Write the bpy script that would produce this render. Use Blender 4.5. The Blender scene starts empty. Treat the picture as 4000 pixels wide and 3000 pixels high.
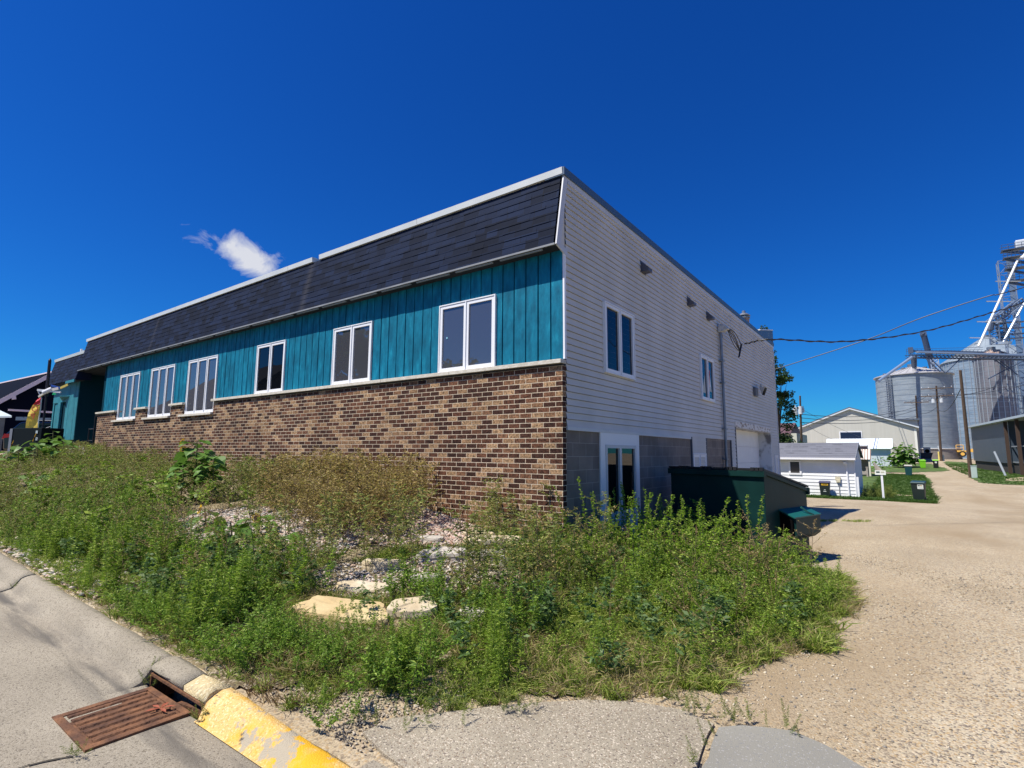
import bpy, math, random
import numpy as np
from mathutils import Matrix, Vector
random.seed(7); rng = np.random.default_rng(7)
C = bpy.context.scene.collection
R = math.radians

# ------------------------------------------------------------------ camera
SC = bpy.context.scene
CAMP = np.array([3.93135837, -6.65738349, 1.65])
CR = np.array([[0.80520448, 0.07128971, 0.58869646], [0.59296567, -0.10704185, -0.7980813], [0.00612018, 0.99169543, -0.12846293]])
cd = bpy.data.cameras.new('camera'); cam = bpy.data.objects.new('camera', cd); C.objects.link(cam)
cd.sensor_width = 36; cd.lens = 18.6544; cd.clip_start = .05; cd.clip_end = 3000
m4 = Matrix.Identity(4)
for i in range(3):
    for j in range(3): m4[i][j] = CR[i][j]
    m4[i][3] = CAMP[i]
cam.matrix_world = m4
SC.camera = cam

def at(px, py, d):
    """world point seen at photo pixel (4000 wide) at depth d"""
    v = CR @ np.array([px - 2000., 1500. - py, -2072.7]) * d / 2072.7
    return CAMP + v

# ------------------------------------------------------------------ light
SUN_EL, SUN_AZ = 59., 212.      # azimuth clockwise from +Y
SC.view_settings.view_transform = 'Standard'; SC.view_settings.look = 'None'
SC.view_settings.exposure = 0.48; SC.view_settings.gamma = 1.0
w = bpy.data.worlds.new('World'); SC.world = w; w.use_nodes = True
nt = w.node_tree; nt.nodes.clear()
def NN(t, typ, **k):
    n = t.nodes.new(typ)
    for a, b in k.items(): setattr(n, a, b)
    return n
wo = NN(nt, 'ShaderNodeOutputWorld'); bg = NN(nt, 'ShaderNodeBackground')
sky = NN(nt, 'ShaderNodeTexSky', sky_type='NISHITA', sun_disc=False)
sky.sun_elevation = R(SUN_EL); sky.sun_rotation = R(SUN_AZ); sky.altitude = 0; sky.air_density = 1.0; sky.dust_density = .3; sky.ozone_density = 3.0
SKY_STRENGTH = 0.056
hsv = NN(nt, 'ShaderNodeHueSaturation'); hsv.inputs['Hue'].default_value = .515; hsv.inputs['Saturation'].default_value = 1.25; hsv.inputs['Value'].default_value = 1.0
nt.links.new(sky.outputs[0], hsv.inputs['Color'])
tint = NN(nt, 'ShaderNodeMix', data_type='RGBA', blend_type='MULTIPLY'); tint.inputs[0].default_value = 1; tint.inputs[7].default_value = (.15, .86, 1.50, 1); nt.links.new(hsv.outputs['Color'], tint.inputs[6])
# thin clouds in the sky shader: one in view, two unseen ones added
tc = NN(nt, 'ShaderNodeTexCoord')
def wcloud(center, ax, ay, rot, scale, thr, dens, seed):
    """soft wispy cloud around a direction; ax, ay angular half sizes"""
    c = Vector(center).normalized(); right = c.cross(Vector((0, 0, 1))).normalized(); up = right.cross(c)
    r2 = right * math.cos(rot) + up * math.sin(rot); u2 = up * math.cos(rot) - right * math.sin(rot)
    def dot(v):
        n = NN(nt, 'ShaderNodeVectorMath', operation='DOT_PRODUCT'); nt.links.new(tc.outputs['Generated'], n.inputs[0]); n.inputs[1].default_value = v; return n.outputs['Value']
    def M(op, a, b=None, clamp=False):
        n = NN(nt, 'ShaderNodeMath', operation=op, use_clamp=clamp)
        for i, q in enumerate((a, b)):
            if q is None: continue
            if isinstance(q, (int, float)): n.inputs[i].default_value = q
            else: nt.links.new(q, n.inputs[i])
        return n.outputs[0]
    X = M('DIVIDE', dot(r2), ax); Y = M('DIVIDE', dot(u2), ay)
    rad = M('SQRT', M('ADD', M('MULTIPLY', X, X), M('MULTIPLY', Y, Y)))
    front = M('GREATER_THAN', dot(c), 0.2)
    nz = NN(nt, 'ShaderNodeTexNoise'); nz.inputs['Scale'].default_value = scale; nz.inputs['Detail'].default_value = 7; nz.inputs['Roughness'].default_value = .58; nz.inputs['Distortion'].default_value = .45
    mp = NN(nt, 'ShaderNodeMapping'); mp.inputs['Location'].default_value = (seed, seed * .7, 0); mp.inputs['Scale'].default_value = (1, 1, 1.25)
    nt.links.new(tc.outputs['Generated'], mp.inputs[0]); nt.links.new(mp.outputs[0], nz.inputs['Vector'])
    f = M('SUBTRACT', M('ADD', nz.outputs[0], M('MULTIPLY', M('SUBTRACT', 1.0, rad), .55)), thr)
    f = M('MULTIPLY', M('MULTIPLY', f, dens, clamp=True), front)
    return f
def addcol(base, fac, col):
    mx = NN(nt, 'ShaderNodeMix', data_type='RGBA'); nt.links.new(fac, mx.inputs[0]); nt.links.new(base, mx.inputs[6]); mx.inputs[7].default_value = (*col, 1); return mx.outputs[2]
col = tint.outputs[2]
CLOUDS = [((-.8560, .4080, .3180), .100, .044, R(-17), 19.0, .67, 3.4, 5.7, 9.0),
          ((-.55, -.60, .55), .45, .30, 0, 3.0, .66, 1.0, 5.2, 4.0), ((.05, -.8, .5), .4, .25, .3, 3.2, .66, 1.0, 8.2, 4.0)]  # two unseen clouds behind the camera, added for grey window reflections
for c_, ax_, ay_, rt_, sc_, th_, dn_, sd_, br_ in CLOUDS:
    col = addcol(col, wcloud(c_, ax_, ay_, rt_, sc_, th_, dn_, sd_), (br_ * 1.0, br_ * 1.03, br_ * 1.14))
nt.links.new(col, bg.inputs['Color']); bg.inputs['Strength'].default_value = SKY_STRENGTH
nt.links.new(bg.outputs[0], wo.inputs[0])
sl = bpy.data.lights.new('sun', 'SUN'); sl.energy = 5.0; sl.angle = R(.53); sl.color = (1, .94, .84)
so = bpy.data.objects.new('sun', sl); C.objects.link(so)
az = R(SUN_AZ); el = R(SUN_EL)
sd = Vector((math.sin(az) * math.cos(el), math.cos(az) * math.cos(el), math.sin(el)))
so.rotation_euler = sd.to_track_quat('Z', 'Y').to_euler(); so.location = (0, -20, 30)

# ------------------------------------------------------------------ materials
MATS = {}
def mat(name, c1, c2=None, scale=8., rough=.7, metal=0., bump=0., bscale=None, detail=5., ramp=(.35, .65), spec=.5, trans=0., stretch=(1, 1, 1), c3=None, island=False, mottle=0.):
    if name in MATS: return MATS[name]
    m = bpy.data.materials.new(name); m.use_nodes = True; t = m.node_tree; b = t.nodes['Principled BSDF']
    b.inputs['Roughness'].default_value = rough; b.inputs['Metallic'].default_value = metal; b.inputs['Specular IOR Level'].default_value = spec
    b.inputs['Base Color'].default_value = (*c1, 1)
    geo = NN(t, 'ShaderNodeNewGeometry'); mp = NN(t, 'ShaderNodeMapping'); mp.inputs['Scale'].default_value = stretch; t.links.new(geo.outputs['Position'], mp.inputs[0])
    colr = None
    if c2 is not None:
        rp = NN(t, 'ShaderNodeValToRGB'); e = rp.color_ramp.elements
        e[0].position = ramp[0]; e[0].color = (*c1, 1); e[1].position = ramp[1]; e[1].color = (*c2, 1)
        if c3 is not None: q = e.new(min(1., ramp[1] + .18)); q.color = (*c3, 1)
        if island: t.links.new(geo.outputs['Random Per Island'], rp.inputs[0])
        else:
            nz = NN(t, 'ShaderNodeTexNoise'); nz.inputs['Scale'].default_value = scale; nz.inputs['Detail'].default_value = detail; t.links.new(mp.outputs[0], nz.inputs['Vector']); t.links.new(nz.outputs[0], rp.inputs[0])
        colr = rp.outputs[0]
        if mottle:
            n2 = NN(t, 'ShaderNodeTexNoise'); n2.inputs['Scale'].default_value = .9; n2.inputs['Detail'].default_value = 4
            mr = NN(t, 'ShaderNodeMapRange'); mr.inputs[1].default_value = .3; mr.inputs[2].default_value = .7; mr.inputs[3].default_value = 1 - mottle; mr.inputs[4].default_value = 1 + mottle
            t.links.new(geo.outputs['Position'], n2.inputs['Vector']); t.links.new(n2.outputs[0], mr.inputs[0])
            vm = NN(t, 'ShaderNodeVectorMath', operation='SCALE'); t.links.new(colr, vm.inputs[0]); t.links.new(mr.outputs[0], vm.inputs['Scale']); colr = vm.outputs[0]
        t.links.new(colr, b.inputs['Base Color'])
    if bump:
        nb = NN(t, 'ShaderNodeTexNoise'); nb.inputs['Scale'].default_value = bscale or scale * 3; nb.inputs['Detail'].default_value = 6; t.links.new(mp.outputs[0], nb.inputs['Vector'])
        bp = NN(t, 'ShaderNodeBump'); bp.inputs['Strength'].default_value = min(1, bump); bp.inputs['Distance'].default_value = .02; t.links.new(nb.outputs[0], bp.inputs['Height']); t.links.new(bp.outputs[0], b.inputs['Normal'])
    if trans:
        tr = NN(t, 'ShaderNodeBsdfTranslucent'); mxs = NN(t, 'ShaderNodeMixShader'); mxs.inputs[0].default_value = trans
        if colr is not None: t.links.new(colr, tr.inputs[0])
        else: tr.inputs[0].default_value = (*c1, 1)
        o = t.nodes['Material Output']; t.links.new(b.outputs[0], mxs.inputs[1]); t.links.new(tr.outputs[0], mxs.inputs[2]); t.links.new(mxs.outputs[0], o.inputs[0])
    MATS[name] = m
    return m

def speckle(name, base, base2, stones, sscale, rough=.85, bump=.5, fine=None, mottle=.12, stonefrac=.5, patches=None, gutter=False):
    """concrete / gravel: small coloured stones over a mottled base"""
    if name in MATS: return MATS[name]
    m = bpy.data.materials.new(name); m.use_nodes = True; t = m.node_tree; b = t.nodes['Principled BSDF']; b.inputs['Roughness'].default_value = rough; b.inputs['Specular IOR Level'].default_value = .25
    geo = NN(t, 'ShaderNodeNewGeometry')
    def noise(sc, det=5, src=None):
        n = NN(t, 'ShaderNodeTexNoise'); n.inputs['Scale'].default_value = sc; n.inputs['Detail'].default_value = det; t.links.new(geo.outputs['Position'], n.inputs['Vector']); return n.outputs[0]
    r = NN(t, 'ShaderNodeValToRGB'); r.color_ramp.elements[0].position = .35; r.color_ramp.elements[1].position = .65
    r.color_ramp.elements[0].color = (*base, 1); r.color_ramp.elements[1].color = (*base2, 1); t.links.new(noise(1.3, 8), r.inputs[0])
    vo = NN(t, 'ShaderNodeTexVoronoi'); vo.inputs['Scale'].default_value = sscale; t.links.new(geo.outputs['Position'], vo.inputs['Vector'])
    sep = NN(t, 'ShaderNodeSeparateColor'); t.links.new(vo.outputs['Color'], sep.inputs[0])
    rs = NN(t, 'ShaderNodeValToRGB'); rs.color_ramp.interpolation = 'CONSTANT'; el = rs.color_ramp.elements
    el[0].color = (*stones[0], 1); el[0].position = 0; el[1].color = (*stones[1], 1); el[1].position = 1 / len(stones)
    for i, s in enumerate(stones[2:]): q = el.new((i + 2) / len(stones)); q.color = (*s, 1)
    t.links.new(sep.outputs[0], rs.inputs[0])
    g = NN(t, 'ShaderNodeMath', operation='GREATER_THAN'); t.links.new(sep.outputs[1], g.inputs[0]); g.inputs[1].default_value = 1 - stonefrac
    mx = NN(t, 'ShaderNodeMix', data_type='RGBA'); t.links.new(g.outputs[0], mx.inputs[0]); t.links.new(r.outputs[0], mx.inputs[6]); t.links.new(rs.outputs[0], mx.inputs[7])
    out = mx.outputs[2]
    n2 = noise(.6, 5); mr = NN(t, 'ShaderNodeMapRange'); mr.inputs[1].default_value = .3; mr.inputs[2].default_value = .7; mr.inputs[3].default_value = 1 - mottle; mr.inputs[4].default_value = 1 + mottle; t.links.new(n2, mr.inputs[0])
    vm = NN(t, 'ShaderNodeVectorMath', operation='SCALE'); t.links.new(out, vm.inputs[0]); t.links.new(mr.outputs[0], vm.inputs['Scale']); out = vm.outputs[0]
    if patches:
        pc, psc, lo, hi, pst = patches
        mp = NN(t, 'ShaderNodeMapping'); mp.inputs['Scale'].default_value = pst; t.links.new(geo.outputs['Position'], mp.inputs[0])
        n3 = NN(t, 'ShaderNodeTexNoise'); n3.inputs['Scale'].default_value = psc; n3.inputs['Detail'].default_value = 7; n3.inputs['Roughness'].default_value = .65; t.links.new(mp.outputs[0], n3.inputs['Vector'])
        m3 = NN(t, 'ShaderNodeMapRange', clamp=True); m3.inputs[1].default_value = lo; m3.inputs[2].default_value = hi; t.links.new(n3.outputs[0], m3.inputs[0])
        x3 = NN(t, 'ShaderNodeMix', data_type='RGBA'); t.links.new(m3.outputs[0], x3.inputs[0]); t.links.new(out, x3.inputs[6]); x3.inputs[7].default_value = (*pc, 1); out = x3.outputs[2]
    if gutter:   # grime washed along the foot of the kerb
        sx = NN(t, 'ShaderNodeSeparateXYZ'); t.links.new(geo.outputs['Position'], sx.inputs[0])
        mp = NN(t, 'ShaderNodeMapping'); mp.inputs['Scale'].default_value = (.7, 5, 1); t.links.new(geo.outputs['Position'], mp.inputs[0]); n4 = NN(t, 'ShaderNodeTexNoise'); n4.inputs['Scale'].default_value = 1.5; n4.inputs['Detail'].default_value = 8; t.links.new(mp.outputs[0], n4.inputs['Vector'])
        a1 = NN(t, 'ShaderNodeMath', operation='ADD'); t.links.new(sx.outputs[1], a1.inputs[0]); a1.inputs[1].default_value = 5.13
        a2 = NN(t, 'ShaderNodeMath', operation='ABSOLUTE'); t.links.new(a1.outputs[0], a2.inputs[0])
        a3 = NN(t, 'ShaderNodeMapRange', clamp=True); a3.inputs[1].default_value = .20; a3.inputs[2].default_value = .0; t.links.new(a2.outputs[0], a3.inputs[0])
        a4 = NN(t, 'ShaderNodeMapRange', clamp=True); a4.inputs[1].default_value = .45; a4.inputs[2].default_value = .62; t.links.new(n4.outputs[0], a4.inputs[0])
        a5 = NN(t, 'ShaderNodeMath', operation='MULTIPLY'); t.links.new(a3.outputs[0], a5.inputs[0]); t.links.new(a4.outputs[0], a5.inputs[1])
        x4 = NN(t, 'ShaderNodeMix', data_type='RGBA'); t.links.new(a5.outputs[0], x4.inputs[0]); t.links.new(out, x4.inputs[6]); x4.inputs[7].default_value = (.11, .10, .085, 1); out = x4.outputs[2]
    t.links.new(out, b.inputs['Base Color'])
    bp = NN(t, 'ShaderNodeBump'); bp.inputs['Strength'].default_value = bump; bp.inputs['Distance'].default_value = .008; bp.invert = True
    t.links.new(vo.outputs['Distance'], bp.inputs['Height']); t.links.new(bp.outputs[0], b.inputs['Normal'])
    MATS[name] = m; return m

def brickmat():
    m = bpy.data.materials.new('brick'); m.use_nodes = True; t = m.node_tree; b = t.nodes['Principled BSDF']; b.inputs['Roughness'].default_value = .85; b.inputs['Specular IOR Level'].default_value = .2
    geo = NN(t, 'ShaderNodeNewGeometry'); s = NN(t, 'ShaderNodeSeparateXYZ'); t.links.new(geo.outputs['Position'], s.inputs[0])
    ad = NN(t, 'ShaderNodeMath', operation='ADD'); t.links.new(s.outputs[0], ad.inputs[0]); t.links.new(s.outputs[1], ad.inputs[1])
    cb = NN(t, 'ShaderNodeCombineXYZ'); t.links.new(ad.outputs[0], cb.inputs[0]); t.links.new(s.outputs[2], cb.inputs[1])
    nzw = NN(t, 'ShaderNodeTexNoise'); nzw.inputs['Scale'].default_value = 40; t.links.new(geo.outputs['Position'], nzw.inputs['Vector'])
    vs = NN(t, 'ShaderNodeVectorMath', operation='SCALE'); t.links.new(nzw.outputs['Color'], vs.inputs[0]); vs.inputs['Scale'].default_value = .006
    va = NN(t, 'ShaderNodeVectorMath', operation='ADD'); t.links.new(cb.outputs[0], va.inputs[0]); t.links.new(vs.outputs[0], va.inputs[1])
    br = NN(t, 'ShaderNodeTexBrick'); br.offset = .5; br.inputs['Scale'].default_value = 1; br.inputs['Mortar Size'].default_value = .0048; br.inputs['Mortar Smooth'].default_value = .15
    br.inputs['Brick Width'].default_value = .213; br.inputs['Row Height'].default_value = .0748
    br.inputs['Color1'].default_value = (0, 0, 0, 1); br.inputs['Color2'].default_value = (1, 1, 1, 1); br.inputs['Mortar'].default_value = (.5, .5, .5, 1)
    t.links.new(va.outputs[0], br.inputs['Vector'])
    rp = NN(t, 'ShaderNodeValToRGB'); e = rp.color_ramp.elements; e[0].position = 0; e[0].color = (.040, .017, .012, 1); e[1].position = 1; e[1].color = (.36, .225, .125, 1)
    for p, c in ((.32, (.066, .028, .018)), (.55, (.112, .046, .026)), (.66, (.170, .080, .044)), (.74, (.235, .132, .070)), (.86, (.30, .185, .100))): q = e.new(p); q.color = (*c, 1)
    t.links.new(br.outputs['Color'], rp.inputs[0])
    nf = NN(t, 'ShaderNodeTexNoise'); nf.inputs['Scale'].default_value = 42; nf.inputs['Detail'].default_value = 6; t.links.new(geo.outputs['Position'], nf.inputs['Vector'])
    mr = NN(t, 'ShaderNodeMapRange'); mr.inputs[1].default_value = .32; mr.inputs[2].default_value = .68; mr.inputs[3].default_value = .35; mr.inputs[4].default_value = 1.65; t.links.new(nf.outputs[0], mr.inputs[0])
    sc = NN(t, 'ShaderNodeVectorMath', operation='SCALE'); t.links.new(rp.outputs[0], sc.inputs[0]); t.links.new(mr.outputs[0], sc.inputs['Scale'])
    mx = NN(t, 'ShaderNodeMix', data_type='RGBA'); t.links.new(br.outputs['Fac'], mx.inputs[0]); t.links.new(sc.outputs[0], mx.inputs[6]); mx.inputs[7].default_value = (.66, .55, .41, 1)
    # grime towards the sooty far end and below the ledges
    ng = NN(t, 'ShaderNodeTexNoise'); ng.inputs['Scale'].default_value = .8; ng.inputs['Detail'].default_value = 6; t.links.new(geo.outputs['Position'], ng.inputs['Vector'])
    m2 = NN(t, 'ShaderNodeMapRange'); m2.inputs[1].default_value = .38; m2.inputs[2].default_value = .62; m2.inputs[3].default_value = .74; m2.inputs[4].default_value = 1.02
    gx = NN(t, 'ShaderNodeMapRange', clamp=True); gx.inputs[1].default_value = -7; gx.inputs[2].default_value = -13; gx.inputs[3].default_value = 0; gx.inputs[4].default_value = .09; t.links.new(s.outputs[0], gx.inputs[0])
    gs = NN(t, 'ShaderNodeMath', operation='SUBTRACT'); t.links.new(ng.outputs[0], gs.inputs[0]); t.links.new(gx.outputs[0], gs.inputs[1]); m2.inputs[1].default_value = .30; t.links.new(gs.outputs[0], m2.inputs[0])
    s2 = NN(t, 'ShaderNodeVectorMath', operation='SCALE'); t.links.new(mx.outputs[2], s2.inputs[0]); t.links.new(m2.outputs[0], s2.inputs['Scale'])
    t.links.new(s2.outputs[0], b.inputs['Base Color'])
    h = NN(t, 'ShaderNodeMath', operation='SUBTRACT'); t.links.new(nf.outputs[0], h.inputs[0]); t.links.new(br.outputs['Fac'], h.inputs[1])
    bp = NN(t, 'ShaderNodeBump'); bp.inputs['Strength'].default_value = .9; bp.inputs['Distance'].default_value = .008; t.links.new(h.outputs[0], bp.inputs['Height']); t.links.new(bp.outputs[0], b.inputs['Normal'])
    MATS['brick'] = m; return m

def shinglemat(name='shingle', c1=(.0012, .0042, .014), c2=(.007, .0155, .044), bw=.33, rh=.1275, axis='x'):
    m = bpy.data.materials.new(name); m.use_nodes = True; t = m.node_tree; b = t.nodes['Principled BSDF']; b.inputs['Roughness'].default_value = .85; b.inputs['Specular IOR Level'].default_value = .15
    geo = NN(t, 'ShaderNodeNewGeometry'); s = NN(t, 'ShaderNodeSeparateXYZ'); t.links.new(geo.outputs['Position'], s.inputs[0])
    cb = NN(t, 'ShaderNodeCombineXYZ'); t.links.new(s.outputs[0 if axis == 'x' else 1], cb.inputs[0]); t.links.new(s.outputs[2], cb.inputs[1])
    mp = NN(t, 'ShaderNodeMapping'); mp.inputs['Location'].default_value = (0, -4.755, 0); t.links.new(cb.outputs[0], mp.inputs[0])
    br = NN(t, 'ShaderNodeTexBrick'); br.offset = .37; br.offset_frequency = 2; br.squash = .7; br.squash_frequency = 3
    br.inputs['Scale'].default_value = 1; br.inputs['Mortar Size'].default_value = .003; br.inputs['Brick Width'].default_value = bw; br.inputs['Row Height'].default_value = rh
    br.inputs['Color1'].default_value = (*c1, 1); br.inputs['Color2'].default_value = (*c2, 1); br.inputs['Mortar'].default_value = (.005, .006, .01, 1); t.links.new(mp.outputs[0], br.inputs['Vector'])
    nf = NN(t, 'ShaderNodeTexNoise'); nf.inputs['Scale'].default_value = 160; nf.inputs['Detail'].default_value = 3; t.links.new(geo.outputs['Position'], nf.inputs['Vector'])
    mr = NN(t, 'ShaderNodeMapRange'); mr.inputs[1].default_value = .4; mr.inputs[2].default_value = .75; mr.inputs[3].default_value = .8; mr.inputs[4].default_value = 1.7; t.links.new(nf.outputs[0], mr.inputs[0])
    sc = NN(t, 'ShaderNodeVectorMath', operation='SCALE'); t.links.new(br.outputs['Color'], sc.inputs[0]); t.links.new(mr.outputs[0], sc.inputs['Scale'])
    # pale run-off streaks below the open coping joints
    src = sc.outputs[0]
    for xc, hw, st_ in ((-6.55, .16, .40), (-14.9, .14, .28)):
        a1 = NN(t, 'ShaderNodeMath', operation='ADD'); t.links.new(s.outputs[0], a1.inputs[0]); a1.inputs[1].default_value = -xc
        a2 = NN(t, 'ShaderNodeMath', operation='ABSOLUTE'); t.links.new(a1.outputs[0], a2.inputs[0])
        a3 = NN(t, 'ShaderNodeMapRange', clamp=True); a3.inputs[1].default_value = hw; a3.inputs[2].default_value = 0; a3.inputs[4].default_value = st_; t.links.new(a2.outputs[0], a3.inputs[0])
        x5 = NN(t, 'ShaderNodeMix', data_type='RGBA'); t.links.new(a3.outputs[0], x5.inputs[0]); t.links.new(src, x5.inputs[6]); x5.inputs[7].default_value = (.055, .055, .065, 1); src = x5.outputs[2]
    t.links.new(src, b.inputs['Base Color']); MATS[name] = m; return m

def glassmat(name, c=(.055, .058, .07), ior=2.1, rough=.015):
    m = bpy.data.materials.new(name); m.use_nodes = True; t = m.node_tree; b = t.nodes['Principled BSDF']
    b.inputs['Base Color'].default_value = (*c, 1); b.inputs['Roughness'].default_value = rough; b.inputs['IOR'].default_value = ior
    g = NN(t, 'ShaderNodeTexNoise'); g.inputs['Scale'].default_value = 1.1; bp = NN(t, 'ShaderNodeBump'); bp.inputs['Strength'].default_value = .12; bp.inputs['Distance'].default_value = .02
    t.links.new(g.outputs[0], bp.inputs['Height']); t.links.new(bp.outputs[0], b.inputs['Normal'])
    MATS[name] = m; return m

BRICK = brickmat(); SHING = shinglemat()
TEAL = mat('teal_stain', (.002, .095, .165), (.004, .160, .262), scale=5, rough=.65, bump=.4, bscale=14, stretch=(2.2, 2.2, .7), ramp=(.30, .62), spec=.15, mottle=.18, c3=(.012, .25, .37))
TEAL2 = mat('teal_paint', (.012, .15, .20), (.02, .20, .25), scale=4, rough=.6)
WHITE = mat('white_vinyl', (.76, .77, .80), rough=.4)
SIDING = mat('siding', (.54, .525, .49), (.61, .59, .555), scale=1.2, rough=.55, mottle=.06, stretch=(1, 1, .4))
TRIM = mat('siding_trim', (.52, .53, .55), (.56, .57, .59), scale=2, rough=.4)
COPING = mat('coping_metal', (.60, .62, .60), (.68, .70, .68), scale=2, rough=.35, spec=.6)
COPBLUE = mat('coping_blue', (.055, .10, .17), rough=.5)
STONE = mat('limestone', (.50, .46, .38), (.62, .58, .50), scale=14, rough=.85, bump=.3)
BLOCK = None
GLASS = glassmat('glass'); GLASSD = glassmat('glass_dark', (.003, .004, .006), 1.38)
BLACK = mat('black_metal', (.012, .012, .014), rough=.5)
DARK = mat('dark_void', (.004, .004, .004), rough=.95, spec=.05)
TEAL_SHADED = mat('shaded_teal', (.003, .035, .055), rough=.8, spec=.1)  # darker copy of the teal, recess shade put into the colour
GALV = mat('galvanised', (.16, .18, .21), (.26, .28, .31), scale=3, rough=.45, metal=.6)
def blockmat():
    m = bpy.data.materials.new('concrete_block'); m.use_nodes = True; t = m.node_tree; b = t.nodes['Principled BSDF']; b.inputs['Roughness'].default_value = .9
    geo = NN(t, 'ShaderNodeNewGeometry'); s = NN(t, 'ShaderNodeSeparateXYZ'); t.links.new(geo.outputs['Position'], s.inputs[0])
    cb = NN(t, 'ShaderNodeCombineXYZ'); t.links.new(s.outputs[1], cb.inputs[0]); t.links.new(s.outputs[2], cb.inputs[1])
    br = NN(t, 'ShaderNodeTexBrick'); br.inputs['Scale'].default_value = 1; br.inputs['Mortar Size'].default_value = .004; br.inputs['Brick Width'].default_value = .4; br.inputs['Row Height'].default_value = .2
    br.inputs['Color1'].default_value = (.150, .132, .118, 1); br.inputs['Color2'].default_value = (.205, .178, .155, 1); br.inputs['Mortar'].default_value = (.33, .30, .27, 1); t.links.new(cb.outputs[0], br.inputs['Vector'])
    nf = NN(t, 'ShaderNodeTexNoise'); nf.inputs['Scale'].default_value = 2.2; nf.inputs['Detail'].default_value = 8; t.links.new(geo.outputs['Position'], nf.inputs['Vector'])
    mr = NN(t, 'ShaderNodeMapRange'); mr.inputs[1].default_value = .3; mr.inputs[2].default_value = .7; mr.inputs[3].default_value = .75; mr.inputs[4].default_value = 1.2; t.links.new(nf.outputs[0], mr.inputs[0])
    sc = NN(t, 'ShaderNodeVectorMath', operation='SCALE'); t.links.new(br.outputs['Color'], sc.inputs[0]); t.links.new(mr.outputs[0], sc.inputs['Scale']); t.links.new(sc.outputs[0], b.inputs['Base Color'])
    nb = NN(t, 'ShaderNodeTexNoise'); nb.inputs['Scale'].default_value = 90; t.links.new(geo.outputs['Position'], nb.inputs['Vector']); bp = NN(t, 'ShaderNodeBump'); bp.inputs['Strength'].default_value = .4; bp.inputs['Distance'].default_value = .01
    t.links.new(nb.outputs[0], bp.inputs['Height']); t.links.new(bp.outputs[0], b.inputs['Normal']); MATS['block'] = m; return m
BLOCK = blockmat()
CONC = speckle('concrete', (.265, .232, .178), (.315, .278, .215), [(.17, .145, .105), (.34, .30, .235), (.22, .19, .145), (.13, .11, .085)], 150, bump=.35, stonefrac=.26, mottle=.10, patches=((.15, .13, .105), .9, .57, .80, (.5, 1.8, 1)), gutter=True)
APRON = speckle('apron_concrete', (.27, .235, .175), (.33, .29, .22), [(.22, .17, .12), (.48, .42, .33), (.28, .24, .18), (.14, .115, .095)], 125, bump=.4, stonefrac=.33, mottle=.09)
ASPH = speckle('asphalt_patch', (.225, .215, .185), (.26, .25, .215), [(.30, .29, .27), (.19, .19, .185)], 140, bump=.3, stonefrac=.10, mottle=.06)
GRAVEL = speckle('gravel', (.37, .315, .215), (.44, .38, .275), [(.50, .42, .30), (.38, .27, .145), (.27, .22, .16), (.46, .38, .26), (.17, .14, .11), (.42, .34, .23)], 72, bump=.8, stonefrac=.75, mottle=.10, patches=((.29, .22, .135), .45, .46, .74, (1, .3, 1)))
SOIL = speckle('soil', (.13, .10, .055), (.23, .18, .10), [(.28, .23, .15), (.09, .07, .045), (.33, .28, .20), (.15, .13, .06)], 60, bump=.8, stonefrac=.5)
YELLOW = None
def yellowmat():
    m = speckle('yellow_kerb_paint', (.62, .41, .15), (.66, .47, .21), [(.50, .32, .12), (.68, .52, .28)], 110, bump=.4, stonefrac=.3, mottle=.08)
    t = m.node_tree; b = t.nodes['Principled BSDF']; src = b.inputs['Base Color'].links[0].from_socket
    geo = NN(t, 'ShaderNodeNewGeometry')
    def lay(src, sc, lo, hi, c, st=(1, 1, 1)):
        mp = NN(t, 'ShaderNodeMapping'); mp.inputs['Scale'].default_value = st; t.links.new(geo.outputs['Position'], mp.inputs[0])
        n = NN(t, 'ShaderNodeTexNoise'); n.inputs['Scale'].default_value = sc; n.inputs['Detail'].default_value = 8; n.inputs['Roughness'].default_value = .65; t.links.new(mp.outputs[0], n.inputs['Vector'])
        r = NN(t, 'ShaderNodeMapRange', clamp=True); r.inputs[1].default_value = lo; r.inputs[2].default_value = hi; t.links.new(n.outputs[0], r.inputs[0])
        x = NN(t, 'ShaderNodeMix', data_type='RGBA'); t.links.new(r.outputs[0], x.inputs[0]); t.links.new(src, x.inputs[6]); x.inputs[7].default_value = (*c, 1); return x.outputs[2]
    src = lay(src, 2.2, .48, .60, (.66, .36, .02)); src = lay(src, 6, .56, .60, (.36, .31, .23)); src = lay(src, 4.1, .62, .66, (.09, .08, .07)); src = lay(src, 14, .64, .68, (.12, .10, .08))
    t.links.new(src, b.inputs['Base Color']); return m
YELLOW = yellowmat()
RUST = mat('rusty_iron', (.085, .038, .020), (.20, .090, .040), scale=9, rough=.85, metal=.1, bump=.6, bscale=40, c3=(.36, .16, .06))
GREEN = mat('dumpster_green', (.0018, .020, .018), (.0035, .030, .027), scale=2.5, rough=.5, bump=.15, bscale=4, spec=.25)
GREEN_SUNLIT = mat('dumpster_green_sunlit', (.008, .10, .085), rough=.45)  # brighter copy of the green, sunlight on the fork pocket put into the colour
WOODP = mat('pole_wood', (.085, .055, .038), (.14, .095, .065), scale=6, rough=.9, stretch=(4, 4, .4), bump=.3)
LEAFT = dict(rough=.55, trans=.42, island=True, spec=.3)

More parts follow.
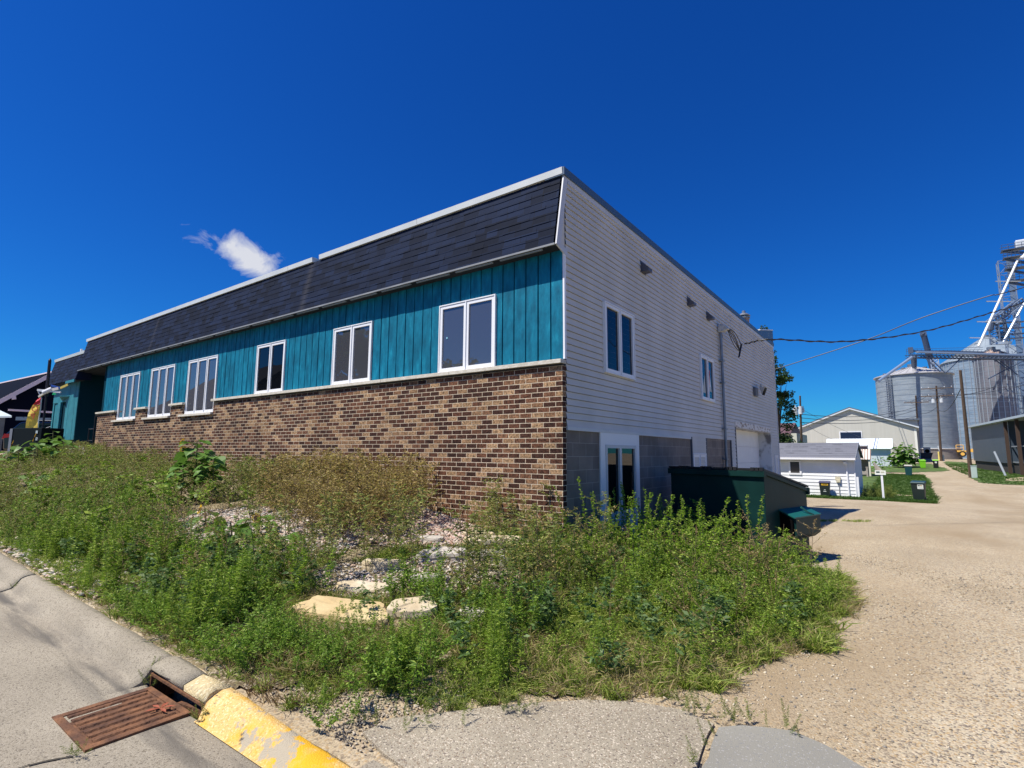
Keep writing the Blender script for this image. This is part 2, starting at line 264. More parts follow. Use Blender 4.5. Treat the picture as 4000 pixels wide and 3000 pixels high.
# ------------------------------------------------------------------ mesh helpers
class MB:
    def __init__(s): s.v = []; s.f = []
    def add(s, vs, fs):
        o = len(s.v); s.v += [tuple(map(float, q)) for q in vs]; s.f += [tuple(i + o for i in f) for f in fs]; return s
    def box(s, a, b):
        (x0, y0, z0), (x1, y1, z1) = [min(p, q) for p, q in zip(a, b)], [max(p, q) for p, q in zip(a, b)]
        return s.add([(x0, y0, z0), (x1, y0, z0), (x1, y1, z0), (x0, y1, z0), (x0, y0, z1), (x1, y0, z1), (x1, y1, z1), (x0, y1, z1)],
                     [(0, 3, 2, 1), (4, 5, 6, 7), (0, 1, 5, 4), (1, 2, 6, 5), (2, 3, 7, 6), (3, 0, 4, 7)])
    def prism(s, poly, d):
        """poly: list of 3d points in a plane; d: extrusion vector"""
        n = len(poly); P = [Vector(p) for p in poly]; d = Vector(d); vs = P + [p + d for p in P]
        nrm = Vector((0, 0, 0))
        for i in range(n): nrm += P[i].cross(P[(i + 1) % n])
        fl = nrm.dot(d) > 0
        a = tuple(range(n)); b = tuple(range(n, 2 * n))
        fs = [a[::-1] if fl else a, b if fl else b[::-1]]
        for i in range(n):
            j = (i + 1) % n; q = (i, j, n + j, n + i); fs.append(q if fl else q[::-1])
        return s.add(vs, fs)
    def cyl(s, p0, p1, r0, r1=None, n=10, cap=True):
        r1 = r0 if r1 is None else r1; p0 = Vector(p0); p1 = Vector(p1); d = (p1 - p0).normalized()
        u = d.cross(Vector((0, 0, 1))) if abs(d.z) < .95 else d.cross(Vector((1, 0, 0))); u.normalize(); v = d.cross(u)
        vs = []
        for p, r in ((p0, r0), (p1, r1)):
            for i in range(n): a = 2 * math.pi * i / n; vs.append(p + u * math.cos(a) * r + v * math.sin(a) * r)
        fs = [(i, (i + 1) % n, n + (i + 1) % n, n + i) for i in range(n)]
        if cap: fs += [tuple(range(n))[::-1], tuple(range(n, 2 * n))]
        return s.add(vs, fs)
    def path(s, pts, r, n=6):
        for a, b in zip(pts[:-1], pts[1:]): s.cyl(a, b, r, n=n, cap=False)
        return s
    def beam(s, p0, p1, wdt, h):
        p0 = Vector(p0); p1 = Vector(p1); d = (p1 - p0).normalized(); u = d.cross(Vector((0, 0, 1)))
        if u.length < .01: u = Vector((1, 0, 0))
        u.normalize(); v = u.cross(d)
        q = [p0 + u * a * wdt / 2 + v * b * h / 2 for a, b in ((-1, -1), (1, -1), (1, 1), (-1, 1))]
        return s.prism(q, p1 - p0)
    def build(s, name, m, parent=None, smooth=False, label=None, cat=None, group=None, kind=None, bevel=0):
        me = bpy.data.meshes.new(name); me.from_pydata(s.v, [], s.f); me.materials.append(m); me.update()
        if smooth:
            for p in me.polygons: p.use_smooth = True
        o = bpy.data.objects.new(name, me); C.objects.link(o); attach(o, parent)
        if bevel:
            b = o.modifiers.new('bevel', 'BEVEL'); b.width = bevel; b.segments = 2; b.limit_method = 'ANGLE'
        tag(o, label, cat, group, kind); return o
def worldloc(o):
    return Vector(o.location) if o.type == 'EMPTY' else Vector((0, 0, 0))
def attach(o, parent):
    if parent is not None: o.parent = parent; o.matrix_parent_inverse = Matrix.Translation(-worldloc(parent))
def tag(o, label=None, cat=None, group=None, kind=None):
    if label: o['label'] = label
    if cat: o['category'] = cat
    if group: o['group'] = group
    if kind: o['kind'] = kind
    return o
def thing(name, label, cat, loc=(0, 0, 0), group=None):
    o = bpy.data.objects.new(name, None); C.objects.link(o); o.location = [float(q) for q in loc]; o.empty_display_size = .2
    return tag(o, label, cat, group)
def npmesh(name, V, F, m, parent=None, smooth=False, **k):
    """V (n,3), F (m,4) quads"""
    me = bpy.data.meshes.new(name); n = len(V); f = len(F); k4 = F.shape[1]
    me.vertices.add(n); me.vertices.foreach_set('co', np.ascontiguousarray(V, dtype=np.float32).ravel())
    me.loops.add(f * k4); me.loops.foreach_set('vertex_index', np.ascontiguousarray(F, dtype=np.int32).ravel())
    me.polygons.add(f); me.polygons.foreach_set('loop_start', np.arange(0, f * k4, k4, dtype=np.int32)); me.polygons.foreach_set('loop_total', np.full(f, k4, dtype=np.int32))
    if smooth: me.polygons.foreach_set('use_smooth', np.ones(f, dtype=bool))
    me.update(calc_edges=True); me.materials.append(m)
    o = bpy.data.objects.new(name, me); C.objects.link(o); attach(o, parent); tag(o, **k); return o

# ------------------------------------------------------------------ terrain
def S(x): t = np.clip(-np.asarray(x, float), 0, 30); return .02 * t + .0006 * t * t
def GW(x): return np.interp(-np.asarray(x, float), [-2, -1, 0, 1.4, 3, 6, 10, 14, 19.4, 24, 30, 60], [0, .1, .33, .45, .70, .82, .98, 1.14, 1.48, 1.6, 1.4, 1.6])
def AL(y): return np.interp(y, [0, 4, 15, 31, 53, 82, 88, 112, 140, 400], [0, -.10, -.42, -.86, -.36, -.12, .08, .62, .8, .8])
def G(x, y):
    x = np.asarray(x, float); y = np.asarray(y, float)
    kt = S(x) + .104 * np.clip((1.5 - x) / 1.2, 0, 1)
    s = np.clip((y + 4.76) / 4.76, 0, 1); s = s * s * (3 - 2 * s) * .5 + s * .5
    front = kt * (1 - s) + GW(x) * s
    side = np.where(x < -.1, GW(x), AL(y) + .25 * np.clip(1 - np.maximum(x, 0) / 1.5, 0, 1) * np.clip(1 - y / 2.5, 0, 1))
    back = np.clip((y - 18) / 6, 0, 1); side = side * (1 - back) + (AL(y) + np.clip(-x - 6, 0, 40) * .05) * back
    z = np.where(y <= 0, front, np.clip(1 - y / 1.0, 0, 1) * GW(x) * (x < 2) + np.where((x < 2), np.clip(y / 1.0, 0, 1), 1) * side)
    z = np.where(y < -4.78, S(x), z)
    return z
def Gz(x, y): return float(G(x, y))

def grid(name, xs, ys, zf, m, **k):
    X, Y = np.meshgrid(xs, ys); Z = zf(X, Y); V = np.stack([X.ravel(), Y.ravel(), Z.ravel()], 1); nx = len(xs); ny = len(ys)
    i = np.arange((ny - 1) * (nx - 1)); a = (i // (nx - 1)) * nx + i % (nx - 1); F = np.stack([a, a + 1, a + nx + 1, a + nx], 1)
    return npmesh(name, V, F, m, smooth=True, **k)
def nz2(x, y, f, a): return a * (np.sin(x * f * 1.3 + 1.7) * np.cos(y * f * 1.1 + .4) + .5 * np.sin(x * f * 2.9 + y * f * 2.3))
xs = np.unique(np.concatenate([np.linspace(-800, -60, 20), np.linspace(-60, -26, 30), np.arange(-26, 8, .25), np.linspace(8, 40, 50), np.linspace(40, 800, 20)]))
ys = np.unique(np.concatenate([np.linspace(-600, -20, 15), np.linspace(-20, -6, 12), [-4.80, -4.77], np.arange(-4.5, 6, .25), np.linspace(6, 150, 120), np.linspace(150, 1200, 20)]))
grid('ground', xs, ys, lambda X, Y: np.where(Y < -4.79, S(X) - .22, G(X, Y) + nz2(X, Y, .9, .008) * (Y > 0)), GRAVEL, kind='structure')
# street with slight crown
grid('street', np.concatenate([np.linspace(-300, -60, 8), np.arange(-59, 1.51, .5)]), np.array([-60, -14, -12, -10, -8, -7, -6, -5.6, -5.5, -5.2]), lambda X, Y: S(X) + .004, CONC, kind='structure')
grid('street', np.concatenate([np.arange(1.5, 60, 1.), [300]]), np.array([-60, -14, -10, -7, -5.6, -4.6]), lambda X, Y: S(X) + .004, CONC, kind='structure')
# kerb runs ; profile (y, z)
def kerb(name, x0, x1, prof, m, zf=lambda x, z: z, n=None, wob=.006, **k):
    n = n or max(2, int((x1 - x0) / .12)); V = []; F = []
    X = np.linspace(x0, x1, n); K = len(prof)
    for i, x in enumerate(X):
        for j, (y, z) in enumerate(prof):
            V.append((x, y + wob * math.sin(x * 5 + j) * (0 < j < K - 1), float(S(x)) + .004 + zf(x, z) + wob * .6 * math.sin(x * 9 + j * 2) * (0 < j < K - 1)))
    for i in range(n - 1):
        for j in range(K - 1): a = i * K + j; F.append((a, a + K, a + K + 1, a + 1))
    F += [tuple(range(K)), tuple((n - 1) * K + j for j in range(K))[::-1]]
    mb = MB(); mb.add(V, F); return mb.build(name, m, smooth=False, **k)
PROF = [(-5.22, .002), (-5.08, -.010), (-5.0, .016), (-4.965, .06), (-4.93, .105), (-4.89, .126), (-4.84, .134), (-4.79, .126), (-4.755, .08), (-4.75, -.1)]
def shade_kerb(o):
    for p in o.data.polygons: p.use_smooth = len(p.vertices) == 4
    return o
shade_kerb(kerb('kerb', -60, -4.24, PROF, CONC, n=300, kind='structure'))
shade_kerb(kerb('kerb', -4.20, -.52, PROF, CONC, kind='structure'))
HOOD = [(-4.935, .078), (-4.945, .105), (-4.91, .128), (-4.86, .138), (-4.81, .138), (-4.765, .122), (-4.745, .06), (-4.745, -.1)]
shade_kerb(kerb('kerb', -.515, -.02, HOOD, CONC, wob=.01, kind='structure'))
LIMEY = speckle('weathered_kerb', (.50, .40, .22), (.60, .50, .30), [(.40, .33, .2), (.64, .55, .36)], 70, bump=.5, stonefrac=.3)
shade_kerb(kerb('kerb', -.01, .30, HOOD, LIMEY, wob=.012, kind='structure'))
WIDE = [(-5.0, .002), (-4.978, .012), (-4.955, .045), (-4.925, .088), (-4.885, .118), (-4.84, .132), (-4.79, .126), (-4.76, .08), (-4.75, -.1)]
yk = shade_kerb(kerb('kerb', .305, 2.3, WIDE, YELLOW, zf=lambda x, z: z * min(1, max(.02, (2.2 - x) / 1.7)) if z > 0 else z, kind='structure'))
# gutter strip below the inlet joins street
grid('gutter', np.linspace(-.52, 1.5, 6), np.array([-5.21, -4.97]), lambda X, Y: S(X) + .004 + (Y + 5.21) * -.03, CONC, kind='structure')

def flat(name, poly, m, dz, thick=.06, jag=.0, **k):
    P = []
    for i in range(len(poly)):
        a = np.array(poly[i]); b = np.array(poly[(i + 1) % len(poly)]); n = max(1, int(np.linalg.norm(b - a) / .12)) if jag else 1
        for j in range(n):
            q = a + (b - a) * j / n
            if jag and j: q = q + rng.normal(0, jag, 2)
            P.append(q)
    me = MB(); n = len(P)
    top = [(p[0], p[1], float(G(p[0], p[1])) + dz) for p in P]; bot = [(p[0], p[1], z - thick) for p, (_, _, z) in zip(P, top)]
    me.add(top + bot, [tuple(range(n))] + [(i, i + n, (i + 1) % n + n, (i + 1) % n) for i in range(n)])
    o = me.build(name, m, **k)
    return o
flat('pavement', [(1.28, -4.5), (1.29, -4.28), (1.5, -3.98), (1.80, -3.60), (2.10, -3.30), (2.42, -3.12), (2.65, -3.06), (2.87, -3.12), (2.93, -3.65), (2.95, -5.4), (1.6, -5.3), (1.9, -4.6)], APRON, .018, jag=.006, kind='structure')
flat('asphalt_patch', [(2.955, -3.65), (2.91, -3.16), (3.02, -3.05), (3.27, -2.94), (3.45, -3.0), (3.62, -3.12), (4.0, -3.2), (4.6, -3.5), (5.2, -5.4), (2.975, -5.4)], ASPH, .026, jag=.010, kind='structure')
# street joints / cracks
def crack(pts, wd, dz=.0055):
    mb = MB()
    for (x0, y0), (x1, y1) in zip(pts[:-1], pts[1:]):
        L = math.hypot(x1 - x0, y1 - y0); n = max(1, int(L / .06)); prev = (x0, y0)
        for i in range(1, n + 1):
            q = (x0 + (x1 - x0) * i / n + random.gauss(0, .006), y0 + (y1 - y0) * i / n + random.gauss(0, .006))
            dx, dy = q[0] - prev[0], q[1] - prev[1]; l = math.hypot(dx, dy) or 1; w2 = wd * random.uniform(.4, 1.2) / 2; nx, ny = -dy / l * w2, dx / l * w2
            z = float(S(q[0])) + .004 + dz
            mb.add([(prev[0] + nx, prev[1] + ny, z), (prev[0] - nx, prev[1] - ny, z), (q[0] - nx, q[1] - ny, z), (q[0] + nx, q[1] + ny, z)], [(0, 1, 2, 3)]); prev = q
    return mb
cm = crack([(-4.22, -5.22), (-4.30, -6.3), (-4.25, -9)], .03); cm.v += []; 
c2 = crack([(.19, -5.56), (.1, -5.72), (.16, -6.1), (.05, -7.5)], .02); cm.add(c2.v, c2.f)
cm.build('pavement_crack', mat('crack', (.05, .042, .03), rough=.95), kind='structure')

# ------------------------------------------------------------------ main building
BLD = thing('shop_building', 'long building with black shingled mansard, teal boards, brown brick front and sided end wall', 'building', (0, 0, 0))
XL = -22.2
# core volume (keeps light out, gives roof)
core = MB(); core.box((-19.55, .02, -.6), (-.03, 9.38, 5.7)); core.box((-19.55, 9.38, -1.4), (-.45, 14.52, 2.61)); core.box((-19.55, 9.38, 2.61), (-.03, 14.52, 5.7)); core.box((-19.55, 14.52, -1.4), (-.03, 15.95, 5.7)); core.box((-25.9, 2.4, .2), (-19.57, 15.9, 5.35)); core.box((-25.9, .05, .2), (-22.25, 2.38, 5.35))
core.build('wall_core', TEAL_SHADED, BLD)
# teal boards, grooves between
tb = MB(); x = -.012; i = 0
while x > -19.15:
    wd = .2286; a = max(x - wd + .020, -19.5); off = random.uniform(-.003, .003)
    tb.box((a, -.045 + off, 2.88), (x, -.013, 4.80)); x -= wd
tb.build('board_wall', TEAL, BLD, bevel=.003)
tb = MB(); tb.box((-19.5, -.012, 2.70), (-.012, .012, 4.80)); tb.build('board_backing', mat('groove_shade_teal', (.0015, .03, .05), rough=.9, spec=.05), BLD)  # darker teal behind the boards: groove shade put into the colour
tb = MB(); tb.box((-.012, -.052, 3.02), (.016, -.001, 4.70)); tb.build('corner_trim', WHITE, BLD)
# brick wall with notches for the three long windows
NOT = [(-12.47, -10.68), (-15.10, -13.33), (-17.74, -15.97)]
bw = MB(); bw.box((-19.52, -.105, -.5), (.004, -.002, 2.60))
prev = .004; 
for a, b in NOT: bw.box((b, -.105, 2.60), (prev, -.002, 2.93)); prev = a
bw.box((-19.52, -.105, 2.60), (prev, -.002, 2.93)); bw.build('brick_wall', BRICK, BLD)
lg = MB()
def ledge(x0, x1, z0, z1, y0=-.165): lg.box((x0, y0, z0), (x1, -.001, z1))
xx = .012
for L_ in (2.2, 1.75, 1.95, 2.3, 2.4): ledge(xx - L_ + .006, xx, 2.945, 3.005); xx -= L_
ledge(-10.72, xx, 2.945, 3.005)
for a, b in ((-13.36, -12.43), (-15.99 + -.0, -15.06), (-19.60, -17.70)): ledge(a, b, 2.945, 3.005)
for a, b in NOT: ledge(a - .16, b + .02, 2.60, 2.66, -.175)
lg.build('stone_ledge', STONE, BLD, bevel=.004)
gk = MB(); gk.box((-10.6, -.118, 2.915), (.008, -.02, 2.944)); gk.build('ledge_shadow_joint', mat('shadow_joint_black', (.03, .027, .025), rough=.9), BLD)  # near-black bed joint with the ledge's shadow line put into its colour
# windows on the front
def window(x0, x1, z0, z1, n, y=-.046, gl=GLASS, fr=.06, face='y', m=WHITE, mull=.05, d=.035):
    """frame child of BLD, pane child of frame; face 'y': faces -Y at y; face 'x': faces +X at x=y"""
    def B(mb, a0, a1, b0, b1, d0, d1):
        if face == 'y': mb.box((a0, y - d1, b0), (a1, y - d0, b1))
        else: mb.box((y + d0, a0, b0), (y + d1, a1, b1))
    f = MB(); B(f, x0, x0 + fr * .35, z0, z1, -.02, d); B(f, x1 - fr * .35, x1, z0, z1, -.02, d); B(f, x0 + fr * .35, x1 - fr * .35, z1 - fr * .35, z1, -.02, d); B(f, x0 + fr * .35, x1 - fr * .35, z0, z0 + fr * .35, -.02, d)
    wI = (x1 - x0 - fr * .7) / n; p = MB()
    for i in range(n):
        a = x0 + fr * .35 + i * wI + .005; b = a + wI - .01; zz0 = z0 + fr * .35 + .004; zz1 = z1 - fr * .35 - .004; s = .052
        B(f, a, a + s, zz0, zz1, -.02, d - .010); B(f, b - s, b, zz0, zz1, -.02, d - .010); B(f, a + s, b - s, zz1 - s, zz1, -.02, d - .010); B(f, a + s, b - s, zz0, zz0 + s, -.02, d - .010)
        B(p, a + s, b - s, zz0 + s, zz1 - s, 0, .003)
        if i: B(f, a - .016, a + .002, z0 + .01, z1 - .01, -.01, d + .006)
    fo = f.build('window', m, BLD, bevel=.002); p.build('pane', gl, fo); return fo
for (a, b, g_) in ((-2.53, -1.27, GLASS), (-5.61, -4.36, GLASS), (-8.69, -7.44, GLASSD)): window(a, b, 3.010, 4.215, 2, gl=g_)
for a, b in ((-12.44, -10.70), (-15.07, -13.35), (-17.71, -15.99)): window(a, b, 2.672, 4.205, 3)
# suncatcher stuck inside the nearest window
sc_ = MB(); sc_.cyl((-2.35, -.052, 3.62), (-2.35, -.056, 3.62), .018, n=12); sc_.build('suncatcher', mat('suncatcher', (.25, .5, .6), rough=.3), BLD)
# mansard: real overlapping courses
def mansard(x0, x1, z0, z1, y0, y1, name='mansard', ends=True, rows=None):
    mb = MB(); rh = .1275; rows = rows or int(round((z1 - z0) / rh)); rh = (z1 - z0) / rows
    for r in range(rows):
        za = z0 + r * rh; zb = za + rh; fa = (za - z0) / (z1 - z0); fb = (zb - z0) / (z1 - z0)
        ya = y0 + (y1 - y0) * fa; yb = y0 + (y1 - y0) * fb
        x = x0
        while x < x1 - 1e-6:
            wd = random.choice((.14, .2, .28, .34)); xb = min(x1, x + wd); th = random.choice((.007, .009, .012)); dz = random.choice((0, 0, 0, .006))
            mb.add([(x, ya - th, za - dz), (xb, ya - th, za - dz), (xb, yb - .002, zb), (x, yb - .002, zb), (x, ya + .01, za - dz), (xb, ya + .01, za - dz)], [(0, 1, 2, 3), (4, 5, 1, 0), (0, 3, 4), (1, 5, 2)])
            x = xb
    return mb
mz0, mz1, my0, my1 = 4.722, 5.885, -.270, -.045
mb = mansard(-21.75, -.035, mz0, mz1, my0, my1, rows=9); mb.box((-21.75, -.04, 4.80), (-.04, .02, 5.88)); mb.build('mansard_roof', SHING, BLD)
mb = mansard(-25.75, -21.78, 4.38, 5.44, -.31, -.07, rows=8); mb2 = mansard(-22.7, -21.76, 4.735, 5.44, -.262, -.07, rows=5)
mb.prism([(-21.765, -.30, 4.38), (-21.765, .2, 4.38), (-21.765, .2, 5.44), (-21.765, -.07, 5.44)], (-.1, 0, 0)); mb.box((-25.74, -.06, 4.45), (-21.9, .04, 5.44)); mb.build('mansard_roof', SHING, BLD)
# eave trim and soffit
et = MB(); et.box((-21.75, -.284, 4.694), (-.012, -.258, 4.722)); et.build('eave_drip_edge', mat('dull_trim', (.20, .21, .22), (.28, .29, .30), scale=3, rough=.5), BLD)
so_ = MB(); so_.box((-21.75, -.26, 4.690), (-.02, -.03, 4.712)); so_.box((-25.7, -.30, 4.345), (-21.80, 0, 4.365)); so_.box((-22.2, -.03, 4.66), (-19.45, 2.4, 4.70)); so_.build('soffit', mat('soffit', (.03, .035, .045), rough=.8, spec=.1), BLD)
sg = MB()
for k in range(22): sg.box((-.25 - k * .95, -.255, 4.668), (-.95 - k * .95 - .1, -.225, 4.689))
sg.build('soffit_strip', mat('soffit_strip', (.22, .24, .24), rough=.6), BLD)
et = MB(); et.box((-22.9, -.335, 4.27), (-21.80, -.30, 4.376)); et.build('eave_drip_edge', TEAL2, BLD)
# coping, with the gap where one piece is missing
cp = MB(); segs = [(.012, -3.15), (-3.16, -6.26), (-6.52, -7.5), (-7.51, -10.6), (-10.61, -13.65), (-13.66, -16.2), (-16.21, -19.3), (-19.31, -21.78)]
for i, (a, b) in enumerate(segs):
    dz = random.uniform(-.003, .003)
    cp.prism([(a, -.090, 5.882 + dz), (a, -.10, 5.985 + dz), (a, -.085, 5.995 + dz), (a, .30, 6.0 + dz), (a, .30, 5.87), (a, -.04, 5.882)], (b - a + (0 if i else 0), 0, 0))
cp.build('front_coping', COPING, BLD)
cq = MB(); cq.prism([(-21.80, -.10, 5.44), (-21.80, -.12, 5.55), (-21.80, .3, 5.56), (-21.80, .3, 5.44)], (-3.95, 0, 0)); cq.box((-22.4, -.10, 5.56), (-22.3, -.04, 5.66)); cq.build('front_coping', COPING, BLD)
# side wall : lap siding x=0 plane
GDo = (9.56, 14.40, -1.2, 2.57)
OPN = [GDo, (.0, 5.55, -1, 2.035), (6.68, 9.0, -1, 2.035)]
sw = MB(); ex = .1017; z = 2.035 - 20 * ex
def side_int(za, zb):
    iv = [(0.0, 15.95)]
    for (a, b, c, d) in OPN:
        if c < zb - 1e-4 and d > za + 1e-4:
            nv = []
            for p, q in iv:
                if b <= p or a >= q: nv.append((p, q)); continue
                if a > p: nv.append((p, a))
                if b < q: nv.append((b, q))
            iv = nv
    return iv
while z < 5.80:
    zt = min(z + ex, 5.865); cuts = sorted({z, zt, *[q for o_ in OPN for q in (o_[2], o_[3]) if z < q < zt]})
    for za, zb in zip(cuts[:-1], cuts[1:]):
        for a, b in side_int(za, zb):
            fx = lambda q: .002 + .018 * (1 - (q - z) / ex)
            zc = za
            if za == z:
                zc = za + .0065; sw.add([(-.02, a, za), (-.02, b, za), (-.02, b, zc), (-.02, a, zc)], [(0, 1, 2, 3)]); sw.add([(-.02, a, zc), (-.02, b, zc), (fx(za), b, zc), (fx(za), a, zc)], [(0, 3, 2, 1)])
            if zb > zc: sw.add([(fx(zc), a, zc), (fx(zc), b, zc), (fx(zb), b, zb), (fx(zb), a, zb)], [(0, 1, 2, 3)])
    z = zt
# wedge of siding behind the mansard end
nW = 9
for k in range(11):
    za = 4.735 + k * .1022; zb = za + .1022; y_a = my0 + (my1 - my0) * (za - mz0) / (mz1 - mz0); y_b = my0 + (my1 - my0) * (zb - mz0) / (mz1 - mz0)
    sw.add([(-.004, y_a, za), (-.004, .0, za), (-.004, 0, zb), (-.004, y_b, zb)], [(0, 1, 2, 3)])
sw.build('siding_wall', SIDING, BLD)
tr = MB()
def rakeq(yo): return None
tr.prism([(.0, my0 - .012, 4.70), (.0, my0 + .105, 4.70), (.0, my1 + .105, 5.86), (.0, my1 - .012, 5.86)], (.024, 0, 0))
tr.prism([(.001, my0 + .0, 4.69), (.001, .0, 4.60), (.001, .04, 4.62), (.001, .04, 4.72), (.001, my0 + .10, 4.72)], (.020, 0, 0))
tr.box((.001, my1 + .105, 5.77), (.026, 15.96, 5.862)); tr.box((.001, 15.90, -1), (.028, 15.98, 5.68)); tr.box((.0, .0, 1.98), (.030, 5.5, 2.034))
tr.build('siding_trim', TRIM, BLD)
ck = MB(); ck.box((-.30, -.085, 5.864), (.045, 15.98, 5.988)); ck.build('side_coping', COPBLUE, BLD)
pb = MB(); pb.box((-2.0, 13.55, 5.99), (.03, 13.62, 6.02)); pb.prism([(.028, 13.6, 5.99), (.028, 15.97, 5.99), (.028, 15.97, 6.50), (.028, 13.55, 6.04)], (-.25, 0, 0)); pb.build('parapet_end', COPBLUE, BLD)
pb = MB(); pb.prism([(.05, 13.52, 6.045), (.05, 16.0, 6.505), (.05, 16.0, 6.545), (.05, 13.52, 6.085)], (-.3, 0, 0)); pb.build('parapet_cap', COPING, BLD)
# block foundation walls of the side
bk = MB(); bk.box((-.03, -.0, -1), (-.008, 9.2, 2.035)); bk.build('block_wall', BLOCK, BLD)
sf = MB(); z = .6
# siding infill above the small window, with its own laps
zz = 1.69
while zz < 2.0:
    sf.prism([(.014, 5.60, zz), (.0, 5.60, zz), (.0, 5.60, zz + .1), (.003, 5.60, zz + .1)], (0, 1.06, 0)); zz += .1017
sf.build('siding_infill', SIDING, BLD)
for ya, yb, za, zb_ in ((5.55, 5.60, .3, 2.034), (6.66, 6.71, .3, 2.034), (8.96, 9.02, .3, 2.034), (9.50, 9.555, -1, 2.42)): st = MB(); st.box((-.01, ya, za), (.024, yb, zb_)); st.build('corner_strip', mat('dark_strip', (.07, .08, .10), rough=.6), BLD)
window(1.20, 2.40, 2.975, 4.185, 2, y=.016, face='x', gl=GLASSD, d=.045)
w2 = window(6.385, 7.49, 2.965, 4.085, 2, y=.016, face='x', gl=GLASSD, d=.045)
# things seen inside the second side window
sk = MB(); sk.prism([(.0202, 7.02, 3.25), (.0202, 7.30, 3.22), (.0202, 7.16, 3.72)], (.0006, 0, 0)); sk.build('curtain', mat('pale_curtain', (.40, .46, .46), rough=.8), w2); sk = MB(); sk.prism([(.0202, 6.50, 3.15), (.0202, 6.75, 3.62), (.0202, 6.78, 3.15)], (.0006, 0, 0)); sk.build('curtain', mat('pale_curtain', (.40, .46, .46), rough=.8), w2)
sk = MB(); sk.prism([(.0212, 7.06, 3.30), (.0212, 7.10, 3.28), (.0212, 7.20, 3.76), (.0212, 7.15, 3.79)], (.0006, 0, 0)); sk.build('red_sticker', mat('red_orange', (.55, .10, .04), rough=.6), w2)
sk = MB(); sk.prism([(.0212, 6.45, 3.18), (.0212, 6.50, 3.18), (.0212, 6.50, 3.34), (.0212, 6.45, 3.40)], (.0006, 0, 0)); sk.build('white_sticker', WHITE, w2); sk = MB(); sk.prism([(.0222, 7.13, 3.36), (.0222, 7.22, 3.34), (.0222, 7.18, 3.66)], (.0006, 0, 0)); sk.build('white_sticker', WHITE, w2)
# basement patio window with its white surround
PW = MB(); PW.box((-.005, 1.03, 1.79), (.024, 2.56, 2.03)); PW.box((-.005, 1.03, .15), (.022, 1.20, 1.79)); PW.box((-.005, 2.40, .15), (.022, 2.56, 1.79)); PW.box((-.005, 1.2, .15), (.022, 2.4, .62)); PWo = PW.build('patio_window', WHITE, BLD, bevel=.002)
PF = MB()
for a, b in ((1.20, 1.255), (2.345, 2.40)): PF.box((.0, a, .62), (.034, b, 1.79))
PF.box((.0, 1.255, 1.735), (.034, 2.345, 1.79)); PF.box((.0, 1.255, .62), (.034, 2.345, .70)); PF.box((.004, 1.70, .70), (.040, 1.78, 1.735)); PF.build('sash', TRIM, PWo)
PG = MB(); PG.box((-.004, 1.255, .70), (.002, 2.345, 1.735)); PG.build('pane', GLASSD, PWo)
# small basement window
sx = window(5.63, 6.62, .75, 1.66, 2, y=.0, face='x', gl=mat('blind', (.62, .63, .62), rough=.7), d=.03, fr=.08)
# garage door recessed
gd = MB(); 
for k in range(7): gd.box((-.42, 9.5, 2.42 - .53 * (k + 1) + .008), (-.385, 14.42, 2.42 - .53 * k)); 
gd.box((-.43, 9.5, -1.3), (-.415, 14.42, 2.6)); gd.build('garage_door', mat('door_cream', (.78, .78, .77), (.82, .82, .81), scale=3, rough=.5), BLD)
gj = MB(); gj.box((-.42, 9.50, 2.42), (.030, 14.46, 2.60)); gj.build('door_header', mat('peeling_paint', (.30, .25, .20), (.66, .66, .64), scale=7, rough=.8, ramp=(.38, .5), stretch=(1, .5, 2)), BLD)
gj = MB(); gj.box((-.42, 14.40, -1.3), (.028, 14.50, 2.42)); gj.build('door_jamb', mat('stained_jamb', (.20, .19, .18), (.62, .63, .63), scale=2.4, rough=.7, ramp=(.36, .48), stretch=(1, 1, .8)), BLD)
window(14.95, 15.62, .7, 1.62, 1, y=.016, face='x', gl=mat('blind', (.62, .63, .62)), d=.03, fr=.08)
# vent hoods, each its own part
for (y, zt) in ((2.99, 5.38), (5.74, 5.34), (7.26, 5.32)):
    v = MB(); v.prism([(.012, y - .10, zt), (.012, y - .10, zt - .20), (.16, y - .10, zt - .20), (.16, y - .10, zt - .13)], (0, .20, 0))
    v.box((.010, y - .13, zt - .22), (.020, y + .13, zt + .02)); v.build('vent_hood', mat('vent_grey', (.09, .09, .11), rough=.5), BLD, bevel=.003)
    v = MB(); v.box((.014, y - .012, zt - .42), (.0165, y + .012, zt - .23)); 
# floodlight
fl = MB(); fl.box((.012, 12.05, 3.56), (.10, 12.40, 3.84)); flo = fl.build('floodlight', mat('lamp_grey', (.12, .13, .15), rough=.5), BLD, bevel=.01)
fl = MB(); fl.prism([(.12, 12.44, 3.90), (.30, 12.44, 3.88), (.20, 12.44, 3.62)], (0, .38, 0)); fl.cyl((.16, 12.55, 3.90), (.16, 12.55, 4.0), .03); fl.build('lamp_head', mat('lamp_pale', (.45, .43, .40), rough=.4), flo)
fl = MB(); fl.prism([(.205, 12.46, 3.622), (.302, 12.46, 3.86), (.306, 12.46, 3.86), (.21, 12.46, 3.618)], (0, .34, 0)); fl.build('lamp_glass', GLASSD, flo)
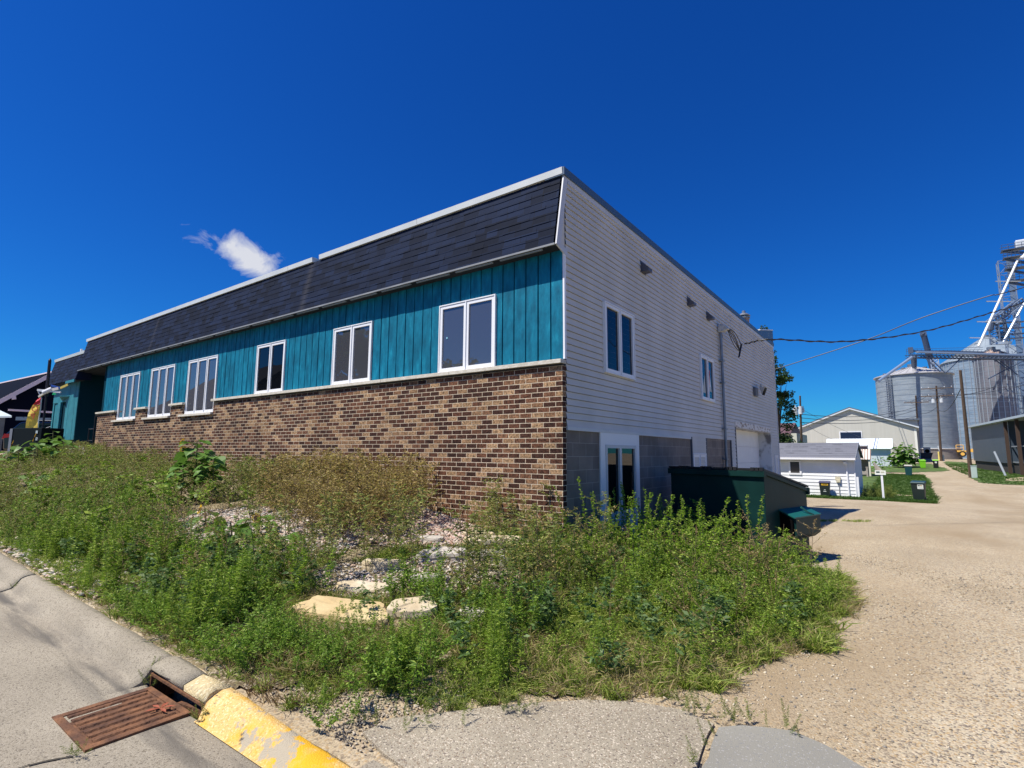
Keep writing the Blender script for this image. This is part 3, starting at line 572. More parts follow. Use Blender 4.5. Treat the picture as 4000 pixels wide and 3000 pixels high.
# service mast
pm = MB(); pm.cyl((.075, 8.19, -.3), (.075, 8.19, 4.97), .038, n=12); 
for z in (1.5, 2.3, 3.55, 4.15): pm.box((.012, 8.10, z), (.125, 8.28, z + .03))
pmo = pm.build('service_mast', GALV, BLD, smooth=False)
hd = MB(); hd.prism([(.02, 8.10, 4.95), (.02, 8.10, 5.10), (.08, 8.10, 5.18), (.22, 8.10, 5.14), (.30, 8.10, 5.02), (.20, 8.10, 4.97)], (0, .17, 0)); hd.build('weatherhead', mat('weatherhead', (.42, .42, .40), (.60, .60, .57), scale=9, rough=.6), pmo, bevel=.02)
ll = MB(); base = Vector((.26, 8.22, 5.03)); K1 = Vector((.30, 9.45, 4.80)); K2 = Vector((.28, 9.30, 4.55))
def hang(a, b, s, n=10):
    a = Vector(a); b = Vector(b); return [a.lerp(b, i / n) - Vector((0, 0, s * 4 * (i / n) * (1 - i / n))) for i in range(n + 1)]
for dy, ss in ((-.05, .12), (0, -.10), (.04, .02), (.07, -.16)): ll.path(hang(base + Vector((0, dy, 0)), K2 + Vector((0, dy * 1.2, .05)), ss), .011)
ll.path(hang(base, K1, -.14), .011); ll.path([K1, K2 + Vector((0, -.1, -.15))], .022); ll.path([K1 + Vector((0, .12, .05)), K2 + Vector((0, -.02, -.12))], .014)
ll.build('service_wires', BLACK, pmo)
mk = MB(); mk.box((.012, 8.36, 4.86), (.06, 8.44, 4.93)); mk.build('bracket', BLACK, pmo)
# chimney vent on the roof
ch0 = at(2906, 1236, 22.5); ch = MB(); cx0, cy0 = ch0[0], ch0[1]; zc = ch0[2]
ch.cyl((cx0, cy0, 5.4), (cx0, cy0, zc - .10), .20, n=14); cho = ch.build('roof_vent', mat('rust_pale', (.30, .16, .10), (.45, .36, .30), scale=8, rough=.7), BLD)
ch = MB(); ch.cyl((cx0, cy0, zc - .10), (cx0, cy0, zc - .05), .24, n=14); ch.cyl((cx0, cy0, zc + .02), (cx0, cy0, zc + .12), .26, .14, n=14); ch.cyl((cx0, cy0, zc - .05), (cx0, cy0, zc + .02), .15, n=12); ch.cyl((cx0, cy0, zc + .12), (cx0, cy0, zc + .24), .07, n=10); ch.build('vent_cap', GALV, cho)
# flashing strip along the foot of the brick
fs = MB(); fs.prism([(-3.35, -.11, .80), (-3.35, -.135, .80), (-2.0, -.135, .57), (-1.35, -.135, .46), (-1.35, -.11, .44)], (0, 0, 0.001)) if False else None
fs = MB(); fs.prism([(-3.45, -.13, .70), (-1.30, -.13, .34), (-1.30, -.13, .47), (-3.45, -.13, .85)], (0, -.012, 0)); fs.build('flashing', mat('flashing', (.16, .18, .20), rough=.4), BLD)
# left wing: recess and bay
rw = MB(); rw.box((-22.22, -.03, 1.3), (-22.18, 2.4, 4.66)); rw.box((-22.2, 2.36, 1.3), (-19.5, 2.40, 4.66)); rw.box((-19.55, .0, 1.3), (-19.50, 2.4, 4.66)); rw.build('recess_wall', TEAL_SHADED, BLD)
dr = MB(); dr.box((-21.6, 2.30, 1.75), (-20.6, 2.36, 3.8)); dr.build('entrance_door', mat('door_dark', (.01, .05, .07), rough=.4), BLD)
by = MB()
for k in range(4): by.box((-23.62 + k * .36, -.06 + .004 * (k % 2), 2.05), (-23.62 + k * .36 + .352, .03, 4.36))
by.box((-25.45, -.06, 3.62), (-23.62, .03, 4.36)); by.box((-25.45, -.05, 2.0), (-25.28, .03, 3.62)); by.build('bay_boards', TEAL2, BLD)
bz = MB(); bz.box((-24.60, -.10, 2.05), (-24.20, -.02, 3.62)); bz.box((-25.28, -.02, 2.05), (-24.98, .02, 3.62)); bz.prism([(-24.22, -.08, 3.70), (-23.62, -.30, 3.80), (-23.3, -.07, 3.80), (-24.0, -.07, 3.68)], (0, 0, .05)); bz.prism([(-24.6, -.35, 2.02), (-23.55, -.30, 2.06), (-23.3, -.06, 2.16), (-24.4, -.06, 2.10)], (0, 0, .04)); bz.build('bay_trim', TEAL2, BLD)
bz = MB(); bz.box((-24.98, -.02, 2.2), (-24.60, .0, 3.6)); bz.build('bay_window', GLASSD, BLD)
bz = MB(); bz.box((-24.20, .0, 2.05), (-23.63, .02, 3.66)); bz.build('bay_recess', TEAL_SHADED, BLD)
rl = MB(); 
for x, zt in ((-19.75, 2.9), (-20.3, 2.45)): rl.cyl((x, -.10, 1.6), (x, -.10, zt), .022, n=8)
rl.path([(-20.3, -.10, 2.42), (-19.75, -.10, 2.42)], .02); rl.path([(-20.3, -.10, 2.0), (-19.75, -.10, 2.0)], .015); rl.path([(-19.75, -.1, 2.88), (-19.62, -.05, 2.95)], .02)
rl.build('railing', BLACK, BLD)
sb = MB(); sb.box((-20.5, -.32, 1.45), (-19.75, -.06, 1.80)); sb.box((-22.2, -.25, 1.4), (-19.5, 2.4, 1.72)); sb.build('entrance_step', STONE, BLD, bevel=.01)

exec_parts = []
# ------------------------------------------------------------------ storm drain
sdn = thing('storm_drain', 'rusty iron grate and open kerb inlet at the street edge', 'storm drain', (-.1, -5.2, .01))
gx0, gx1, gy0, gy1 = -.43, .19, -5.51, -4.965
zg = .018
fr = MB(); fr.box((gx0, gy0, -.02), (gx1, gy0 + .045, zg)); fr.box((gx0, gy1 - .04, -.02), (gx1, gy1, zg)); fr.box((gx0, gy0 + .045, -.02), (gx0 + .05, gy1 - .04, zg)); fr.box((gx1 - .05, gy0 + .045, -.02), (gx1, gy1 - .04, zg))
fr.build('frame', RUST, sdn, bevel=.003)
gr = MB(); nb = 7; wI = (gx1 - gx0 - .10) / nb
for i in range(nb):
    a = gx0 + .05 + i * wI; gr.box((a, gy0 + .045, .0075), (a + wI * .999, gy1 - .04, .0095)); gr.prism([(a + wI * .12, gy0 + .06, .009), (a + wI * .75, gy0 + .06, .009), (a + wI * .62, gy0 + .06, .020), (a + wI * .25, gy0 + .06, .020)], (0, gy1 - gy0 - .12, 0))
gr.build('grate', RUST, sdn, bevel=.002)
ib = MB(); ib.box((-.51, -4.78, -.5), (.30, -4.755, .07)); ib.box((-.52, -4.97, -.5), (.31, -4.76, -.22)); ib.build('catch_basin', DARK, sdn)
ib = MB(); ib.box((-.515, -4.945, .062), (.30, -4.76, .078)); ib.box((-.515, -4.95, -.1), (-.49, -4.76, .062)); ib.box((.28, -4.95, -.1), (.302, -4.76, .062)); ib.beam((-.05, -4.94, -.02), (.28, -4.90, .0), .03, .05); ib.build('inlet_frame', RUST, sdn)

# ------------------------------------------------------------------ dumpster
DB = np.array([2.08, 2.63]); e1 = np.array([-.9627, .2706]); e2 = np.array([.2706, .9627]); WD = 1.75; LN = 1.46; zb = -.10
def dp(a, b, z): q = DB + e1 * a + e2 * b; return (float(q[0]), float(q[1]), z)
dm = thing('dumpster', 'dark green steel dumpster with black lids beside the building end wall', 'dumpster', dp(.8, .7, zb))
RT, FT = 1.34, 1.06
b = MB(); b.prism([dp(0, 0, zb + .08), dp(0, LN, zb + .08), dp(0, LN, FT), dp(0, 0, RT)], Vector(dp(WD, 0, 0)) - Vector(dp(0, 0, 0))); b.build('body', GREEN, dm, bevel=.008)
b = MB()
b.prism([dp(-.03, -.045, RT - .05), dp(-.03, .03, RT - .05), dp(-.03, .03, RT + .045), dp(-.03, -.045, RT + .045)], Vector(dp(WD + .06, 0, 0)) - Vector(dp(0, 0, 0)))
b.prism([dp(-.03, .03, RT - .02), dp(-.03, LN + .04, FT - .06), dp(-.03, LN + .04, FT + .0), dp(-.03, .03, RT + .04)], Vector(dp(.05, 0, 0)) - Vector(dp(0, 0, 0)))
b.prism([dp(-.04, LN, FT - .10), dp(-.04, LN + .05, FT - .10), dp(-.04, LN + .05, FT + .01), dp(-.04, LN, FT + .02)], Vector(dp(WD + .08, 0, 0)) - Vector(dp(0, 0, 0)))
b.build('rim', GREEN, dm, bevel=.004)
for k, (a0, a1) in enumerate(((-.02, WD / 2 - .01), (WD / 2 + .01, WD + .02))):
    b = MB(); n = 12
    b.prism([dp(a0, -.03, RT + .055), dp(a0, LN + .05, FT + .02), dp(a0, LN + .05, FT + .05), dp(a0, -.03, RT + .085)], Vector(dp(a1 - a0, 0, 0)) - Vector(dp(0, 0, 0)))
    for i in range(n):
        if (i // 3) % 2 == 0: q = a0 + (a1 - a0) * (i + .1) / n; b.prism([dp(q, -.05, RT + .045), dp(q, .0, RT + .045), dp(q, .0, RT + .098), dp(q, -.05, RT + .098)], Vector(dp((a1 - a0) / n * .8, 0, 0)) - Vector(dp(0, 0, 0)))
    b.build('lid', BLACK, dm)
b = MB(); y0_, y1_ = .42, 1.36
b.prism([dp(0, y0_ + .06, .74), dp(-.24, y0_ + .06, .63), dp(-.24, y0_ + .06, .36), dp(-.14, y0_ + .06, .28), dp(0, y0_ + .06, .28)], Vector(dp(0, y1_ - y0_ - .06, 0)) - Vector(dp(0, 0, 0)))
pko = b.build('fork_pocket', GREEN, dm)
b = MB(); b.prism([dp(.0, y0_, .765), dp(-.25, y0_, .655), dp(-.25, y0_, .635), dp(.0, y0_, .745)], Vector(dp(0, y1_ - y0_ + .02, 0)) - Vector(dp(0, 0, 0))); b.build('pocket_top', GREEN_SUNLIT, pko)
b = MB(); b.prism([dp(-.005, y0_ + .02, .33), dp(-.20, y0_ + .02, .36), dp(-.20, y0_ + .02, .60), dp(-.005, y0_ + .02, .70)], Vector(dp(0, .045, 0)) - Vector(dp(0, 0, 0))); b.build('pocket_opening', DARK, pko)
b = MB(); b.beam(dp(-.20, 1.0, .70), dp(-.13, .92, .78), .02, .03); b.beam(dp(-.2, 1.0, .70), dp(-.25, 1.1, .66), .02, .02); b.build('latch', GREEN_SUNLIT, pko)
for a in (.1, WD - .2): b = MB(); b.prism([dp(a, .05, zb - .05), dp(a + .1, .05, zb - .05), dp(a + .1, .05, zb + .08), dp(a, .05, zb + .08)], Vector(dp(0, LN - .1, 0)) - Vector(dp(0, 0, 0))); b.build('skid', GREEN, dm)
b = MB(); b.prism([dp(.02, LN - .22, zb - .1), dp(.02, LN - .02, zb - .1), dp(.02, LN - .02, zb + .09), dp(.02, LN - .22, zb + .09)], Vector(dp(.1, 0, 0)) - Vector(dp(0, 0, 0)))
b.build('front_skid', GREEN, dm)

# ------------------------------------------------------------------ wheelie bins
def wheelie(label, x, y, h, body, lid, rot=0, stick=None, wheelside=1, sc=1.0):
    z = Gz(x, y); t = thing('wheelie_bin', label, 'bin', (x, y, z)); c, s = math.cos(rot), math.sin(rot)
    def p(a, b_, zz): return (x + (a * c - b_ * s) * sc, y + (a * s + b_ * c) * sc, z + zz * h)
    mb = MB(); W0, W1, D0, D1 = .24, .30, .26, .36
    q = [p(-W0, -D0, .06), p(W0, -D0, .06), p(W0, D0 * .9, .06), p(-W0, D0 * .9, .06), p(-W1, -D1, .90), p(W1, -D1, .90), p(W1, D1, .90), p(-W1, D1, .90)]
    mb.add(q, [(0, 3, 2, 1), (4, 5, 6, 7), (0, 1, 5, 4), (1, 2, 6, 5), (2, 3, 7, 6), (3, 0, 4, 7)]); mb.build('body', body, t, bevel=.02)
    mb = MB(); q = [p(-W1 - .03, -D1 - .04, .89), p(W1 + .03, -D1 - .04, .89), p(W1 + .03, D1 + .02, .91), p(-W1 - .03, D1 + .02, .91), p(-W1 - .01, -D1 - .02, .95), p(W1 + .01, -D1 - .02, .95), p(W1, D1, 1.0), p(-W1, D1, 1.0)]
    mb.add(q, [(0, 3, 2, 1), (4, 5, 6, 7), (0, 1, 5, 4), (1, 2, 6, 5), (2, 3, 7, 6), (3, 0, 4, 7)]); mb.build('lid', lid, t, bevel=.012)
    for a in (-1, 1):
        mb = MB(); mb.cyl(p(a * .20, D0 * .75, .115), p(a * .27, D0 * .75, .115), .12 * sc, n=16); mb.build('wheel', BLACK, t)
    mb = MB(); mb.cyl(p(-.24, D1 + .05, .90), p(.24, D1 + .05, .90), .018, n=8); mb.build('handle', BLACK, t)
    if stick:
        for (a0, a1, z0, z1, m_, nm) in stick:
            yb = lambda zz: -(D0 + (D1 - D0) * (zz - .06) / .84) - .006
            mb = MB(); mb.add([p(a0, yb(z0), z0), p(a1, yb(z0), z0), p(a1, yb(z1), z1), p(a0, yb(z1), z1)], [(0, 1, 2, 3)]); mb.build(nm, m_, t)
    return t
BING = mat('bin_green', (.012, .022, .020), rough=.5); BINLID = mat('bin_lid_green', (.018, .055, .06), rough=.45); NAVYLID = mat('bin_lid_navy', (.03, .03, .09), rough=.45)
YST = mat('sticker_yellow', (.80, .48, .03), rough=.6); WST = mat('sticker_white', (.75, .78, .72), rough=.6); BST = mat('sticker_ink', (.04, .07, .05), rough=.6); OST = mat('sticker_orange', (.8, .5, .1), rough=.6)
pb_ = at(3583, 1960, 28.8)
wheelie('dark green wheelie bin with white sticker at the gravel lane edge', 4.35, 30.1, 1.10, BING, BINLID, rot=-.12, stick=[(-.02, .24, .62, .84, WST, 'sticker'), (.0, .10, .75, .81, BST, 'sticker_print'), (.11, .20, .75, .81, OST, 'sticker_print'), (.02, .22, .66, .68, BST, 'sticker_print')])
wheelie('dark wheelie bin with yellow sticker and navy lid against the white garage', -.05, 29.75, .95, BING, NAVYLID, rot=.05, sc=.92, stick=[(-.17, .20, .74, .86, YST, 'sticker'), (-.10, .15, .78, .82, BST, 'sticker_print'), (-.08, .08, .36, .40, WST, 'recycling_mark'), (-.04, .05, .46, .49, WST, 'recycling_mark')])
wheelie('teal-green wheelie bin near the old headboard beside the brown shed', 4.0, 57.5, 1.05, mat('bin_teal', (.008, .06, .07), rough=.5), mat('bin_grey_lid', (.45, .42, .38), rough=.6))
wheelie('lime green wheelie bin in front of the big sunflower patch', 5.6, 83.2, 1.15, mat('bin_lime', (.22, .62, .02), rough=.5), mat('bin_lime_lid', (.28, .70, .05), rough=.5), rot=.2)
wheelie('black wheelie bin with lime green lid next to the lime bin', 7.0, 83.9, 1.15, BLACK, mat('bin_lime_lid', (.28, .70, .05)), stick=[(-.1, .12, .6, .78, WST, 'sticker')])

# ------------------------------------------------------------------ white garage
def laps(mb, x0, x1, y, z0, z1, ex, face='-y', proud=.02):
    z = z0
    while z < z1 - .01:
        zt = min(z + ex, z1)
        if face == '-y': mb.add([(x0, y - proud, z), (x1, y - proud, z), (x1, y - .002, zt), (x0, y - .002, zt), (x0, y, z), (x1, y, z)], [(0, 1, 2, 3), (4, 5, 1, 0)])
        else: mb.add([(y + proud, x0, z), (y + proud, x1, z), (y + .002, x1, zt), (y + .002, x0, zt), (y, x0, z), (y, x1, z)], [(0, 1, 2, 3), (4, 5, 1, 0)])
        z = zt
Yg = 30.4; XgR = 1.45; gzb = -.92
ga = thing('garage', 'white clapboard garage with grey shingled roof behind the dumpster', 'garage', (-2, Yg, gzb))
GWH = mat('garage_white', (.70, .71, .72), (.78, .79, .80), scale=2, rough=.6)
mb = MB(); mb.box((-6.5, Yg, gzb - .2), (XgR, Yg + 6.0, 1.38)); laps(mb, -6.5, XgR, Yg, gzb + .12, 1.38, .2, proud=.03); laps(mb, Yg, Yg + 6, XgR, gzb + .12, 1.3, .2, face='x'); mb.prism([(XgR - .001, Yg, 1.38), (XgR - .001, Yg + 6, 1.38), (XgR - .001, Yg + 3, 2.3)], (-7.9, 0, 0)); mb.build('wall', GWH, ga)
GSH = mat('garage_shingle', (.12, .125, .15), (.17, .175, .20), scale=30, rough=.85, mottle=.1)
mb = MB()
for k in range(7):
    f0, f1 = k / 7, (k + 1) / 7; mb.prism([(-6.8, Yg - .38 + 3.38 * f0, 1.44 + .94 * f0), (-6.8, Yg - .38 + 3.38 * f0, 1.475 + .94 * f0), (-6.8, Yg - .38 + 3.38 * f1, 1.46 + .94 * f1), (-6.8, Yg - .38 + 3.38 * f1, 1.44 + .94 * f1)], (XgR + 6.9, 0, 0))
mb.prism([(-6.8, Yg + 3, 2.38), (-6.8, Yg + 6.38, 1.44), (-6.8, Yg + 6.38, 1.48), (-6.8, Yg + 3, 2.42)], (XgR + 6.9, 0, 0)); 
for k in range(26): x = random.uniform(-3, XgR - .5); f = random.choice(range(1, 7)) / 7; mb.box((x, Yg - .40 + 3.38 * f, 1.475 + .94 * f), (x + random.uniform(.25, .5), Yg - .36 + 3.38 * f, 1.482 + .94 * f))
rfo = mb.build('roof', GSH, ga)
mb = MB(); mb.box((-6.8, Yg - .43, 1.35), (XgR + .10, Yg - .385, 1.47)); mb.build('eave_fascia', WHITE, ga)
mb = MB(); mb.prism([(XgR + .10, Yg - .40, 1.36), (XgR + .10, Yg - .40, 1.50), (XgR + .10, Yg + 3, 2.44), (XgR + .10, Yg + 6.4, 1.50), (XgR + .10, Yg + 6.4, 1.36), (XgR + .10, Yg + 3, 2.30)], (.03, 0, 0)); mb.build('rake_board', mat('rake_grey', (.2, .22, .26), rough=.6), ga)
mb = MB(); mb.box((XgR + .03, Yg - .02, gzb), (XgR + .16, Yg + .14, -.1 + gzb + 1.4)); mb.box((XgR - .03, Yg - .045, gzb), (XgR + .03, Yg + .03, 1.38)); mb.build('corner_board', WHITE, ga)
mb = MB(); mb.box((-6.5, Yg - .02, gzb - .3), (XgR + .02, Yg + .1, gzb + .12)); mb.build('foundation', mat('foundation', (.4, .39, .36), rough=.9), ga)
mb = MB()
for a, b_, c_, d_ in ((-2.0, -1.3, 1.2, 1.28), (-2.0, -1.3, .42, .52), (-2.0, -1.90, .52, 1.2), (-1.40, -1.3, .52, 1.2)): mb.box((a, Yg - .07, c_), (b_, Yg - .02, d_))
wo_ = mb.build('window', WHITE, ga); mb = MB(); mb.box((-1.9, Yg - .05, .52), (-1.40, Yg - .035, 1.2)); mb.build('pane', mat('pane_grey', (.05, .055, .06), rough=.1), wo_)
mb = MB(); mb.box((.45, Yg - .12, .18), (.72, Yg - .03, .36)); mb.box((.50, Yg - .15, .04), (.70, Yg - .03, .18)); mo = mb.build('meter_box', mat('meter_cream', (.6, .55, .40), rough=.6), ga); mb = MB(); mb.cyl((.62, Yg - .06, gzb), (.62, Yg - .06, .04), .018); mb.build('conduit', mat('conduit', (.3, .3, .3), rough=.5), mo)
mb = MB(); mb.cyl((1.0, Yg - .3, 1.16), (1.0, Yg - .18, 1.2), .09, n=10); mb.box((.93, Yg - .2, 1.1), (1.12, Yg - .05, 1.3)); mb.build('lamp', WHITE, ga)
mb = MB(); mb.path([(1.08, Yg - .12, 1.3), (1.06, Yg - .05, .9), (1.10, Yg - .06, gzb + .1)], .045, n=8); mb.build('downspout', WHITE, ga)

# sign post and items beside the garage
px_, py_ = 2.75, 29.7; z = Gz(px_, py_)
sp = thing('sign_post', 'thin white post with small white sign on the grass right of the garage', 'sign post', (px_, py_, z))
mb = MB(); mb.box((px_ - .05, py_ - .04, z - .1), (px_ + .05, py_ + .04, z + 1.42)); mb.build('post', WHITE, sp)
mb = MB(); mb.box((px_ - .30, py_ - .07, z + 1.38), (px_ + .20, py_ - .045, z + 1.62)); so2 = mb.build('sign_panel', WST, sp)
mb = MB(); mb.box((px_ - .25, py_ - .078, z + 1.49), (px_ - .08, py_ - .071, z + 1.57)); mb.build('sign_print', BINLID, so2); mb = MB(); mb.box((px_ - .04, py_ - .078, z + 1.49), (px_ + .13, py_ - .071, z + 1.57)); mb.build('sign_print', mat('print_grey', (.45, .45, .35)), so2)

# brown shed with striped porch roof
xs0, ys0 = 2.2, 55.; zs = Gz(3, 55)
sh = thing('garden_shed', 'small brown shed with striped metal porch roof behind the garage', 'shed', (xs0, ys0, zs))
def P3(px, py, y):   # point on plane y=const seen at that photo pixel
    v = CR @ np.array([px - 2000., 1500. - py, -2072.7]); t = (y - CAMP[1]) / v[1]; return CAMP + v * t
a = P3(3335, 1800, 55); b_ = P3(3399, 1868, 55); c_ = P3(3399, 1757, 55)
mb = MB(); mb.box((a[0] - 1, 55, zs - .3), (b_[0], 58, c_[2] - .1)); mb.build('wall', mat('shed_brown', (.20, .16, .12), (.25, .20, .16), scale=4, rough=.8, stretch=(.3, .3, 6)), sh)
zt = P3(3370, 1756, 55)[2]; zl = P3(3370, 1795, 53.6)[2]; xr = P3(3402, 1795, 53.6)[0]; xl = a[0] - .8
RIBW = mat('porch_white', (.72, .66, .60), rough=.5); RIBD = mat('porch_brown', (.20, .12, .09), rough=.6)
mb = MB(); mb.prism([(xl, 53.6, zl), (xl, 53.6, zl + .03), (xl, 55.1, zt + .03), (xl, 55.1, zt)], (xr - xl, 0, 0)); rfo = mb.build('roof', RIBW, sh)
mb = MB(); x = xl + .2
while x < xr: mb.prism([(x, 53.58, zl + .034), (x, 55.1, zt + .034), (x, 55.1, zt + .045), (x, 53.58, zl + .045)], (.07, 0, 0)); x += .22
mb.build('roof_rib', RIBD, rfo)
mb = MB(); mb.box((xl, 55.1, zt - .02), (xr - .3, 56.5, zt + .32)); mb.build('upper_wall', mat('plum_brown', (.13, .10, .12), rough=.8), sh); mb = MB(); mb.box((xl - .1, 54.95, zt + .32), (xr - .25, 56.6, zt + .42)); mb.build('upper_roof', mat('pale_roof_edge', (.55, .55, .56), rough=.6), sh)
mb = MB(); mb.box((xr - .22, 53.7, Gz(xr, 53.7) - .1), (xr - .08, 53.85, zl + .01)); mb.build('post', mat('cream_post', (.62, .60, .48), rough=.6), sh)
# headboard
h0 = P3(3350, 1868, 52.5); h1 = P3(3393, 1868, 52.5); zh = h0[2]
hb = thing('wooden_headboard', 'weathered grey wooden bed headboard standing by the brown shed', 'headboard', ((h0[0] + h1[0]) / 2, 52.5, zh))
mb = MB(); L_ = h1[0] - h0[0]; top = [(h0[0] + L_ * t_, 52.5, zh + .78 + .14 * math.cos(t_ * 5.2) ) for t_ in np.linspace(0, .93, 14)]
mb.prism([(h0[0], 52.5, zh + .35)] + [(h0[0] + L_ * .93, 52.5, zh + .35)] + top[::-1], (0, .06, 0)); mb.build('panel', mat('weathered_wood', (.30, .26, .22), (.38, .34, .30), scale=8, rough=.9), hb)
mb = MB(); mb.box((h1[0] - .14, 52.44, zh), (h1[0], 52.6, zh + .98)); mb.box((h1[0] - .17, 52.42, zh + .98), (h1[0] + .03, 52.62, zh + 1.06)); mb.build('bed_post', mat('weathered_wood', (.3, .26, .22)), hb)
mb = MB(); mb.box((h0[0], 52.44, zh), (h0[0] + .12, 52.6, zh + .8)); mb.build('bed_post', mat('weathered_wood', (.3, .26, .22)), hb)
# wood stack
q = P3(3440, 1866, 59); ws = thing('scrap_stack', 'leaning stack of old grey boards behind the teal bin', 'scrap boards', q)
mb = MB()
for k in range(7): mb.beam((q[0] - .2 + k * .12, q[1] - .05 * k, q[2]), (q[0] - .5 + k * .10, q[1] + .4, q[2] + 1.55 - .13 * k), .11, .04)
mb.build('board', mat('weathered_wood', (.3, .26, .22)), ws)

# white metal shed
Ym = 87.; m0 = P3(3247, 1716, Ym + 2.2); m1 = P3(3478, 1713, Ym + 2.2); ev = P3(3480, 1753, Ym); bs = P3(3482, 1819, Ym)
ms = thing('metal_shed', 'low white metal shed in front of the big cream warehouse', 'shed', (ev[0] - 3, Ym, bs[2]))
WM = mat('white_metal', (.66, .72, .78), rough=.45); 
mb = MB(); mb.box((m0[0] - 1, Ym, bs[2] - .3), (ev[0] - .1, Ym + 4.4, ev[2] - .02)); mb.build('wall', mat('pale_blue_wall', (.52, .60, .64), (.58, .65, .69), scale=2, rough=.5, stretch=(4, 4, .1)), ms)
mb = MB(); xa = m0[0] - .6; xb = ev[0] + .25
mb.prism([(xa, Ym - .5, ev[2] - .03), (xa, Ym - .5, ev[2] + .04), (xa, Ym + 2.2, m1[2] + .02), (xa, Ym + 4.9, ev[2] + .04), (xa, Ym + 4.9, ev[2] - .03), (xa, Ym + 2.2, m1[2] - .06)], (xb - xa, 0, 0))
x = xa + .3
while x < xb: mb.prism([(x, Ym - .5, ev[2] + .04), (x, Ym + 2.2, m1[2] + .02), (x, Ym + 2.2, m1[2] + .05), (x, Ym - .5, ev[2] + .07)], (.04, 0, 0)); x += .45
mb.build('roof', WM, ms)

# cream warehouse
Yw = 104.; pk = P3(3318, 1594, Yw); er = P3(3583, 1667, Yw); el_ = P3(3080, 1687, Yw); bz_ = Gz(0, Yw)
wh = thing('warehouse', 'wide cream gabled warehouse with one dark window', 'warehouse', (pk[0], Yw, bz_))
CRM = mat('warehouse_cream', (.47, .455, .40), (.51, .495, .44), scale=1.0, rough=.55, stretch=(3, 3, .1))
mb = MB(); xl_ = el_[0] - 1.; zl_ = el_[2] - .45
mb.prism([(xl_, Yw, bz_ - .6), (er[0] - .3, Yw, bz_ - .6), (er[0] - .3, Yw, er[2] - .15), (pk[0], Yw, pk[2] - .15), (xl_, Yw, zl_ - .0)], (0, 28, 0)); mb.build('wall', CRM, wh)
mb = MB(); o_ = .45
mb.prism([(xl_ - .5, Yw - o_, zl_ - .35), (pk[0], Yw - o_, pk[2] - .22), (pk[0], Yw - o_, pk[2] + .02), (xl_ - .5, Yw - o_, zl_ - .12)], (0, 29, 0)); mb.prism([(pk[0], Yw - o_, pk[2] - .22), (er[0] + .2, Yw - o_, er[2] - .22), (er[0] + .2, Yw - o_, er[2] + .02), (pk[0], Yw - o_, pk[2] + .02)], (0, 29, 0)); mb.build('roof', mat('warehouse_roof', (.60, .64, .68), rough=.45), wh)
mb = MB()
for (ax_, az_, bx_, bz2) in ((xl_ - .5, zl_ - .12, pk[0], pk[2] + .02), (pk[0], pk[2] + .02, er[0] + .2, er[2] + .02)): mb.prism([(ax_, Yw - o_ - .02, az_), (bx_, Yw - o_ - .02, bz2), (bx_, Yw - o_ - .02, bz2 + .14), (ax_, Yw - o_ - .02, az_ + .14)], (0, 29, 0))
mb.build('roof_edge', mat('roof_edge_dark', (.10, .12, .15), rough=.5), wh)
a = P3(3282, 1689, Yw); b_ = P3(3365, 1714, Yw)
mb = MB(); mb.box((a[0] - .15, Yw - .08, b_[2] - .3), (b_[0] + .15, Yw - .01, a[2] + .15)); wo_ = mb.build('window', WHITE, wh); mb = MB(); mb.box((a[0], Yw - .12, b_[2] - .2), (b_[0], Yw - .085, a[2])); mb.build('pane', mat('dark_pane', (.012, .02, .05), rough=.2), wo_)
mb = MB(); mb.box((er[0] - .45, Yw - .06, bz_), (er[0] - .15, Yw - .01, er[2] - .3)); mb.build('corner_trim', mat('pale_trim', (.7, .69, .62)), wh)
mb = MB(); zq = P3(3500, 1754, Yw)[2]; mb.box((xl_, Yw - .04, zq), (er[0] - .3, Yw - .01, zq + .10)); mb.build('wall_rail', mat('dark_line', (.25, .22, .18)), wh)
a = P3(3503, 1641, Yw + 12); b_ = P3(3592, 1641, Yw + 12)
mb = MB(); mb.box((a[0], Yw + 12, bz_), (b_[0] - .3, Yw + 26, a[2] - .1)); mb.build('rear_wing', CRM, wh); mb = MB(); mb.box((a[0] - .3, Yw + 11.5, a[2] - .1), (b_[0], Yw + 26, a[2] + .2)); mb.build('rear_wing_roof', mat('roof_edge_dark', (.1, .12, .15)), wh)
# ladder leaning on shed/warehouse
a = P3(3476, 1727, 92); b_ = P3(3497, 1755, 91)
ld = thing('ladder', 'metal ladder leaning between the metal shed and the warehouse', 'ladder', (b_[0], 91, b_[2] - 2))
d_ = Vector(b_) - Vector(a); mb = MB()
for o_ in (0, .5): mb.path([Vector(a) + Vector((o_, 0, 0)), Vector(a) + Vector((o_, 0, 0)) + d_ * 2.3], .05)
mb.build('rail', mat('ladder_grey', (.35, .33, .30)), ld)
mb = MB()
for k in range(1, 14): mb.path([Vector(a) + d_ * (k * .17), Vector(a) + d_ * (k * .17) + Vector((.5, 0, 0))], .04)
mb.build('rung', mat('ladder_grey', (.35, .33, .3)), ld)

# brown roofed house behind the garage at far left
q0 = at(3040, 1690, 62); q1 = at(3120, 1650, 62); 
hs = thing('brown_roofed_house', 'house with purple-brown roof half hidden behind the building end', 'house', (q0[0], q0[1], 0))
mb = MB(); mb.box((q0[0] - 5, q0[1], -.5), (q0[0] + 1.9, q0[1] + 8, q0[2] - .1)); mb.build('wall', mat('house_cream', (.5, .5, .42), rough=.7), hs)
mb = MB(); mb.prism([(q0[0] - 5.5, q0[1] - .5, q0[2] - .2), (q0[0] - 5.5, q0[1] + 4, q1[2] + .1), (q0[0] - 5.5, q0[1] + 8.5, q0[2] - .2)], (6.8, 0, 0)); mb.build('roof', mat('brown_roof', (.10, .05, .06), (.13, .07, .08), scale=5), hs)

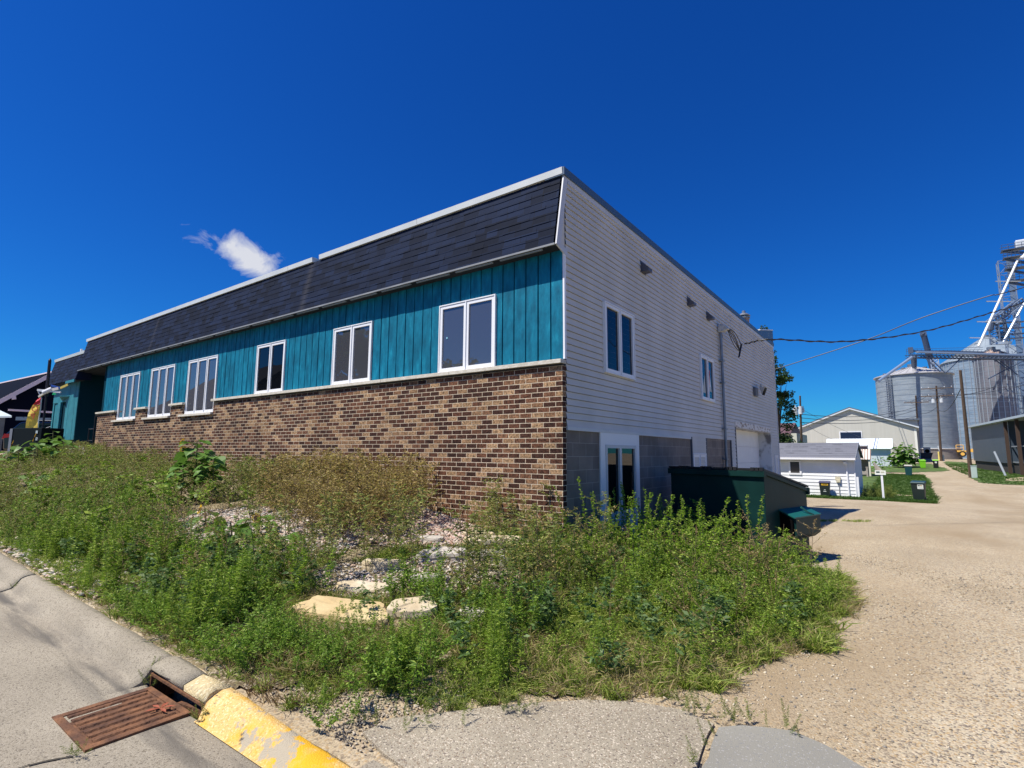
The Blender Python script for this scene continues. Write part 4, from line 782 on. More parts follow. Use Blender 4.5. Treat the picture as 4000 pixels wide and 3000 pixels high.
# ------------------------------------------------------------------ grain silos
def silo(label, pxl, pxr, eave_py, peak_py, base_z, D, wallm, roofm, nrib=28, found=0, ladder_a=None, ribs=True):
    cxp = (pxl + pxr) / 2; c0 = at(cxp, 1778, D); lat = abs((pxr - pxl) / 2 / 2072.7 * D); ang = math.atan2(cxp - 2000, 2072.7); r = lat * math.cos(ang) * 1.02
    ze = at(cxp, eave_py, D)[2]; zp = at(cxp, peak_py, D)[2]; x, y = c0[0], c0[1]
    t = thing('grain_silo', label, 'silo', (x, y, base_z)); n = 72
    zf = base_z + found
    mb = MB(); V = []; rows = max(6, int((ze - zf) / 1.1)); 
    for k in range(rows + 1):
        zz = zf + (ze - zf) * k / rows
        for i in range(n): a = 2 * math.pi * i / n; V.append((x + r * math.cos(a), y + r * math.sin(a), zz))
    F = [(k * n + i, k * n + (i + 1) % n, (k + 1) * n + (i + 1) % n, (k + 1) * n + i) for k in range(rows) for i in range(n)]
    mb.add(V, F); mb.build('wall', wallm, t, smooth=True)
    mb = MB()
    for k in range(1, rows): zz = zf + (ze - zf) * k / rows; mb.cyl((x, y, zz - .03), (x, y, zz + .03), r + .03, n=n, cap=False)
    if ribs:
        for i in range(nrib): a = 2 * math.pi * (i + .3) / nrib; c, s = math.cos(a), math.sin(a); mb.beam((x + (r + .06) * c, y + (r + .06) * s, zf), (x + (r + .06) * c, y + (r + .06) * s, ze), .16, .12)
    mb.build('stiffener', mat('silo_stiffener', (.36, .40, .44), rough=.45, metal=.5), t)
    mb = MB(); mb.cyl((x, y, ze - .12), (x, y, ze + .02), r + .35, n=n); mb.cyl((x, y, ze + .021), (x, y, zp), r + .30, .9, n=n); 
    ro = mb.build('roof', roofm, t)
    mb = MB()
    for i in range(36): a = 2 * math.pi * i / 36; c, s = math.cos(a), math.sin(a); mb.beam((x + (r + .3) * c, y + (r + .3) * s, ze + .05), (x + .9 * c, y + .9 * s, zp + .03), .09, .10)
    mb.build('roof_seam', roofm, ro)
    mb = MB(); mb.cyl((x, y, zp - .1), (x, y, zp + .7), .8, n=16); mb.build('peak_cap', GALV, t)
    for ad in (1.9, 3.1, 4.0, 4.9, 5.9):
        f = .72 if ad < 4 else .35; q = Vector((x + math.cos(ad) * r * f, y + math.sin(ad) * r * f, ze + (zp - ze) * (1 - f) + .1)); mb = MB(); mb.cyl(q, q + Vector((0, 0, .45)), .45, n=10); mb.build('roof_vent', GALV, t)
    if found: mb = MB(); mb.cyl((x, y, base_z - 1), (x, y, zf - .12), r + .25, n=n); mb.build('foundation', mat('silo_foundation', (.20, .18, .165), (.26, .235, .21), scale=1, rough=.9, stretch=(1, 1, 3)), t); mb = MB(); mb.cyl((x, y, zf - .12), (x, y, zf + .04), r + .4, n=n); mb.build('base_ring', mat('base_ring', (.72, .72, .70)), t)
    if ladder_a is not None:
        c, s = math.cos(ladder_a), math.sin(ladder_a); mb = MB(); R_ = r + .5; tx, ty = -s, c
        for o_ in (-.45, .45): mb.path([(x + R_ * c + tx * o_, y + R_ * s + ty * o_, zf + 1), (x + R_ * c + tx * o_, y + R_ * s + ty * o_, ze)], .10, n=5)
        k = zf + 1.2
        while k < ze: mb.path([(x + R_ * c - tx * .45, y + R_ * s - ty * .45, k), (x + R_ * c + tx * .45, y + R_ * s + ty * .45, k)], .07, n=4); mb.path([(x + (R_ + .8) * c + tx * q_, y + (R_ + .8) * s + ty * q_, k) for q_ in (-.5, 0, .5)], .06, n=4); k += .55
        mb.path([(x + (R_ + .8) * c, y + (R_ + .8) * s, zf + 2.5), (x + (R_ + .8) * c, y + (R_ + .8) * s, ze)], .06, n=4)
        mb.build('caged_ladder', mat('ladder_steel', (.16, .19, .24), rough=.5), t)
    return t, (x, y, r, ze, zp)
SW1 = mat('silo_wall_matt', (.20, .245, .29), (.27, .31, .345), scale=.5, rough=.6, metal=.05, stretch=(1, 1, 6), mottle=.1)
SW2 = mat('silo_wall_bright', (.15, .22, .30), (.26, .34, .42), scale=.8, rough=.5, metal=.2, stretch=(.3, .3, 3))
SW3 = mat('silo_wall_dark', (.09, .10, .13), (.20, .20, .235), scale=.35, rough=.6, metal=.1, stretch=(1, 1, .4))
SR1 = mat('silo_roof', (.46, .45, .46), (.56, .55, .55), scale=1, rough=.5, metal=.35)
SR2 = mat('silo_roof_blue', (.30, .36, .40), (.38, .44, .48), scale=.4, rough=.45, metal=.4)
SR3 = mat('silo_roof_rusty', (.32, .20, .14), (.50, .45, .44), scale=.6, rough=.5, metal=.3)
s1, S1 = silo('grey steel grain silo on the low concrete base, nearest the warehouse', 3440, 3745, 1466, 1428, .82, 120, SW1, SR1, found=2.3, ladder_a=-2.20, ribs=False)
s2, S2 = silo('tallest blue-grey ribbed silo behind the others with a steep cone roof', 3703, 4100, 1405, 1306, .8, 150, SW2, SR2, nrib=48)
s3, S3 = silo('dark weathered silo with rust-coloured roof under the catwalk', 3838, 3997, 1388, 1358, .8, 118, SW3, SR3, nrib=22)
STEEL = mat('structural_steel', (.07, .10, .16), rough=.5, metal=.3); STEELL = mat('pale_steel', (.42, .48, .56), rough=.4, metal=.5)
def truss(mb, a, b, wdt, hgt, n, r=.10, r2=.06):
    a = Vector(a); b = Vector(b); d = (b - a); u = d.cross(Vector((0, 0, 1))); u = u.normalized() if u.length > .01 else Vector((1, 0, 0)); v = u.cross(d).normalized()
    P = [[a + d * (i / n) + u * sx * wdt / 2 + v * sz * hgt / 2 for i in range(n + 1)] for sx, sz in ((-1, -1), (1, -1), (1, 1), (-1, 1))]
    for row in P: mb.path([row[0], row[-1]], r, n=5)
    for i in range(n):
        for k in range(4):
            l = (k + 1) % 4; mb.path([P[k][i], P[l][i + 1]], r2, n=4); mb.path([P[k][i + 1], P[l][i + 1]], r2, n=4)
# catwalk conveyor over the silos
A_ = at(3542, 1383, 117); B_ = at(4010, 1391, 114)
cw = thing('conveyor_bridge', 'long horizontal conveyor catwalk crossing above the silos', 'conveyor', (A_[0], A_[1], .8))
mb = MB(); truss(mb, A_ - np.array([0, 0, .5]), B_ - np.array([0, 0, .5]), 1.4, .6, 30, .07, .04); mb.build('truss', STEEL, cw)
mb = MB(); mb.beam(A_ + np.array([1.8, 0, .25]), B_ + np.array([0, 0, .15]), .9, .34); mb.build('conveyor_duct', mat('duct', (.30, .38, .50), rough=.4, metal=.4), cw)
A2 = at(3560, 1371, 117); B2 = at(3842, 1376, 115.5); mb = MB(); mb.beam(A2, B2, .8, .22); mb.build('duct_cover', STEEL, cw)
mb = MB(); u = (Vector(B_) - Vector(A_)).normalized()
for o_ in (1.1, .6): mb.path([Vector(A_) + Vector((0, 0, o_)), Vector(B2) + Vector((0, 0, o_))], .04, n=4)
for k in range(30): p = Vector(A_) + u * k * .75; mb.path([p + Vector((0, 0, -.3)), p + Vector((0, 0, 1.1))], .035, n=4)
mb.build('handrail', STEEL, cw)
mb = MB(); q = at(3557, 1368, 117); mb.box(q - np.array([.45, .4, .7]), q + np.array([.45, .4, .6])); mb.build('drive_box', STEEL, cw)
q1 = at(3566, 1395, 118); q2 = at(3570, 1432, 119.5); mb = MB(); mb.cyl(q1, q2, .45); mb.path([at(3577, 1388, 118), at(3578, 1430, 119)], .2); mb.build('drop_spout', STEEL, cw)
mb = MB()
for (a, b) in (((3604, 1388), (3672, 1452)), ((3625, 1390), (3693, 1458)), ((3762, 1390), (3695, 1456)), ((3870, 1392), (3945, 1450)), ((3885, 1392), (3975, 1465)), ((4000, 1408), (3860, 1480)), ((3562, 1397), (3480, 1450))): mb.path([at(*a, 116), at(*b, 114)], .13, n=5)
mb.build('brace', STEEL, cw)
mb = MB(); mb.cyl(at(3561, 1396, 116), at(3432, 1488, 112), .28); mb.build('side_spout', mat('duct', (.3, .38, .5)), cw)
# ladder tower
q = at(3687, 1778, 122); zt_ = at(3687, 1392, 122)[2]
lt = thing('support_tower', 'slim lattice support tower between the two nearest silos', 'tower', (q[0], q[1], .8)); mb = MB(); truss(mb, (q[0], q[1], .8), (q[0], q[1], zt_), 1.4, 1.4, 22, .09, .06); mb.build('lattice', STEELL, lt)
# auger pipe
ag = thing('auger_pipe', 'dark leaning pipe rising behind the grey silo roof', 'pipe', at(3642, 1446, 128)); mb = MB(); mb.cyl(at(3648, 1460, 128), at(3609, 1312, 128), .62, n=12); mb.build('pipe', mat('pipe_navy', (.05, .08, .15), rough=.5, metal=.3), ag); mb = MB(); mb.cyl(at(3612, 1314, 128), at(3602, 1302, 128), .62, n=12); mb.box(at(3601, 1308, 128) - np.array([.3, .3, .3]), at(3613, 1303, 128) + np.array([.3, .3, .3])); mb.build('pipe_elbow', STEEL, ag)
# elevator leg tower at the right edge
T0 = at(4012, 1778, 121); zT = at(4005, 985, 121)[2]
tw = thing('elevator_tower', 'tall lattice grain elevator tower with platforms and pale spouts', 'tower', (T0[0], T0[1], .8))
mb = MB(); truss(mb, (T0[0], T0[1], .8), (T0[0], T0[1], zT), 2.6, 2.6, 16, .13, .06); mb.build('lattice', mat('tower_steel', (.22, .28, .38), rough=.45, metal=.4), tw)
mb = MB(); mb.beam((T0[0] + .8, T0[1], .8), (T0[0] + .8, T0[1], zT + 1), .9, .8); mb.build('leg_duct', mat('tower_duct', (.10, .16, .27), rough=.5), tw)
hx, hy, hz = at(3993, 955, 121); mb = MB(); mb.box((hx - 1.2, hy - .9, hz - .9), (hx + 1.6, hy + .9, hz + 1.0)); mb.build('head_box', mat('head_box', (.55, .58, .62), rough=.5), tw, bevel=.2)
for (pa, pyy, wd_) in ((3962, 975, 4.5), (3948, 1008, 2.6), (3955, 1050, 2.6), (3962, 1098, 3.0)):
    q = at(pa, pyy, 120); mb = MB(); mb.box((q[0] - wd_ / 2, q[1] - 1.2, q[2] - .12), (q[0] + wd_ / 2 + 1.5, q[1] + 1.2, q[2] + .06))
    for zz in (.6, 1.15):
        for yy in (-1.2, 1.2): mb.path([(q[0] - wd_ / 2, q[1] + yy, q[2] + zz), (q[0] + wd_ / 2, q[1] + yy, q[2] + zz)], .05, n=4)
    for k in range(5): mb.path([(q[0] - wd_ / 2 + k * wd_ / 4, q[1] - 1.2, q[2]), (q[0] - wd_ / 2 + k * wd_ / 4, q[1] - 1.2, q[2] + 1.15)], .05, n=4)
    mb.beam((q[0] - wd_ / 2 + .4, q[1], q[2] - .1), (q[0] + wd_ / 2 + 1, q[1], q[2] - 1.6), .5, .5)
    mb.build('platform', STEEL, tw)
sp_a = at(3979, 1008, 119); sp_b = at(3822, 1352, 116); mb = MB(); mb.cyl(sp_a, sp_b, .24, n=10); spo = mb.build('spout', mat('spout_white', (.62, .64, .66), rough=.35), tw)
mb = MB()
for f in (.27, .50, .73, .91): q = Vector(sp_a).lerp(Vector(sp_b), f); mb.path([q + Vector((-2.2, -1.2, .1)), q + Vector((2.2, 1.2, -.1))], .12, n=5); mb.path([q, q + Vector((1.2, .8, 1.6))], .04, n=4)
mb.build('spout_bracket', STEELL, spo)
mb = MB(); mb.cyl(at(3999, 1186, 118), at(3917, 1340, 117), .24, n=10); mb.build('spout', STEELL, tw); mb = MB(); mb.cyl(at(4010, 990, 118), at(3990, 1010, 118), .4, n=10); mb.build('spout', mat('spout_white', (.6, .6, .6)), tw)
# inclined gallery and dense steelwork on the silo tops
mb = MB(); truss(mb, at(3870, 1262, 119), at(3985, 1178, 119), 2.0, 1.2, 10, .16, .10); truss(mb, at(3880, 1262, 119), at(3888, 1345, 119), 1.6, 1.6, 5, .13, .08); truss(mb, at(3905, 1250, 120), at(3925, 1335, 120), 1.4, 1.4, 5, .12, .08)
for k in range(18):
    a = (random.uniform(3875, 3990), random.uniform(1230, 1345)); mb.path([at(*a, 119), at(a[0] + random.uniform(-12, 45), a[1] + random.uniform(-25, 25), 119.5)], random.uniform(.05, .11), n=4)
for yy in (1262, 1285, 1308, 1325): mb.beam(at(3900, yy, 120), at(4005, yy - 6, 120), 1.2, .18)
mb.build('gallery', mat('gallery_steel', (.16, .22, .32), rough=.45, metal=.4), tw)
mb = MB(); mb.cyl(at(3872, 1258, 119), at(3865, 1290, 119), .7, n=10); mb.build('distributor', STEEL, tw); mb = MB(); mb.cyl(at(3920, 1335, 117), at(3920, 1345, 117), 1.4, n=14); mb.build('roof_hatch', STEELL, tw)

# container and fan unit at silo base, machinery
q0 = at(3598, 1792, 104); q1 = at(3640, 1771, 104)
ct = thing('waste_skip', 'low dark skip beside the warehouse corner', 'skip', (q0[0], q0[1], q0[2])); mb = MB(); mb.prism([(q0[0], q0[1], q0[2]), (q1[0] - .2, q0[1], q0[2]), (q1[0] + .1, q0[1], q1[2]), (q0[0] - .1, q0[1], q1[2])], (0, 2, 0)); mb.box((q0[0] - .2, q0[1] - .05, q1[2]), (q1[0] + .2, q0[1] + 2.05, q1[2] + .12)); mb.build('body', mat('skip_navy', (.015, .02, .03), rough=.6), ct)
q0 = at(3609, 1773, 107); q1 = at(3634, 1747, 107)
fu = thing('fan_unit', 'grey square fan unit at the silo base', 'fan unit', (q0[0], q0[1], .8)); mb = MB(); mb.box((q0[0], q0[1], .6), (q1[0], q0[1] + 1.5, q1[2])); mb.build('housing', mat('fan_grey', (.33, .37, .38), rough=.6), fu, bevel=.08); mb = MB(); mb.cyl(((q0[0] + q1[0]) / 2, q0[1] - .03, (q0[2] + q1[2]) / 2 - .1), ((q0[0] + q1[0]) / 2, q0[1] - .06, (q0[2] + q1[2]) / 2 - .1), .4, n=16); mb.build('fan_inlet', DARK, fu)
# road grader / yellow machine
mc = at(3783, 1772, 112); zq = at(3783, 1785, 112)[2]
ym = thing('yellow_machine', 'yellow and black construction machine parked by the silos', 'machine', (mc[0], mc[1], zq))
YM = mat('machine_yellow', (.72, .42, .08), rough=.5); X0 = mc[0] - 1.9; y_ = mc[1]
mb = MB(); mb.box((X0, y_, zq + 1.0), (X0 + 4.6, y_ + 1.8, zq + 1.35)); mb.box((X0 + 2.4, y_ + .1, zq + 1.35), (X0 + 4.6, y_ + 1.6, zq + 1.7)); mb.build('body', YM, ym, bevel=.05)
mb = MB(); mb.path([(X0, y_, zq + 1.3), (X0, y_, zq + 2.5), (X0 + 1.2, y_, zq + 2.5), (X0 + 1.2, y_, zq + 1.3)], .07); mb.path([(X0, y_, zq + 1.9), (X0 + 1.2, y_, zq + 1.9)], .05); mb.build('cab_frame', YM, ym)
mb = MB(); mb.box((X0 + 3.2, y_ + .2, zq + 1.7), (X0 + 4.5, y_ + 1.4, zq + 2.2)); mb.build('engine_cover', BLACK, ym)
for a in (.95, ): 
    mb = MB(); mb.cyl((X0 + a, y_ - .25, zq + .62), (X0 + a, y_ + .2, zq + .62), .62, n=20); wo2 = mb.build('wheel', BLACK, ym); mb = MB(); mb.cyl((X0 + a, y_ - .29, zq + .62), (X0 + a, y_ - .24, zq + .62), .34, n=14); mb.build('rim', YM, wo2)
mb = MB(); mb.cyl((X0 + 3.6, y_ - .25, zq + .62), (X0 + 3.6, y_ + .2, zq + .62), .62, n=20); mb.build('wheel', mat('dusty_tyre', (.30, .30, .32)), ym)

# ------------------------------------------------------------------ right open shed (dark cladding)
sdr = thing('open_shed', 'long dark blue-grey metal shed with wooden posts at the right', 'shed', (12.5, 70, .5))
u0 = at(3806, 1806, 70); u1 = at(3957, 1830, 55); d2 = np.array([u1[0] - u0[0], u1[1] - u0[1]]); d2 /= np.linalg.norm(d2); Ls = np.hypot(u1[0] - u0[0], u1[1] - u0[1])
def sp2(t, off, z): nrm = np.array([-d2[1], d2[0]]); q = u0[:2] + d2 * t + nrm * off; return (float(q[0]), float(q[1]), z)
zr = at(3802, 1666, 70)[2]; z0_ = 1.0
SHD = mat('shed_cladding', (.035, .052, .078), (.052, .075, .105), scale=2, rough=.5, stretch=(.3, 6, .1))
mb = MB(); mb.prism([sp2(0, 0, z0_), sp2(Ls, 0, z0_ - .15), sp2(Ls, 0, zr - .2), sp2(0, 0, zr - .2)], Vector(sp2(0, 8, 0)) - Vector(sp2(0, 0, 0))); mb.build('wall', SHD, sdr)
mb = MB(); mb.prism([sp2(-.2, .15, -.5), sp2(Ls + 14, .15, -.8), sp2(Ls + 14, .15, z0_ - .2), sp2(-.2, .15, z0_ + .01)], Vector(sp2(0, 7.5, 0)) - Vector(sp2(0, 0, 0))); mb.build('foundation', mat('shed_base', (.035, .03, .028), rough=.9), sdr)
mb = MB(); mb.prism([sp2(-.5, -.6, zr - .2), sp2(Ls + 20, -.6, zr - .2), sp2(Ls + 20, -.6, zr + .02), sp2(-.5, -.6, zr + .02)], Vector(sp2(0, 9, 0)) - Vector(sp2(0, 0, 0))); mb.build('roof', mat('shed_roof', (.42, .48, .52), rough=.4), sdr)
mb = MB(); mb.prism([sp2(Ls, 3.5, z0_ - .5), sp2(Ls + 20, 3.5, z0_ - .5), sp2(Ls + 20, 3.5, zr - .2), sp2(Ls, 3.5, zr - .2)], Vector(sp2(0, .3, 0)) - Vector(sp2(0, 0, 0))); mb.build('back_wall', mat('shed_inside', (.05, .045, .05), rough=.9), sdr)
for t_ in (Ls + .1, Ls + 4.2, Ls + 8.4, Ls + 12.6):
    q = sp2(t_, -.25, 0); mb = MB(); mb.beam((q[0], q[1], Gz(q[0], q[1]) - .3), (q[0], q[1], zr - .25), .28, .28); mb.build('post', mat('creosoted_post', (.05, .03, .022), rough=.9), sdr)
mb = MB(); mb.beam(sp2(Ls, .1, 2.6), sp2(Ls + 16, .1, 2.6), .1, .12); mb.beam(sp2(Ls, .1, z0_), sp2(Ls + 16, .1, z0_), .1, .12); mb.build('rail', mat('pale_rail', (.22, .24, .26)), sdr)
# leaning pipe, pedestals, bollard
a = at(3884, 1764, 47); b_ = at(3928, 1858, 46)
tp = thing('leaning_pipe', 'leaning grey metal pipe planted in the right-hand lawn', 'pipe', b_); mb = MB(); mb.cyl(a, b_, .085, n=10); mb.build('pipe', mat('pipe_grey', (.30, .34, .38), rough=.5), tp)
a = at(3664, 1742, 98); b_ = at(3680, 1796, 96); tp = thing('guy_guard', 'slim leaning grey rod by the silo base', 'guy wire', b_); mb = MB(); mb.cyl(a, b_, .07, n=8); mb.build('rod', mat('pipe_grey', (.3, .34, .38)), tp)
q = at(3669, 1798, 95); bo = thing('bollard', 'yellow bollard beside the middle utility pole', 'bollard', q); mb = MB(); mb.cyl(q, q + np.array([0, 0, 1.45]), .12, n=12); mb.cyl(q + np.array([0, 0, 1.45]), q + np.array([0, 0, 1.52]), .12, .05, n=12); mb.build('post', mat('bollard_yellow', (.75, .62, .18)), bo)
def pedestal(px, py, D, w_, h, label):
    q = at(px, py, D); t = thing('utility_pedestal', label, 'utility box', q); mb = MB(); mb.box((q[0] - w_ / 2, q[1] - w_ / 2, q[2] - .1), (q[0] + w_ / 2, q[1] + w_ / 2, q[2] + h)); mb.build('cabinet', mat('pedestal_green', (.38, .47, .43), rough=.6), t, bevel=.03); mb = MB(); mb.box((q[0] - w_ / 2 - .02, q[1] - w_ / 2 - .02, q[2] + h), (q[0] + w_ / 2 + .02, q[1] + w_ / 2 + .02, q[2] + h + .05)); mb.build('cap', mat('pedestal_green', (.3, .4, .36)), t)
pedestal(3807, 1863, 47.2, .40, .95, 'large pale green utility pedestal at the foot of the nearest pole'); pedestal(3685, 1799, 95, .35, .95, 'small pale green pedestal by the yellow bollard')

# ------------------------------------------------------------------ utility poles and wires
def pole(label, base, top, r=.16, arms=(), transformer=False, braces=True):
    b_ = Vector(base); t_ = Vector(top); t = thing('utility_pole', label, 'utility pole', b_)
    mb = MB(); mb.cyl(b_ - Vector((0, 0, .5)), t_, r, r * .62, n=12); mb.build('shaft', WOODP, t); ends = []
    for (f, half, dirn) in arms:
        c = b_.lerp(t_, f); u = Vector((math.cos(dirn), math.sin(dirn), 0)); mb = MB(); mb.beam(c - u * half + Vector((0, -r, 0)), c + u * half + Vector((0, -r, 0)), .12, .14)
        mb.beam(c - u * half * .5 + Vector((0, -r, 0)), c - Vector((0, r, .6)), .05, .05); mb.beam(c + u * half * .5 + Vector((0, -r, 0)), c - Vector((0, r, .6)), .05, .05)
        ao = mb.build('crossarm', WOODP, t)
        for k in (-.95, -.5, .5, .95): p = c + u * half * k + Vector((0, -r, .07)); mb = MB(); mb.cyl(p, p + Vector((0, 0, .12)), .035, n=6); mb.cyl(p + Vector((0, 0, .12)), p + Vector((0, 0, .26)), .08, .05, n=8); mb.build('insulator', mat('insulator', (.55, .55, .55), rough=.3), ao); ends.append(p + Vector((0, 0, .25)))
    if transformer:
        for k in transformer: p = b_.lerp(t_, k[0]) + Vector(k[1]); mb = MB(); mb.cyl(p, p + Vector((0, 0, k[2])), k[3], n=14); mb.cyl(p + Vector((0, 0, k[2])), p + Vector((0, 0, k[2] + .25)), .06, n=6); mb.build('transformer', mat('transformer', (.55, .58, .60), rough=.5), t)
    return t, ends, t_
pA = pole('nearest bare wooden utility pole at the right of the lane', at(3793, 1861, 48), at(3751, 1446, 47), .17)
pB = pole('middle utility pole with two crossarms in front of the grey silo', at(3677, 1799, 95), at(3657, 1507, 94), .21, arms=((.865, 2.3, .05), (.965, 2.2, .05)), transformer=((.775, (-.55, -.2, 0), .9, .28), (.775, (.55, -.2, 0), .9, .28)))
pC = pole('farthest thin utility pole at the warehouse corner', at(3593, 1800, 103), at(3577, 1545, 101), .20, arms=((.895, 1.9, .05),))
pD = pole('pole with white transformers behind the garage roof', at(3132, 1775, 62) , at(3125, 1546, 61), .15, transformer=((.68, (-.50, -.1, 0), .9, .26), (.68, (.05, -.3, .05), .9, .22), (.70, (.30, 0, .1), .5, .12)))
def wire(label, pts, r, name='overhead_cable', sag=None):
    mb = MB(); 
    for a, b, s_ in pts: mb.path(hang(a, b, s_, 22), r, n=6)
    return mb.build(name, BLACK, None, label=label, cat='cable')
K0 = (.36, 9.60, 4.84); farR = at(4600, 900, 16.0)
def thru(pts, n=26):   # smooth curve through control points (quadratic-ish catmull)
    P = [Vector(p) for p in pts]; P = [P[0] * 2 - P[1]] + P + [P[-1] * 2 - P[-2]]; out = []
    for i in range(1, len(P) - 2):
        for k in range(n): t = k / n; out.append(.5 * ((2 * P[i]) + (-P[i - 1] + P[i + 1]) * t + (2 * P[i - 1] - 5 * P[i] + 4 * P[i + 1] - P[i + 2]) * t * t + (-P[i - 1] + 3 * P[i] - 3 * P[i + 1] + P[i + 2]) * t ** 3))
    out.append(P[-2]); return out
cv = thru([K0, at(3016, 1326, 14.6), at(3300, 1334, 15.4), at(3600, 1296, 16.6), at(3850, 1228, 17.8), at(4020, 1172, 18.7), at(4400, 1010, 20.5)])
mb = MB(); mb.path(cv, .016, n=6); tw2 = [p + Vector((0, .020 * math.cos(i * .9), .022 * math.sin(i * .9))) for i, p in enumerate(cv)]; mb.path(tw2, .014, n=6)
mb.build('overhead_cable', BLACK, None, label='thick twisted service cable sagging from the mast to the upper right', cat='cable')
cv = thru([at(3026, 1443, 42), at(3200, 1388, 40), at(3400, 1322, 38), at(3600, 1242, 36), at(3850, 1160, 34), at(3900, 1150, 33.5), at(4030, 1113, 33), at(4400, 990, 31)])
mb = MB(); mb.path(cv, .032, n=6); mb.build('overhead_cable', BLACK, None, label='thinner cable rising from behind the building to the upper right', cat='cable')
def w3(label, pairs, r=.035):
    mb = MB()
    for a, b, s_ in pairs: mb.path(hang(a, b, s_, 14), r, n=4)
    mb.build('power_line', mat('wire_dark', (.03, .035, .05)), None, label=label, cat='power line')
w3('power lines between the transformer pole and the middle pole', [(at(3126, 1618, 61), at(3590, 1585, 101), 1.0), (at(3126, 1632, 61), at(3580, 1600, 101), 1.0), (at(3126, 1650, 61), at(3590, 1625, 101), .6)])
w3('service lines sagging from middle pole to nearest pole', [(at(3657, 1592, 94), at(3752, 1520, 47.5), 1.3), (at(3657, 1545, 94), at(3900, 1505, 60), .6), (at(3680, 1540, 94), at(4020, 1500, 60), .5)])
w3('power lines linking the two far poles at the silo', [(pB[1][k], pC[1][k % 4], .5) for k in range(4)] + [(at(3657, 1592, 94), at(3580, 1610, 101), .6)])
w3('long power lines running right from middle pole', [(at(3659, 1536, 94), at(4100, 1530, 95), .3), (at(3659, 1548, 94), at(4100, 1552, 95), .3), (at(3659, 1512, 94), at(4100, 1490, 80), .6)], .03)
w3('thin guy lines from transformer pole down past the warehouse', [(at(3135, 1650, 61), at(3285, 1726, 80), .3), (at(3135, 1600, 61), at(3400, 1720, 84), .3)], .018)
# white pole just behind the building end
q = at(3033, 1778, 43); wp = thing('white_pole', 'white pole just visible behind the building rear corner', 'pole', (q[0], q[1], 0)); mb = MB(); mb.cyl((q[0], q[1], 0), (q[0], q[1], at(3033, 1432, 43)[2]), .12, n=10); mb.build('shaft', mat('pole_white', (.6, .62, .66)), wp)
# ------------------------------------------------------------------ left background
pp0 = at(163, 1720, 20.2); pp1 = at(195, 1408, 20.2)
bp_ = thing('flag_pole', 'slim black pole with thick top standing before the bay', 'pole', (pp0[0], pp0[1], 1.5))
mb = MB(); mid = pp0 + (pp1 - pp0) * .55; mb.cyl((pp0[0], pp0[1], 1.4), mid, .035, n=10); mb.cyl(mid, pp1, .055, .05, n=10); mb.cyl(pp1, pp1 + np.array([0, 0, .08]), .05, .01, n=10); mb.build('shaft', mat('pole_black', (.012, .014, .03), rough=.5), bp_)
wm = at(187, 1526, 20.0); ww = thing('whirligig', 'white spinning wind toy with blue and yellow streamers on the pole', 'wind spinner', wm)
mb = MB(); mb.beam(at(147, 1523, 20), at(238, 1532, 20), .05, .07); mb.beam(at(148, 1528, 20), at(190, 1533, 20), .03, .03); mb.cyl(wm - np.array([.1, .1, .08]), wm + np.array([.1, .1, .08]), .08, n=10); mb.build('arm', WHITE, ww)
mb = MB(); mb.beam(wm, at(230, 1517, 20), .05, .10); mb.beam(at(152, 1550, 20), wm, .05, .07); mb.build('blade', mat('blade_cream', (.66, .62, .56)), ww)
mb = MB(); mb.beam(at(200, 1506, 20), at(235, 1516, 20), .03, .07); mb.build('blue_ribbon', mat('ribbon_blue', (.01, .08, .40)), ww)
mb = MB(); mb.beam(at(236, 1516, 20), at(266, 1502, 20), .03, .08); mb.beam(at(153, 1552, 20), at(165, 1541, 20), .03, .07); mb.build('yellow_ribbon', mat('ribbon_yellow', (.65, .50, .12)), ww)
mb = MB(); q = at(203, 1542, 20.5); mb.prism([q, q + np.array([.12, .08, 0]), q + np.array([.05, .03, .14])], (.01, .02, 0)); tag(mb.build('green_pennant', mat('pennant_green', (.0, .45, .18))), 'small green pennant hanging under the wind spinner', 'pennant')
# feather flag
D_ = 21.6
ff = thing('feather_flag', 'yellow feather flag with red top and red letters', 'flag', at(150, 1700, D_))
edge = [(160, 1553), (155, 1600), (149, 1640), (143, 1700)]; lead = [(150, 1556), (128, 1582), (112, 1612), (103, 1640), (96, 1700)]
def strip(L1, L2, m, nm, dd=0, par=ff):
    mb = MB(); n = 10
    def samp(L_, t): t *= len(L_) - 1; i = min(int(t), len(L_) - 2); f = t - i; return (L_[i][0] * (1 - f) + L_[i + 1][0] * f, L_[i][1] * (1 - f) + L_[i + 1][1] * f)
    A = [samp(L1, k / n) for k in range(n + 1)]; B = [samp(L2, k / n) for k in range(n + 1)]
    V = []; W = 5
    for k in range(n + 1):
        for j in range(W): f = j / (W - 1); V.append(at(A[k][0] * (1 - f) + B[k][0] * f, A[k][1] * (1 - f) + B[k][1] * f, D_ + dd + .04 * math.sin(f * 4 + k * .8)))
    mb.add(V, [(k * W + j, k * W + j + 1, (k + 1) * W + j + 1, (k + 1) * W + j) for k in range(n) for j in range(W - 1)]); return mb.build(nm, m, par)
strip([(150, 1556), (128, 1582)], [(160, 1553), (156, 1580)], mat('flag_red', (.62, .05, .08), rough=.7), 'flag_top')
clo = strip([(128, 1582), (112, 1612), (103, 1640), (96, 1700)], [(156, 1580), (153, 1610), (149, 1640), (143, 1700)], mat('flag_yellow', (.78, .58, .10), rough=.7, trans=.2), 'cloth')
mb = MB(); mb.path([at(p[0] + 1, p[1], D_) for p in [(149, 1530), (161, 1556), (157, 1600), (150, 1640), (144, 1705)]], .02); mb.build('pole', WHITE, ff)
